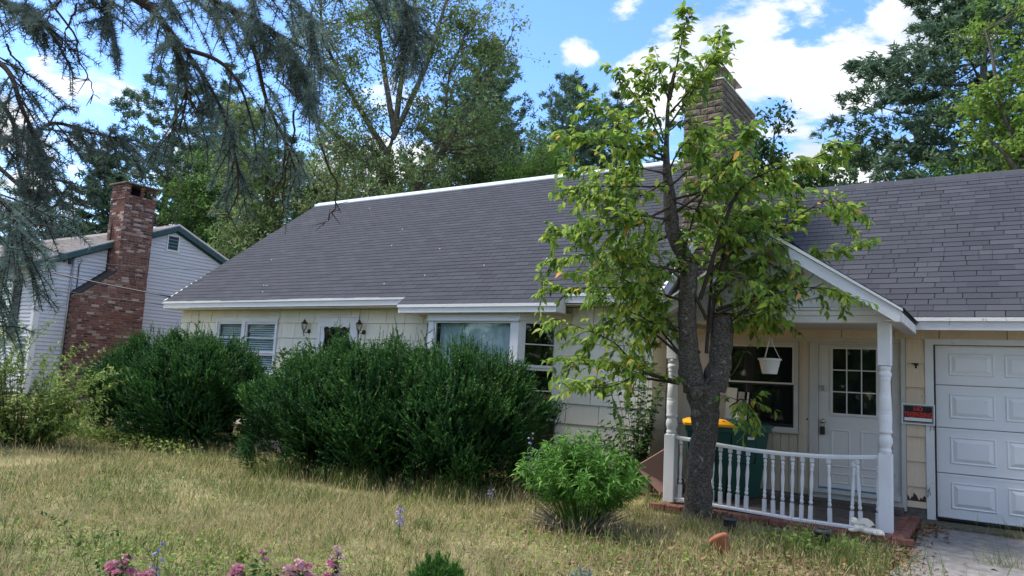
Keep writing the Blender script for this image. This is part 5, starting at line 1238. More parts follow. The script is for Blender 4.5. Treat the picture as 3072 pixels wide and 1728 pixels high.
# ---- the blue spruce whose boughs hang into the picture
SP_LIMB = [[(-7.55,0.73,5.39),(-6.13,1.52,4.69),(-4.87,1.97,3.98),(-4.12,2.27,3.67),(-3.58,2.42,3.42),(-3.27,2.53,3.22),(-3.14,2.66,2.94)],[(-7.56,0.84,4.58),(-6.14,1.57,4.33),(-4.88,1.99,3.84),(-4.25,2.2,3.58),(-4.0,2.28,3.35),(-3.81,2.44,3.05),(-3.7,2.55,2.77),(-3.7,2.65,2.5)],[(-4.88,1.99,3.84),(-4.2,2.24,3.51),(-3.97,2.31,3.24),(-3.95,2.41,3.01),(-4.04,2.45,2.77)],[(-7.13,0.8,4.29),(-5.66,1.48,3.81),(-4.92,1.77,3.5),(-4.72,1.85,3.43),(-4.57,1.91,3.3)],[(-7.0,0.89,3.46),(-5.34,1.52,3.32),(-4.7,1.73,3.05),(-4.5,1.79,2.78),(-4.43,1.86,2.58),(-4.43,1.96,2.36)],[(-7.16,0.96,3.06),(-5.62,1.75,2.93),(-5.09,2.01,2.73),(-4.88,2.13,2.85),(-4.67,2.27,2.8),(-4.47,2.41,2.77)],[(-6.54,0.86,2.42),(-5.04,1.36,2.42),(-4.26,1.54,2.24),(-4.04,1.58,2.15),(-3.97,1.63,2.04),(-3.99,1.7,1.87)],[(-6.69,0.93,2.04),(-5.18,1.44,2.08),(-4.38,1.63,1.93),(-4.29,1.7,1.8),(-4.28,1.73,1.64)],[(-4.12,2.27,3.67),(-3.5,2.54,3.78),(-3.01,2.75,3.72),(-2.77,2.87,3.55),(-2.72,2.93,3.39),(-2.71,2.96,3.23)],[(-6.13,1.52,4.69),(-5.18,2.0,4.04),(-4.75,2.2,3.74),(-4.67,2.29,3.55),(-4.72,2.24,3.63)],[(-3.58,2.42,3.42),(-3.45,2.48,3.18),(-3.4,2.56,2.9),(-3.35,2.68,2.68),(-3.33,2.79,2.46)],[(-4.87,1.97,3.98),(-3.89,2.29,3.74),(-3.44,2.43,3.55),(-3.15,2.53,3.39),(-3.08,2.6,3.21)],[(-5.34,1.52,3.32),(-4.79,1.83,2.82),(-4.73,1.92,2.46),(-4.64,2.02,2.23)],[(-3.97,2.31,3.24),(-3.71,2.43,3.15),(-3.56,2.49,2.99),(-3.5,2.56,2.77)],[(-5.62,1.75,2.93),(-4.95,2.02,2.43),(-4.8,2.14,2.31),(-4.71,2.18,2.44)]]
SP_BARE = [[(-4.51,1.86,3.44),(-4.39,1.97,3.24),(-4.37,2.0,3.11),(-4.33,2.05,2.98),(-4.3,2.08,2.9)],[(-4.72,1.76,3.18),(-4.66,1.83,3.02),(-4.65,1.86,2.81)],[(-3.35,2.71,2.89),(-3.37,2.73,2.62),(-3.41,2.74,2.37),(-3.45,2.75,2.2)],[(-3.23,2.82,2.71),(-3.15,2.9,2.47),(-3.24,2.87,2.31)],[(-3.64,2.53,2.78),(-3.62,2.6,2.44),(-3.65,2.6,2.28),(-3.56,2.68,2.1)],[(-4.38,1.95,3.43),(-4.43,1.95,3.26),(-4.42,1.96,3.17)],[(-4.58,1.94,2.62),(-4.47,2.04,2.46),(-4.4,2.1,2.35)],[(-4.64,1.9,2.62),(-4.57,1.99,2.3),(-4.54,2.04,2.08)],[(-4.46,1.9,3.45),(-4.5,1.89,3.33),(-4.55,1.87,3.21)],[(-3.86,2.36,2.97),(-3.8,2.42,2.86),(-3.74,2.45,2.92)],[(-3.39,2.71,2.7),(-3.41,2.73,2.45),(-3.48,2.72,2.26)],[(-4.74,1.84,2.59),(-4.68,1.91,2.37),(-4.56,2.04,2.04)]]
spruce = thing('spruce_tree', 'blue spruce with drooping boughs hanging into the picture from the upper left', 'tree', (-7.35, 1.15, -0.06))
fbB, fbN = FB(), FB()
V, T = tube_np(smooth_path([(-7.35, 1.15, -.15), (-7.33, 1.13, 2), (-7.3, 1.1, 5), (-7.28, 1.08, 8.5), (-7.27, 1.05, 12)], 30), np.linspace(.24, .05, 30), 14); fbB.add(V, T, .5)
fbB.build('trunk', 'bark_spruce', spruce, smooth=True)
def shoot(fb, P, nn, ln=.040, w=.0042, v=.5):
    """needles bristling round a twig"""
    n = len(P); D = np.gradient(P, axis=0); D /= np.linalg.norm(D, axis=1)[:, None] + 1e-9
    t = rng.random(nn) * (n - 1.001); i = t.astype(int); f = (t - i)[:, None]
    p = P[i] * (1 - f) + P[np.minimum(i + 1, n - 1)] * f; d = D[i]
    rd = rdir(nn); rd = unit(rd - (rd * d).sum(1)[:, None] * d); rd[:, 2] += .25
    dd = unit(d * rng.uniform(.35, .8, (nn, 1)) + rd)
    blades(fb, p, dd, rdir(nn), ln * rng.uniform(.75, 1.2, nn), w, np.clip(rng.normal(v, .16, nn), 0, 1), 'needle')
def spruce_limb(fbw, fbn, b, dens=1.0, barefrac=.25, tone=.5):
    P = smooth_path(b, 60); seg = np.linalg.norm(np.diff(P, axis=0), axis=1); L = seg.sum()
    V, T = tube_np(P, np.linspace(.013 + .003 * L, .004, 60), 7); fbw.add(V, T, .5)
    k = int(L * 13 * dens)
    for j in range(k):
        t = .25 + .75 * (j + rng.random()) / k; i = min(58, int(t * 60)); d = P[i + 1] - P[i]; d /= np.linalg.norm(d) + 1e-9
        side = np.cross(d, [0, 0, 1.]); side /= np.linalg.norm(side) + 1e-9
        v = d * rng.uniform(.2, .9) + side * (1 if j % 2 else -1) * rng.uniform(.3, 1.0) + np.array([0, 0, rng.uniform(-.75, .30)]); v /= np.linalg.norm(v)
        l = rng.uniform(.18, .50) * (1.1 - .5 * t)
        q = np.array([P[i] + v * l * s + np.array([0, 0, -.30 * l * s * s]) for s in np.linspace(0, 1, 9)])
        V, T = tube_np(q, np.linspace(.0052, .002, 9), 4); fbw.add(V, T, .5)
        if rng.random() < .93: shoot(fbn, q[2:], int(l * 430), v=tone)
        for s in range(int(rng.uniform(1, 5))):
            a = int(rng.uniform(2, 8)); v2 = v * .7 + rng.normal(0, .5, 3) + np.array([0, 0, -.25]); v2 /= np.linalg.norm(v2); l2 = rng.uniform(.07, .17)
            q2 = np.array([q[a] + v2 * l2 * s2 + np.array([0, 0, -.3 * l2 * s2 * s2]) for s2 in np.linspace(0, 1, 6)])
            V, T = tube_np(q2, np.linspace(.0034, .0016, 6), 4); fbw.add(V, T, .5)
            if rng.random() < .92: shoot(fbn, q2, int(l2 * 520), v=tone)
    shoot(fbn, P[30:], int(L * 170), v=tone)
for i, b in enumerate(SP_LIMB):
    w, nn = FB(), FB()
    spruce_limb(w, nn, b, (1.3, .5, .75, 1.0, .8, 1.0, .85, .35, 1.4, 1.0, .7, 1.25, .4, .45, .25)[i], tone=(.55, .42, .5, .35, .3, .3, .62, .5, .45, .4, .6, .6, .35, .45, .35)[i])
    bo = w.build('bough', 'bark_spruce', spruce, smooth=True); nn.build('needles', 'needle_blue', bo, kind='stuff')
for b in SP_BARE:
    w = FB()
    P = smooth_path(b, 24); P[2:] += np.cumsum(rng.normal(0, .006, (22, 3)), axis=0); V, T = tube_np(P, np.linspace(.007, .002, 24), 5); w.add(V, T, .5)
    for j in range(10):
        i = int(rng.uniform(4, 23)); v = unit(rng.normal(0, 1, (1, 3)) + np.array([[0, 0, -.8]]))[0]; q = np.array([P[i] + v * s * rng.uniform(.03, .12) for s in (0, .5, 1)]); V, T = tube_np(q, np.array([.003, .0025, .0015]), 4); w.add(V, T, .5)
    w.build('bare_twig', 'bark_spruce', spruce, smooth=True)

# ---- yews before the house
def yew(name, label, cx, cy, rx, ry, h, n, seed, lean=0.0, tips=1.0):
    g = np.random.default_rng(seed); z0 = float(gz(cx, cy))
    t = thing(name, label, 'shrub', (cx, cy, z0), 'overgrown yews in front of the house')
    w, f = FB(), FB()
    ns = int(n)
    # stems rising from the base and flaring outwards
    ncl = 95; caz = g.uniform(0, 2 * np.pi, ncl); czz = g.uniform(.06, 1, ncl) ** .8; ci = g.integers(0, ncl, ns); clus = g.random(ns) < .72
    az = np.where(clus, caz[ci] + g.normal(0, .13, ns), g.uniform(0, 2 * np.pi, ns)); zz = np.clip(np.where(clus, czz[ci] + g.normal(0, .06, ns), g.uniform(.03, 1, ns)), .02, 1); rr = np.where(clus, g.uniform(.75, 1.08, ns), np.sqrt(g.random(ns)))
    prof = np.where(zz < .55, .90 + .18 * zz, 1.0 - .55 * ((zz - .55) / .45) ** 1.6)
    surf = .60 + .40 * rr ** .5
    lump = 1 + .11 * np.sin(az * 5 + seed) + .09 * np.sin(az * 9 + zz * 7 + seed) + .08 * np.sin(zz * 13 + az * 3) + .06 * np.sin(az * 17 + zz * 11 + seed)
    px = rx * prof * surf * lump * np.cos(az); py = ry * prof * surf * lump * np.sin(az); pz = zz * h * (1 + .07 * np.sin(az * 4 + seed) * (zz > .5) + .06 * np.sin(px * 7 + py * 5 + seed) * (zz > .6)) * (1 - .10 * rr * (zz > .6))
    P = np.stack([cx + px + lean * pz, cy + py, z0 + pz], -1)
    out = unit(np.stack([px / rx, py / ry, np.zeros(ns)], -1)); up = np.clip(.25 + zz * .85, 0, 1.5)
    D = unit(out * g.uniform(.25, .9, (ns, 1)) + np.stack([np.zeros(ns)] * 2 + [up], -1) + g.normal(0, .25, (ns, 3)))
    L = g.uniform(.12, .26, ns)
    k = 11
    s = np.linspace(.05, 1, k)
    for par in (-1, 1):
        A = unit(np.cross(D, rdir(ns)))
        base = P[:, None] + D[:, None] * (L[:, None] * s)[..., None]
        nd = unit(D[:, None] * .75 + par * A[:, None] * .8 + g.normal(0, .2, (ns, k, 3)))
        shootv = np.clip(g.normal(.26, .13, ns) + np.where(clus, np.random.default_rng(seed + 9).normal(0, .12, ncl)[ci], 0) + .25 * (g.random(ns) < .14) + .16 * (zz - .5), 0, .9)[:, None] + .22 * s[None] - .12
        ln = (.036 * (1 - .35 * s))[None] * g.uniform(.8, 1.2, (ns, k))
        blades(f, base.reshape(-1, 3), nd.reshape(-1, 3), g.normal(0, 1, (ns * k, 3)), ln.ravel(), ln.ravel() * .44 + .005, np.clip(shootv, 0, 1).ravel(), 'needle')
    # old wood and shaded inner sprays
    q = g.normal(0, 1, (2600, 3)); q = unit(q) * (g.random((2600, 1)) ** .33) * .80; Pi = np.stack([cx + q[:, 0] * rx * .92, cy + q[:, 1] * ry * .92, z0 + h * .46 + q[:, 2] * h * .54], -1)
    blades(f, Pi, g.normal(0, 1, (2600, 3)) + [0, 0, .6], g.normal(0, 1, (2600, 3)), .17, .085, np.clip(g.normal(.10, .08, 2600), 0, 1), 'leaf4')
    # taller shoots sticking out of the top
    nt = int(95 * tips * rx)
    for _ in range(nt):
        a = g.uniform(0, 2 * np.pi); r_ = math.sqrt(g.random()) * .92; x, y = cx + rx * r_ * math.cos(a), cy + ry * r_ * math.sin(a)
        zb = z0 + h * (1 - .38 * r_ ** 2.2) - .15; l = g.uniform(.18, .55) * (1 if g.random() < .85 else 1.5)
        d = unit(np.array([[g.normal(0, .16), g.normal(0, .16), 1]]))[0]
        q = np.array([[x, y, zb] + d * l * t_ for t_ in np.linspace(0, 1, 7)]) + lean * 0
        V, T = tube_np(q, np.linspace(.006, .002, 7), 4); w.add(V, T, .5)
        kk = int(l * 110); tt = g.random(kk); b = q[0] + d * l * tt[:, None]; sd = unit(g.normal(0, 1, (kk, 3)) + d * .5)
        vv = np.clip(g.normal(.36, .1) + .3 * tt, 0, 1); ln = .045 * (1.15 - .7 * tt)
        blades(f, b, sd, g.normal(0, 1, (kk, 3)), ln, ln * .26 + .004, vv, 'needle')
        for _s in range(int(l * 9)):
            j = g.uniform(.05, .75); d2 = unit((d + g.normal(0, .5, 3))[None])[0]; l2 = l * .35 * (1 - j) + .06; kk = int(l2 * 150); tt = g.random(kk); b = q[0] + d * l * j + d2 * l2 * tt[:, None]; ln = .042 * (1.1 - .5 * tt)
            blades(f, b, unit(g.normal(0, 1, (kk, 3)) + d2 * .6), g.normal(0, 1, (kk, 3)), ln, ln * .26 + .004, np.clip(.34 + .25 * tt, 0, 1), 'needle')
    for _ in range(26):
        a = g.uniform(0, 2 * np.pi); e = g.uniform(.4, .95)
        q = smooth_path([(cx + .12 * math.cos(a), cy + .12 * math.sin(a), z0 - .05), (cx + rx * .35 * e * math.cos(a), cy + ry * .35 * e * math.sin(a), z0 + h * .35), (cx + rx * .75 * e * math.cos(a), cy + ry * .75 * e * math.sin(a), z0 + h * g.uniform(.55, .95))], 12)
        V, T = tube_np(q, np.linspace(.028, .006, 12), 5); w.add(V, T, .5)
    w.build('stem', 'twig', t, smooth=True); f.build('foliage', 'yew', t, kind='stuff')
    return t
yew('yew_shrub', 'dark green yew at the far left hedge end, below the double window', -12.90, 8.15, 1.12, 1.15, 1.74, 6200, 3)
yew('yew_shrub', 'dark green yew left of the stone steps, below the left wall lantern', -11.60, 7.95, .92, 1.10, 1.76, 5400, 4)
yew('yew_shrub', 'dark green yew right of the stone steps, in front of the front door', -8.35, 7.95, .90, 1.10, 1.68, 5200, 5)
yew('yew_shrub', 'tall dark yew in front of the left half of the bay window', -7.42, 7.95, 1.05, 1.15, 1.80, 5600, 6, tips=1.3)
yew('yew_shrub', 'tall dark yew at the right end of the hedge beside the bay side window', -6.22, 8.30, 1.06, 1.15, 1.76, 5600, 7, tips=1.3)

# ---- generic broad-leaved shrub made of leafy stems
def leafy(name, label, cat, base, stems, leaf, mname, tpl, n_leaf, v0=.45, vs=.2, droop=.2, group=None, wood='twig', r0=.006, start=.25, parent=None, size_taper=.0, lanc=None, partname='foliage'):
    t = parent or thing(name, label, cat, base, group)
    w, f = FB(), FB()
    for b in stems:
        P = smooth_path(b, 16); D = unit(np.gradient(P, axis=0)); V, T = tube_np(P, np.linspace(r0, r0 * .3, 16), 5); w.add(V, T, .5)
        k = n_leaf; tt = start + (1 - start) * (np.arange(k) + rng.random(k)) / k; i = np.minimum(15, (tt * 15.99).astype(int)); d = D[i]
        rd = rdir(k); rd = unit(rd - (rd * d).sum(1)[:, None] * d)
        dd = unit(d * rng.uniform(.25, .9, (k, 1)) + rd + np.array([0, 0, -droop]))
        L = rng.uniform(leaf * .7, leaf * 1.2, k) * (1 - size_taper * tt)
        blades(f, P[i], dd, unit(np.array([0, 0, 1.]) + rng.normal(0, .5, (k, 3))), L, L * (lanc or .5), np.clip(rng.normal(v0, vs, k) + .15 * (tt - .6), 0, 1), tpl)
    w.build('stem', wood, t, smooth=True); f.build(partname, mname, t, kind='stuff')
    return t
# bright clump with lance-shaped leaves
g = np.random.default_rng(31); stems = []
bx, by, bz = -3.56, 6.90, -.07
for _ in range(185):
    a = g.uniform(0, 2 * np.pi); r_ = math.sqrt(g.random()); hh = .98 * (1 - .40 * r_ ** 2) * g.uniform(.82, 1.04)
    stems.append([(bx + .17 * r_ * math.cos(a), by + .17 * r_ * math.sin(a), bz), (bx + .40 * r_ * math.cos(a), by + .38 * r_ * math.sin(a), bz + hh * .55), (bx + .66 * r_ * math.cos(a) + g.normal(0, .03), by + .72 * r_ * math.sin(a), bz + hh)])
pc = leafy('perennial_clump', 'bright green bushy perennial with lance shaped leaves, left of the cherry trunk', 'plant', (bx, by, bz), stems, .085, 'leaf_lanc', 'leaf6', 36, .50, .2, .05, wood='leaf_lanc', r0=.004, start=.40, lanc=.24)
f = FB(); k = 420; a = g.uniform(0, 2 * np.pi, k); P = np.stack([bx + .16 * np.cos(a), by + .16 * np.sin(a) - .03, np.full(k, bz + .01)], -1) + g.normal(0, .04, (k, 3)) * [1, 1, .2]
D = np.stack([np.cos(a) + g.normal(0, .3, k), np.sin(a) - .35 + g.normal(0, .3, k), g.uniform(.15, 1.1, k)], -1); blades(f, P, D, g.normal(0, 1, (k, 3)), g.uniform(.2, .55, k), .010, g.random(k), 'leaf4'); f.build('dead_stalk', 'stalk', pc, kind='stuff')
# sapling against the wall
stems = []; bx, by, bz = -4.22, 9.72, -.05
for _ in range(42):
    a = g.uniform(0, 2 * np.pi); hh = g.uniform(.6, 1.85); s_ = g.uniform(.1, .55)
    stems.append([(bx + g.normal(0, .06), by, bz), (bx + s_ * .5 * math.cos(a), by + .2 * s_ * math.sin(a), bz + hh * .55), (bx + s_ * math.cos(a), by - .1 + .25 * math.sin(a), bz + hh)])
leafy('wall_sapling', 'spindly dark leaved sapling growing up the cream wall left of the porch', 'shrub', (bx, by, bz), stems, .075, 'leaf_dark', 'leaf6', 52, .55, .25, .3, r0=.005, start=.2)
# pale green shrub at the left edge
stems = []; bx, by, bz = -12.6, 5.55, float(gz(-12.6, 5.55))
rt = np.array([.8376, .5437, 0])
for _ in range(230):
    s_ = g.uniform(-1.9, 1.2); hh = g.uniform(.3, 1.9) * (1 - .30 * max(0, s_)); dp = g.normal(0, .5)
    e = np.array([bx, by, bz]) + rt * (s_ + g.uniform(-.2, .45)) + np.array([-dp * .54, dp * .84, hh])
    stems.append([(bx + .45 * s_ * .8, by + .45 * s_ * .5, bz), tuple(np.array([bx, by, bz]) + rt * s_ * .8 + np.array([-dp * .3, dp * .5, hh * .7])), tuple(e)])
leafy('flowering_shrub', 'light green arching shrub at the left edge, in front of the neighbouring chimney', 'shrub', (bx, by, bz), stems, .072, 'leaf_lime', 'leaf4', 74, .45, .25, .15, r0=.0045, start=.04, lanc=.42)
# vine by the front door
stems = []; bx, by, bz = -10.75, 9.25, .1
for _ in range(26): stems.append([(bx + g.normal(0, .1), by, bz), (bx + g.normal(0, .25), by + g.normal(0, .1), bz + 1.0), (bx + g.normal(.05, .40), by + g.normal(0, .15), bz + g.uniform(1.3, 1.72))])
leafy('climbing_vine', 'broad leaved dark vine in the gap between the yews, below the storm door', 'vine', (bx, by, bz), stems, .09, 'leaf_dark', 'leaf8', 26, .45, .2, .3, lanc=.8)

# ---- small conifer mounds in the foreground
def mound(name, label, c, rx, h, n, mname, ln, v0):
    t = thing(name, label, 'shrub', c); f = FB(); w = FB()
    a = g.uniform(0, 2 * np.pi, n); e = np.arccos(g.uniform(0, 1, n)); rr = g.uniform(.7, 1.0, n) * (1 + .08 * np.sin(a * 6))
    P = np.stack([c[0] + rx * rr * np.sin(e) * np.cos(a), c[1] + rx * rr * np.sin(e) * np.sin(a), c[2] + h * rr * np.cos(e)], -1); out = unit(P - np.array(c))
    for k in range(12):
        D = unit(out + g.normal(0, .6, (n, 3)) + [0, 0, .4]); blades(f, P + out * g.uniform(0, .03, (n, 1)), D, g.normal(0, 1, (n, 3)), ln * g.uniform(.7, 1.3, n), ln * .20, np.clip(g.normal(v0, .18, n), 0, 1), 'needle')
    for k in range(14):
        a = g.uniform(0, 2 * np.pi); q = smooth_path([c, (c[0] + rx * .4 * math.cos(a), c[1] + rx * .4 * math.sin(a), c[2] + h * .5), (c[0] + rx * .75 * math.cos(a), c[1] + rx * .75 * math.sin(a), c[2] + h * .6)], 8); V, T = tube_np(q, np.linspace(.008, .003, 8), 4); w.add(V, T, .5)
    w.build('stem', 'twig', t, smooth=True); f.build('foliage', mname, t, kind='stuff')
mound('dwarf_conifer', 'rounded bright green dwarf conifer at the bottom edge right of the roses', (-2.80, 3.62, -.07), .21, .40, 1500, 'leaf_lanc', .035, .25)
mound('dwarf_conifer', 'small blue grey dwarf conifer at the bottom edge below the bright perennial', (-2.06, 4.05, -.07), .14, .36, 800, 'needle_blue', .03, .6)

# ---- roses
def rose_bloom(f, c, r_, v0):
    n = 34; d = rdir(n); d[:, 2] = np.abs(d[:, 2]) * .9 + .05; d = unit(d)
    tang = unit(np.cross(d, rdir(n)));
    blades(f, np.array(c) + d * r_ * rng.uniform(.25, .75, (n, 1)) - np.array([0, 0, r_ * .15]), unit(d * .75 + tang * .6), d, r_ * rng.uniform(.5, .8, n), r_ * rng.uniform(.6, .95, n), np.clip(rng.normal(v0, .12, n), 0, 1), 'petal')
def rose_bush(label, base, stems, blooms):
    t = thing('rose_bush', label, 'rose bush', base, 'pink roses along the bottom edge')
    leafy('', '', '', None, stems, .038, 'leaf_dark', 'leaf6', 22, .55, .2, .1, parent=t, r0=.0035, start=.15, lanc=.6, wood='leaf_lime')
    for c, r_, v0 in blooms:
        f = FB()
        for k in range(1 if r_ < .022 else 4):
            rose_bloom(f, np.array(c) + (rng.normal(0, r_ * .55, 3) if k else 0), r_ * (.72 if r_ >= .022 else 1), v0 + rng.normal(0, .06))
        f.build('bloom', 'rose', t)
    return t
def stemto(b, c): b = np.array(b) + rng.normal(0, .05, 3) * [1, 1, 0]; c = np.array(c); return [tuple(b), tuple((b + c) / 2 + rng.normal(0, .02, 3)), tuple(c)]
B1 = [((-4.274, 2.546, .232), .036, .35), ((-4.262, 2.57, .195), .034, .35), ((-4.335, 2.515, .188), .036, .42), ((-4.18, 2.615, .178), .036, .42)]
rose_bush('leftmost pink rose bush with a long bare cane arching up to its left', (-4.28, 2.56, -.07), [stemto((-4.28, 2.56, -.07), np.array(c) - [0, 0, .02]) for c, _, _ in B1] + [[(-4.35, 2.5, -.07), (-4.50, 2.42, .26), (-4.62, 2.33, .46), (-4.72, 2.28, .48)], [(-4.1, 2.7, -.07), (-4.17, 2.66, .25), (-4.32, 2.55, .40), (-4.43, 2.48, .37)]] + [stemto((-4.4, 2.5, -.07), (-4.42 + rng.normal(0, .12), 2.5 + rng.normal(0, .06), rng.uniform(.08, .28))) for _ in range(8)], B1)
B2 = [((-3.72, 2.91, .232), .030, .38), ((-3.735, 2.90, .20), .032, .36), ((-3.60, 2.975, .345), .020, .30), ((-3.585, 2.99, .302), .018, .30)]
rose_bush('pink rose bush with yellowish young leaves at the bottom edge, left of the largest cluster', (-3.66, 2.94, -.07), [stemto((-3.66, 2.94, -.07), np.array(c) - [0, 0, .015]) for c, _, _ in B2] + [stemto((-3.6, 2.98, -.07), (-3.56 + rng.normal(0, .08), 3.0 + rng.normal(0, .05), rng.uniform(.1, .28))) for _ in range(12)], B2)
B3 = [((-3.415, 3.10, .292), .030, .62), ((-3.40, 3.115, .262), .030, .45), ((-3.455, 3.08, .235), .036, .55), ((-3.37, 3.135, .205), .036, .5), ((-3.50, 3.06, .20), .032, .4)]
rose_bush('rose bush with the largest pink cluster, middle of the bottom edge', (-3.43, 3.09, -.07), [stemto((-3.43, 3.09, -.07), np.array(c) - [0, 0, .015]) for c, _, _ in B3] + [stemto((-3.43, 3.09, -.07), (-3.45 + rng.normal(0, .08), 3.08 + rng.normal(0, .05), rng.uniform(.06, .22))) for _ in range(10)], B3)
B4 = [((-3.23, 3.215, .372), .026, .95), ((-3.235, 3.22, .34), .016, .45), ((-3.245, 3.215, .29), .030, .35), ((-3.285, 3.20, .23), .026, .4), ((-3.27, 3.205, .335), .014, 1.0), ((-3.22, 3.22, .235), .024, .7)]
rose_bush('tall narrow rose with a faded creamy pink cluster on top, rightmost of the roses', (-3.25, 3.21, -.07), [stemto((-3.25, 3.21, -.07), np.array(c) - [0, 0, .015]) for c, _, _ in B4] + [stemto((-3.25, 3.21, -.07), (-3.25 + rng.normal(0, .05), 3.2 + rng.normal(0, .04), rng.uniform(.05, .2))) for _ in range(5)], B4)

# ---- bellflowers
def bellflower(label, base, h, n, lean=0.):
    t = thing('bellflower', label, 'flower', base, 'violet bellflowers in the grass')
    b = np.array(base); P = smooth_path([b, b + [lean * .4, 0, h * .5], b + [lean, 0, h]], 16); f = FB(); V, T = tube_np(P, np.linspace(.004, .002, 16), 5); f.add(V, T, .3)
    k = 10; blades(f, P[rng.integers(1, 8, k)], rdir(k) + [0, 0, .2], np.tile([0, 0, 1.], (k, 1)), .06, .02, .4, 'leaf6'); f.build('stem', 'leaf_green', t)
    f = FB()
    for j in range(n):
        p = P[int(8 + 7.9 * j / n)]; a = j * 2.4; c = p + np.array([math.cos(a), math.sin(a), -.2]) * .016
        for q in range(6):
            a2 = q * math.pi / 3; d = np.array([math.cos(a) * .8 + .5 * math.cos(a2), math.sin(a) * .8 + .5 * math.sin(a2), -.7 + .35 * math.sin(a2 * 2)])
            blades(f, c[None], d[None], np.array([[math.cos(a2), math.sin(a2), .3]]), .030, .016, rng.uniform(.2, .9), 'leaf4')
    f.build('flowers', 'bell', t)
bellflower('violet bellflower spike standing alone in the grass right of the roses', (-4.42, 5.12, -.06), .32, 16)
bellflower('violet bellflower just in front of the right end of the yew hedge', (-4.95, 7.30, -.06), .20, 9)
bellflower('tall violet bellflower between the yew and the bright perennial', (-4.62, 7.60, -.06), .86, 14)
bellflower('pale violet bellflower rising through the left of the bright perennial', (-3.95, 6.65, -.06), .78, 12)
bellflower('pale violet bellflower among the rose canes at the lower left', (-4.22, 2.72, -.07), .44, 7)
# ================================================================ trees beyond the houses
def conifer(name, label, base, H, R, clear, whorl, nb, mname, group, seed, droop=.1, up=.25, tuft=.34, tw=.05, ntuft=13, nper=9, prof=.75, flat=.35, irregular=.25, v0=.45, asym=None, top_r=.12, zmin=0):
    g = np.random.default_rng(seed)
    t = thing(name, label, 'tree', base, group)
    w, f = FB(), FB(); b = np.array(base, float)
    sway = g.normal(0, .012 * H, (4, 2)); sway[0] = 0
    TP = smooth_path([(b[0] + sway[i, 0] * (i / 3), b[1] + sway[i, 1] * (i / 3), b[2] - .1 + H * i / 3) for i in range(4)], 30)
    V, T = tube_np(TP, np.linspace(.016 * H + .05, .02, 30), 9); w.add(V, T, .5); w.build('trunk', 'bark', t, smooth=True)
    w = FB(); z = clear * H
    while z < H * .985:
        q = (z - clear * H) / (H * (1 - clear)); rad = R * ((1 - q) ** prof * (1 - top_r) + top_r * (1 - q)) * min(1, .45 + q * 3)
        c = np.array([np.interp(z + b[2], TP[:, 2], TP[:, 0]), np.interp(z + b[2], TP[:, 2], TP[:, 1]), z + b[2]])
        n = max(3, int(nb * g.uniform(.7, 1.2))); a0 = g.uniform(0, 6.28)
        for k in range(n):
            a = a0 + 6.283 * k / n + g.normal(0, .25); r_ = rad * g.uniform(1 - irregular * 1.6, 1 + irregular)
            if asym: r_ *= 1 + asym[1] * math.cos(a - asym[0])
            if r_ < .15 or z + b[2] < zmin: continue
            h = np.array([math.cos(a), math.sin(a), 0])
            s = np.linspace(0, 1, 9)[:, None]
            Pb = c + h * r_ * s + np.array([0, 0, 1.]) * r_ * (up * s ** 2 * 1.2 - droop * np.sin(s * np.pi * .9))
            V, T = tube_np(Pb, np.linspace(.012 + .010 * r_, .006, 9), 4); w.add(V, T, .5)
            m_ = max(4, int(2.1 * ntuft * (r_ / R) * g.uniform(.8, 1.2))); ts = .22 + .78 * g.random(m_) ** .7; i = ts * 8; i0 = np.minimum(7, i.astype(int)); P = Pb[i0] + (Pb[i0 + 1] - Pb[i0]) * (i - i0)[:, None]
            side = np.array([-h[1], h[0], 0]); spread = r_ * .30 * (1.15 - ts * .75)
            P = P + side * (g.normal(0, 1, m_) * spread)[:, None] + np.array([0, 0, 1]) * (g.normal(.05, .10, m_) * flat * (1 + .2 * r_))[:, None]
            d = unit(h * .7 + side * g.normal(0, .6, (m_, 1)) + np.array([0, 0, up * .9]) + g.normal(0, .25, (m_, 3)))
            nper2 = int(nper * 1.5); PP = np.repeat(P, nper2, 0) + g.normal(0, .07, (m_ * nper2, 3)); dd = unit(np.repeat(d, nper2, 0) * .75 + g.normal(0, .55, (m_ * nper2, 3)))
            tv = np.clip(np.repeat(g.normal(v0, .18, m_), nper2) + g.normal(0, .10, m_ * nper2), 0, 1)
            blades(f, PP - dd * .06, dd, g.normal(0, 1, (len(PP), 3)), tuft * .66 * g.uniform(.7, 1.25, len(PP)), tw * .9, tv, 'needle')
        z += whorl * g.uniform(.75, 1.25)
    w.build('branch', 'bark', t, smooth=True); f.build('crown', mname, t, kind='stuff')
    return t

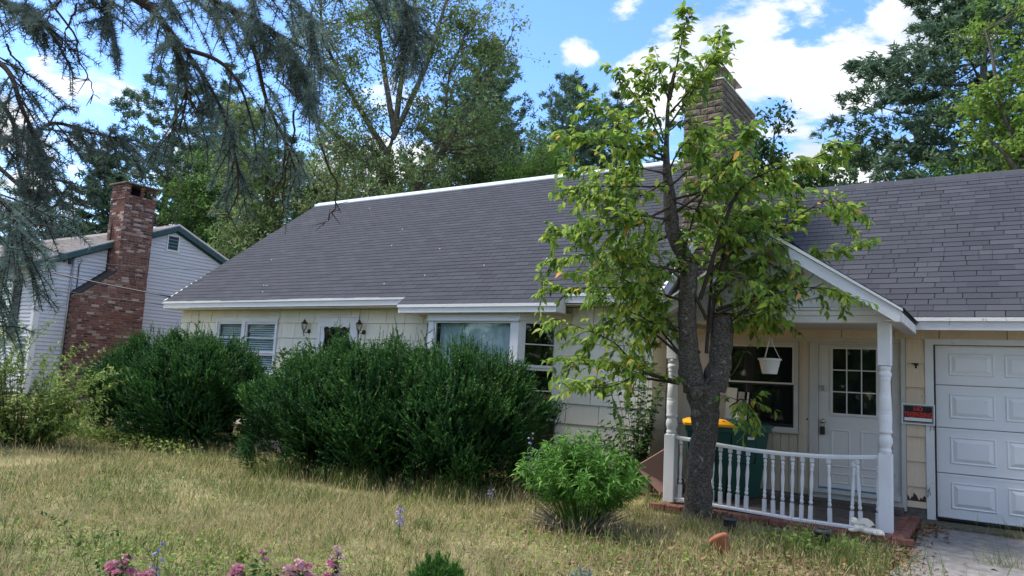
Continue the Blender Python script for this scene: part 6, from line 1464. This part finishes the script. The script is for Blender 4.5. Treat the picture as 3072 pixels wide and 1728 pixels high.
def broadleaf(name, label, base, stems, crowns, mname, group, seed, leaf=.10, per=150, ncl=70, clr=.7, v0=.45, vs=.18, trunk_r=.16, lw=.5, droop=.25, tpl='leaf4'):
    """stems: poly-lines relative to the base; crowns: (centre, radii, share) leaf-cluster volumes, each cluster tied to the nearest stem"""
    g = np.random.default_rng(seed); b = np.array(base, float); t = thing(name, label, 'tree', base, group)
    w, f = FB(), FB(); SP = []
    for si, s in enumerate(stems):
        P = smooth_path([b + np.array(p) for p in s], 40); L = np.linalg.norm(P[-1] - P[0]); P[4:-1] += np.cumsum(g.normal(0, .012, (35, 3)), 0) * .5
        r0 = trunk_r * (1 if si == 0 else .55); V, T = tube_np(P, np.linspace(r0, r0 * .16 + .006, 40), 8); w.add(V, T, .5); SP.append(P)
        if si == 0: w.build('trunk', 'bark', t, smooth=True); w = FB()
    A = np.concatenate(SP)
    for c, r_, share in crowns:
        n = max(1, int(ncl * share)); d = unit(g.normal(size=(n, 3))); C = b + np.array(c) + d * np.array(r_) * (g.random((n, 1)) ** .45)
        for cc in C:
            dd = np.linalg.norm((A - cc) * [1, 1, 1.0], axis=1) + 3 * np.maximum(0, A[:, 2] - cc[2] + .3); i = np.argmin(dd); a = A[i]
            mid = (a + cc) / 2 + g.normal(0, .12, 3) + [0, 0, -.06 * np.linalg.norm(cc - a)]
            q = smooth_path([a, mid, cc], 8); V, T = tube_np(q, np.linspace(.012 + .012 * np.linalg.norm(cc - a), .006, 8), 4); w.add(V, T, .5)
            k = int(per * g.uniform(.6, 1.3)); R_ = clr * g.uniform(.65, 1.25)
            sub = cc + g.normal(0, R_ * .55, (7, 3)) * [1, 1, .7]
            for s_ in sub: V, T = tube_np(np.array([cc, (cc + s_) / 2 + g.normal(0, .04, 3), s_]), np.array([.010, .007, .004]), 3); w.add(V, T, .5)
            P = sub[g.integers(0, 7, k)] + g.normal(0, R_ * .24, (k, 3))
            D = unit(g.normal(0, 1, (k, 3)) + [0, 0, -droop]); tv = np.clip(g.normal(v0 + g.normal(0, .10), vs, k), 0, 1)
            L = leaf * g.uniform(.7, 1.25, k); blades(f, P, D, unit(np.array([0, 0, 1.]) + g.normal(0, .55, (k, 3))), L, L * lw, tv, tpl)
    w.build('branch', 'bark', t, smooth=True); f.build('crown', mname, t, kind='stuff')
    return t
rv = np.array([.8376, .5437, 0.])       # sideways as seen from the street
def off(r_, d=0., z=0.): return (rv[0] * r_ - rv[1] * d, rv[1] * r_ + rv[0] * d, z)
FOREST = 'tall trees behind the houses'
conifer('pine_tree', 'open crowned dark pine behind the brick chimney, its bare trunk showing', (-36.64, 21.77, .3), 17.4, 5.2, .42, .85, 6, 'needle_pine', FOREST, 1, droop=.05, up=.32, tuft=.42, tw=.075, ntuft=26, nper=10, irregular=.4, v0=.3)
conifer('pine_tree', 'slim dark pine just right of the open crowned one', (-37.5, 25.4, .3), 18.9, 3.6, .40, .8, 5, 'needle_pine', FOREST, 2, up=.35, tuft=.42, tw=.075, ntuft=26, nper=10, irregular=.45, v0=.35)
conifer('hemlock_tree', 'dense dark hemlock directly behind the brick chimney', (-37.9, 19.4, .3), 12.3, 4.2, .06, .55, 8, 'needle_dark', FOREST, 3, droop=.12, up=.12, tuft=.46, tw=.095, ntuft=22, nper=9, v0=.45)
conifer('hemlock_tree', 'dense dark hemlock above the peak of the neighbouring gable', (-33.0, 22.0, .3), 12.6, 3.8, .05, .55, 8, 'needle_dark', FOREST, 4, droop=.12, up=.10, tuft=.46, tw=.095, ntuft=22, nper=9, v0=.47)
conifer('hemlock_tree', 'layered dark hemlock right of the neighbouring gable, white sky between its tiers', (-29.5, 23.6, .3), 13.6, 4.2, .05, .9, 7, 'needle_dark', FOREST, 5, droop=.16, up=.04, tuft=.42, tw=.075, ntuft=20, nper=9, flat=.18, v0=.35)
conifer('hemlock_tree', 'dark hemlock left of the brick chimney behind the spruce boughs', (-37.4, 15.4, .3), 9.6, 3.8, .05, .55, 8, 'needle_dark', FOREST, 6, droop=.1, up=.12, tuft=.42, tw=.075, ntuft=19, nper=9, v0=.4)
conifer('hemlock_tree', 'leftmost dark hemlock at the picture edge beyond the grey house', (-41.0, 10.0, .3), 9.2, 3.8, .05, .55, 8, 'needle_dark', FOREST, 61, droop=.1, up=.12, tuft=.42, tw=.075, ntuft=18, nper=9, v0=.4)
conifer('pine_tree', 'broad dark pine rising highest in the middle behind the open birch', (-20.75, 28.2, .3), 18.0, 5.2, .10, .62, 9, 'needle_pine', FOREST, 7, droop=.05, up=.45, tuft=.42, tw=.08, ntuft=26, nper=10, irregular=.35, v0=.5)
conifer('pine_tree', 'dark pine with a blunt top, middle of the three pines left of the cherry', (-20.6, 37.0, .3), 19.6, 6.0, .12, .62, 8, 'needle_pine', FOREST, 8, droop=.05, up=.5, tuft=.44, tw=.08, ntuft=26, nper=10, irregular=.4, v0=.45)
conifer('pine_tree', 'dark pine nearest the cherry top, rightmost of the three left of it', (-18.6, 38.4, .3), 18.9, 5.0, .12, .7, 7, 'needle_pine', FOREST, 9, droop=.05, up=.5, tuft=.44, tw=.08, ntuft=26, nper=10, irregular=.45, v0=.4)
conifer('pine_tree', 'great dark pine with level plates of boughs above the garage ridge', (-0.1, 31.6, .3), 19.5, 7.4, .12, 1.05, 8, 'needle_pine', FOREST, 10, droop=.06, up=.08, tuft=.44, tw=.09, ntuft=52, nper=10, flat=.15, irregular=.28, v0=.42, prof=.55)
bS = [[(0, 0, 0), off(0, 0, 5), off(-.1, 0, 8.8), off(.1, 0, 10.3)], [off(.1, 0, 10.2), off(-.6, .3, 13.2), off(-1.0, .4, 15.5), off(-1.2, .3, 17.2)], [off(.1, 0, 10.2), off(.4, -.2, 13.3), off(.6, 0, 15.5), off(.5, .2, 17.6)], [off(0, 0, 9.2), off(-1.7, .4, 11.6), off(-3.0, .6, 13.8), off(-3.5, .8, 15.6)],
      [off(.05, 0, 9.9), off(1.2, -.5, 12.6), off(1.8, -.6, 15), off(2.2, -.6, 17)], [off(.9, .3, -.1), off(1.0, .3, 6), off(1.1, .2, 8.3), off(1.9, 0, 10.2), off(2.1, -.1, 12.6), off(3.0, 0, 15.2)], [off(1.1, .2, 8.1), off(2.4, .4, 10.6), off(3.5, .6, 12.8), off(4.3, .7, 14.6)], [off(0, 0, 8.5), off(-2.2, -.2, 10.0), off(-3.6, -.3, 11.2), off(-4.6, -.3, 12.0)]]
broadleaf('birch_tree', 'tall open many stemmed birch with sparse bronzed leaves, sky showing through', (-19.1, 20.1, .3), bS,
          [(off(-2.6, 0, 13.8), (2.2, 2.0, 2.4), .26), (off(.3, 0, 14.8), (2.4, 2.0, 2.6), .30), (off(2.8, 0, 13.6), (2.0, 1.8, 2.4), .22), (off(-1.0, 0, 10.6), (3.2, 2, 1.8), .18), (off(2.6, 0, 10.4), (2.2, 1.8, 1.6), .14), (off(-.5, 0, 8.0), (3.6, 2, 1.6), .26)], 'leaf_olive', FOREST, 21, leaf=.14, per=105, ncl=250, clr=.62, v0=.50, vs=.24, trunk_r=.22)
broadleaf('maple_tree', 'light olive leafy tree above the left end of the dark roof', (-24.4, 18.9, .3), [[(0, 0, 0), off(0, 0, 5), off(-.2, 0, 10)], [off(0, 0, 5), off(-1.2, 0, 8), off(-1.5, 0, 11)], [off(0, 0, 4), off(1.3, 0, 7.5), off(2.0, 0, 9.5)], [off(0, 0, 3), off(-1.6, .4, 5), off(-2.2, .4, 7)]],
          [(off(-1.1, 0, 11.0), (1.1, 1.2, 1.3), .22), (off(-.2, 0, 9.0), (2.1, 1.8, 1.5), .42), (off(1.6, 0, 8.2), (1.5, 1.5, 1.4), .3), (off(-.2, -.3, 6.6), (2.5, 1.8, 1.6), .5), (off(.4, -.6, 5.0), (2.8, 1.6, 1.2), .35)], 'leaf_olive', FOREST, 22, leaf=.155, per=125, ncl=115, clr=.55, v0=.50, vs=.2, trunk_r=.2)
broadleaf('maple_tree', 'rounded mid green maple rising over the middle of the ridge', (-14.9, 24.2, .3), [[(0, 0, 0), off(0, 0, 4.5), off(.1, 0, 8)], [off(0, 0, 4), off(-1.2, 0, 7), off(-1.8, 0, 8.5)], [off(0, 0, 4), off(1.4, 0, 6.6), off(2.0, 0, 7.8)]],
          [(off(0, 0, 8.6), (1.7, 1.7, 2.0), .5), (off(-1.3, -.3, 7.0), (1.6, 1.5, 1.5), .35), (off(1.6, 0, 7.0), (1.6, 1.5, 1.4), .3), (off(0, -1., 6.0), (2.4, 1.2, 1.4), .25)], 'leaf_green', FOREST, 23, leaf=.15, per=190, ncl=90, clr=.52, v0=.5, trunk_r=.18)
broadleaf('maple_tree', 'small olive maple low between the birch trunk and the ridge', (-19.3, 22.9, .3), [[(0, 0, 0), off(0, 0, 4.5), off(.1, 0, 7.4)], [off(0, 0, 4), off(2.2, 0, 6.6), off(3.0, 0, 7.5)]],
          [(off(0, 0, 7.3), (3.2, 1.7, 1.2), .6), (off(3.2, 0, 7.2), (2.0, 1.7, 1.3), .45)], 'leaf_olive', FOREST, 24, leaf=.15, per=150, ncl=72, clr=.6, v0=.35, trunk_r=.15)
broadleaf('maple_tree', 'tall green tree mingling with the broad pine behind the birch', (-19.4, 27.6, .3), [[(0, 0, 0), off(0, 0, 6.5), off(.4, 0, 10.5)], [off(0, 0, 6), off(-1.8, 0, 9.0), off(-2.2, 0, 10.4)], [off(0, 0, 6), off(1.6, 0, 8.6), off(2.0, 0, 10)]],
          [(off(.2, 0, 10.6), (2.3, 1.6, 1.8), .5), (off(-1.8, 0, 9.3), (1.7, 1.5, 1.7), .3), (off(.6, 0, 8.3), (2.4, 1.5, 1.4), .35)], 'leaf_olive', FOREST, 25, leaf=.16, per=150, ncl=70, clr=.6, v0=.25, vs=.16, trunk_r=.18)
broadleaf('maple_tree', 'bright yellow green maple at the right edge above the garage ridge', (2.15, 26.1, .3), [[(0, 0, 0), off(0, 0, 5), off(0, 0, 12)], [off(0, 0, 5), off(-2, 0, 9), off(-2.6, 0, 12)], [off(0, 0, 5), off(-2, -.5, 7.5), off(-3, -.5, 8.6)]],
          [(off(-.3, 0, 12.4), (2.2, 2, 2.6), .55), (off(-.9, 0, 9.6), (2.0, 2, 1.6), .45), (off(-1.2, -.4, 8.0), (2.2, 1.6, 1.2), .45), (off(1.6, 0, 10), (2, 2, 3), .35)], 'leaf_green', FOREST, 26, leaf=.16, per=170, ncl=90, clr=.55, v0=.68, vs=.22, trunk_r=.22)
broadleaf('maple_tree', 'mid green tree low between the great pine and the garage ridge', (-1.5, 28.8, .3), [[(0, 0, 0), off(0, 0, 5), off(.2, 0, 8)], [off(0, 0, 5), off(1.2, 0, 7), off(1.8, 0, 8.4)]],
          [(off(.3, 0, 8.3), (1.9, 1.6, 1.1), .6), (off(1.8, 0, 9.0), (1.4, 1.4, 1.1), .35)], 'leaf_green', FOREST, 27, leaf=.13, per=180, ncl=60, clr=.5, v0=.3, trunk_r=.15)
broadleaf('ash_tree', 'small dark leaved tree peeping from behind the stone chimney', (-6.4, 25.7, .3), [[(0, 0, 0), off(0, 0, 5), off(.1, 0, 10)], [off(0, 0, 6), off(.9, 0, 8.2), off(1.6, 0, 9.4)], [off(0, 0, 6), off(-.9, 0, 8.2), off(-1.6, 0, 9.6)]],
          [(off(-.3, 0, 9.7), (1.0, 1, 1.2), .35), (off(1.2, 0, 8.6), (1.3, 1, .8), .35), (off(-1.8, 0, 9.0), (1.4, 1, .9), .3), (off(.2, 0, 8.0), (2.4, 1, .8), .35)], 'leaf_dark', FOREST, 28, leaf=.17, per=95, ncl=46, clr=.42, v0=.35, trunk_r=.14, lw=.6)
broadleaf('maple_tree', 'mid green tree filling the gap between the light olive tree and the birch', (-23.6, 22.4, .3), [[(0, 0, 0), off(0, 0, 5), off(.2, 0, 10.5)], [off(0, 0, 5), off(-1.2, 0, 8), off(-1.7, 0, 10)], [off(0, 0, 5), off(1.3, 0, 8), off(1.9, 0, 9.5)]],
          [(off(.1, 0, 10.3), (1.7, 1.5, 1.6), .4), (off(-.9, 0, 8.3), (1.8, 1.5, 1.4), .35), (off(1.2, 0, 8.2), (1.7, 1.5, 1.4), .35), (off(0, -.3, 6.6), (2.6, 1.5, 1.2), .4)], 'leaf_olive', FOREST, 41, leaf=.15, per=125, ncl=90, clr=.56, v0=.36, trunk_r=.16)
broadleaf('maple_tree', 'tall mid green tree right of the birch stems, in front of the broad pine', (-19.0, 24.9, .3), [[(0, 0, 0), off(0, 0, 5), off(.2, 0, 11.5)], [off(0, 0, 5), off(-1.2, 0, 8.4), off(-1.7, 0, 10.6)], [off(0, 0, 5), off(1.3, 0, 8), off(2.1, 0, 9.8)]],
          [(off(.1, 0, 11.2), (1.5, 1.4, 1.7), .35), (off(1.4, 0, 9.6), (1.8, 1.5, 1.4), .35), (off(-.9, 0, 8.9), (1.6, 1.5, 1.4), .3), (off(.6, -.3, 7.6), (2.7, 1.5, 1.2), .4)], 'leaf_olive', FOREST, 42, leaf=.15, per=125, ncl=95, clr=.56, v0=.30, trunk_r=.16)
broadleaf('maple_tree', 'dull green tree right of the neighbouring gable, below the slim pine', (-30.6, 20.9, .3), [[(0, 0, 0), off(0, 0, 5), off(.1, 0, 10)], [off(0, 0, 5), off(-1.3, 0, 8), off(-2, 0, 9.6)], [off(0, 0, 5), off(1.5, 0, 7.6), off(2.2, 0, 9)]],
          [(off(.1, 0, 10.2), (1.9, 1.5, 1.5), .35), (off(-1.3, 0, 8.4), (1.8, 1.5, 1.4), .3), (off(1.4, 0, 8), (2, 1.5, 1.6), .35), (off(0, -.3, 6.2), (3, 1.5, 1.5), .4)], 'leaf_green', FOREST, 43, leaf=.16, per=140, ncl=90, clr=.6, v0=.18, trunk_r=.16)
# street trees behind the viewer: seen only as reflections in the window glass
bt = broadleaf('street_tree', 'leafy tree across the street, mirrored in the porch door panes', (6.5, -13.0, -.1), [[(0, 0, 0), (0, 0, 3), (.2, 0, 6)], [(0, 0, 2.6), (1.6, 0, 4.6), (2.2, .4, 6)], [(0, 0, 2.6), (-1.6, .4, 4.6), (-2.4, .4, 5.8)]],
               [((0, 0, 5.6), (2.8, 2.6, 2.2), .8), ((0, 0, 3.8), (3.0, 2.6, 1.2), .3)], 'leaf_green', 'trees across the street', 29, leaf=.22, per=90, ncl=70, clr=.7, v0=.45)
dup(bt, (-3.0, -15.5, -.1), 1.2, 'leafy tree across the street, mirrored in the side of the bay window', 1.1)
dup(bt, (-9.5, -17.5, -.1), 2.0, 'leafy tree across the street, mirrored in the middle of the picture window', 1.35)
dup(bt, (2.0, -18.0, -.1), 4.0, 'leafy tree across the street, mirrored in the entry door lite', 1.4)
dup(bt, (-16.5, -16.0, -.1), 5.0, 'leafy tree across the street, mirrored in the storm door pane', 1.35)
dup(bt, (-25, -15.0, -.1), 3.0, 'leafy tree across the street, mirrored in the double window', 1.4)
dup(bt, (13.5, -9.0, -.1), 2.6, 'leafy tree across the street, mirrored in the garage side panes', 1.0)
fb = FB(); g = np.random.default_rng(71); n = 9000; x = g.uniform(-75, 50, n); z = g.uniform(0, 1, n) ** .8 * (6.5 + 2 * np.sin(x * .23) + 1.3 * np.sin(x * .61))
blades(fb, np.stack([x, -30 + g.normal(0, 1.6, n), z - .3], -1), g.normal(0, 1, (n, 3)), g.normal(0, 1, (n, 3)), 1.2, .9, np.clip(g.normal(.35, .2, n), 0, 1), 'leaf4')
o = fb.build('far_wood', 'leaf_green'); tag(o, 'wood beyond the street, only seen mirrored in the window panes', 'wood', kind='stuff')
# ================================================================ lawn growth, weeds, dead leaves
def lawn_ok(x, y):
    k = (y < 10.0) | (x < -15.8) & (y < 16) & (x > -20.1) | (x < -15.8) & (y < 8.8)
    k &= ~((x > -0.80) & (y < 10.6) & (x < 3.5)); k &= ~((x > -3.45) & (x < -.8) & (y > 8.60)); k &= ~((x > -12.3) & (x < -10.0) & (y > 8.3)); k &= ~(((x + 3.5) ** 2 + (y - 6.65) ** 2) < .10); k &= ~((x < -20.1) & (y > 8.9) & (y < 16))
    return k
def patch(x, y):
    return .5 + .36 * np.sin(x * .9 + 1.3 * np.sin(y * .7)) + .30 * np.sin(y * 1.7 + 1.1 * np.sin(x * .8 + 2)) + .12 * np.sin(x * 3.1 + y * 2.3) + .08 * np.sin(x * 6.7 - y * 5.1)
def scatter(n, rmin, rmax, seed):
    g = np.random.default_rng(seed); a = np.radians(g.uniform(-76, 8, n)); r_ = rmin + (rmax - rmin) * g.random(n) ** 1.05
    x, y = r_ * np.sin(a), r_ * np.cos(a); k = lawn_ok(x, y); return g, x[k], y[k], r_[k]
g, x, y, r_ = scatter(228000, 2.2, 20, 51)
n = len(x); pt_ = patch(x, y)
dry = np.clip(pt_ + .26 * np.exp(-(((x + 5.8) / 4.0) ** 2 + ((y - 5.8) / 2.2) ** 2)) - .20 * np.exp(-((r_ - 3.2) / 1.0) ** 2) - .22 * (x < -10) - .15 * (y > 8.0) * (x < -5), 0, 1)
isdry = g.random(n) < (.70 * dry)
v = np.where(isdry, np.clip(g.normal(.72, .17, n), .4, 1), np.clip(g.normal(.20, .12, n), 0, .45))
h = g.uniform(.04, .135, n) * (.75 + .6 * patch(y * 1.3, x * 1.1)) * np.where(isdry, 1.10, .95) * (1 + .75 * (g.random(n) < .05))
h *= np.clip(.65 + .06 * r_, .6, 1.15)
h = np.where((x > -4.6) & (y > 6.3), h * .7, h); h = np.where((x < -4.6) & (y > 6.2), h * .75, h)
thin = (patch(x * 1.7 + 3, y * 1.9) > .30) | (g.random(n) < .35)
D = np.stack([g.normal(0, .62, n), g.normal(0, .62, n), np.ones(n)], -1)
P = np.stack([x, y, gz(x, y) - .02], -1)
P, D, h, v, r_ = P[thin], D[thin], h[thin], v[thin], r_[thin]; n = len(h)
fb = FB(); blades(fb, P, D, g.normal(0, 1, (n, 3)) * [1, 1, .1], h, .0030 + .0012 * g.random(n) + .0005 * r_, v, 'blade')
o = fb.build('lawn_grass', 'grass'); tag(o, 'long uncut lawn of straw coloured and green grass in front of the hedge', 'grass', kind='stuff')
# seed stalks and taller tufts
g, x, y, r_ = scatter(11000, 2.6, 13, 52); n = len(x)
P = np.stack([x, y, gz(x, y) - .02], -1); fb = FB(); h = g.uniform(.14, .32, n); h = np.where((x > -3.6) & (y > 7.0), h * .6, h)
D = np.stack([g.normal(0, .22, n), g.normal(0, .22, n), np.ones(n)], -1); blades(fb, P, D, g.normal(0, 1, (n, 3)) * [1, 1, .1], h, .0022 + .0004 * r_, np.clip(g.normal(.78, .14, n), .3, 1), 'blade')
k = g.random(n) < .5; tip = P[k] + unit(D[k]) * (h[k] * .86)[:, None]; blades(fb, tip, D[k] + g.normal(0, .2, (k.sum(), 3)), g.normal(0, 1, (k.sum(), 3)), .055, .008, .85, 'leaf4')
for cx, cy, nn, hh in ((-8.2, 6.85, 240, .42), (-6.9, 7.0, 260, .36), (-5.6, 7.3, 200, .34), (-9.6, 6.9, 150, .3), (-1.35, 7.35, 120, .34), (-.95, 7.0, 130, .38), (-.98, 7.6, 60, .3), (-11.2, 7.1, 150, .28), (-14.3, 7.2, 160, .3), (-13, 6.9, 200, .3)):
    q = g.normal(0, 1, (nn, 2)) * [.28, .14]; P = np.stack([cx + q[:, 0], cy + q[:, 1], np.full(nn, gz(cx, cy) - .02)], -1); D = np.stack([g.normal(0, .35, nn), g.normal(0, .35, nn), np.ones(nn)], -1)
    blades(fb, P, D, g.normal(0, 1, (nn, 3)) * [1, 1, .1], hh * g.uniform(.5, 1.1, nn), .007, np.clip(g.normal(.16, .1, nn), 0, .4), 'blade')
g2 = np.random.default_rng(88)
for _ in range(330):
    a, rr_ = math.radians(g2.uniform(-72, 0)), 2.8 + 8.5 * g2.random(); cx, cy = rr_ * math.sin(a), rr_ * math.cos(a)
    if not lawn_ok(np.array([cx]), np.array([cy]))[0] or cx > -1.2: continue
    nn = int(g2.uniform(16, 42)); q = g2.normal(0, 1, (nn, 2)) * g2.uniform(.03, .10); v0 = g2.choice([.12, .2, .3, .62, .8]); P = np.stack([cx + q[:, 0], cy + q[:, 1], np.full(nn, gz(cx, cy) - .02)], -1)
    blades(fb, P, np.stack([g2.normal(0, .5, nn), g2.normal(0, .5, nn), np.ones(nn)], -1), g2.normal(0, 1, (nn, 3)) * [1, 1, .1], g2.uniform(.10, .24) * g2.uniform(.6, 1.15, nn), .0045 + .0005 * rr_, np.clip(g2.normal(v0, .08, nn), 0, 1), 'blade')
o = fb.build('tall_grass', 'grass'); tag(o, 'thin seed stalks and taller green tufts standing above the lawn and along the hedge foot', 'grass', kind='stuff')
# broad-leaved weeds
fb = FB()
for (cx, cy, sx, sy, nn, hh, ln, v0) in [(-3.6, 3.6, 1.5, .5, 3600, .10, .035, .45), (-5.2, 3.2, .8, .35, 1700, .12, .035, .4), (-2.6, 4.8, .8, .6, 1300, .07, .035, .25), (-1.7, 6.6, .5, .8, 500, .07, .04, .3), (-6.5, 4.4, 1.5, .8, 2800, .07, .03, .3), (-9.0, 5.0, 1.5, .8, 1600, .07, .035, .3), (-3.4, 6.2, .7, .4, 600, .08, .05, .35), (-10.9, 8.1, .3, .15, 240, .3, .05, .55), (-12.3, 6.9, 1.2, .2, 1200, .22, .06, .4), (-1.5, 7.75, .25, .18, 500, .16, .06, .45)]:
    q = rng.normal(0, 1, (nn, 2)) * [sx, sy]; px, py = cx + q[:, 0], cy + q[:, 1]; k = lawn_ok(px, py) & (px < -.8); px, py = px[k], py[k]; nn = len(px)
    P = np.stack([px, py, gz(px, py) + rng.uniform(0, hh, nn)], -1); D = rng.normal(0, 1, (nn, 3)) * [1, 1, .5]; L = ln * rng.uniform(.6, 1.3, nn)
    blades(fb, P, D, unit(np.array([0, 0, 1.]) + rng.normal(0, .4, (nn, 3))), L, L * .6, np.clip(rng.normal(v0, .22, nn), 0, 1), 'leaf4')
o = fb.build('lawn_weeds', 'leaf_lime'); tag(o, 'low broad leaved weeds and clover spread through the front of the lawn', 'weeds', kind='stuff')
# dead leaves
fb = FB()
for (cx, cy, sx, sy, nn) in [(-.86, 8.6, .10, .9, 900), (-.72, 9.9, .12, .25, 380), (-1.15, 7.6, .35, .5, 800), (-12.0, 7.9, .7, .3, 900), (-11.2, 8.15, .6, .16, 420), (-2.2, 6.6, .6, .4, 500), (-.3, 10.25, .5, .06, 120), (-3.6, 6.7, .35, .25, 700), (-2.2, 5.4, .9, .6, 900), (-1.4, 6.6, .5, .6, 700)]:
    q = rng.normal(0, 1, (nn, 2)) * [sx, sy]; px, py = cx + q[:, 0], cy + q[:, 1]; k = ~((px > -3.45) & (px < -.83) & (py > 8.45)) & (py < 10.5); px, py = px[k], py[k]; nn = len(px)
    zz = np.where(px > -.75, -.036, gz(px, py)) + rng.uniform(.0, .035, nn) * (px < -.75)
    P = np.stack([px, py, zz], -1); L = rng.uniform(.03, .075, nn); blades(fb, P, rng.normal(0, 1, (nn, 3)) * [1, 1, .25], unit(np.array([0, 0, 1.]) + rng.normal(0, .35, (nn, 3))), L, L * .5, rng.random(nn), 'leaf6')
o = fb.build('leaf_litter', 'litter'); tag(o, 'brown dead leaves lying along the driveway edge and by the stone steps', 'leaf litter', kind='stuff')
# tufts in the driveway cracks
for (cx, cy, nn, lb) in ((.02, 8.35, 60, 'thin grass tuft growing from a crack in the driveway'), (.12, 10.1, 50, 'weedy grass at the foot of the garage door')):
    f2 = FB(); q = rng.normal(0, .05, (nn, 2)) * [2.2, 1]; P = np.stack([cx + q[:, 0], cy + q[:, 1], np.full(nn, -.05)], -1); blades(f2, P, np.stack([rng.normal(0, .5, nn), rng.normal(0, .4, nn), np.ones(nn)], -1), rng.normal(0, 1, (nn, 3)), rng.uniform(.1, .32, nn), .005, np.clip(rng.normal(.35, .2, nn), 0, 1), 'blade')
    tag(f2.build('grass_tuft', 'grass'), lb, 'grass', kind='stuff')
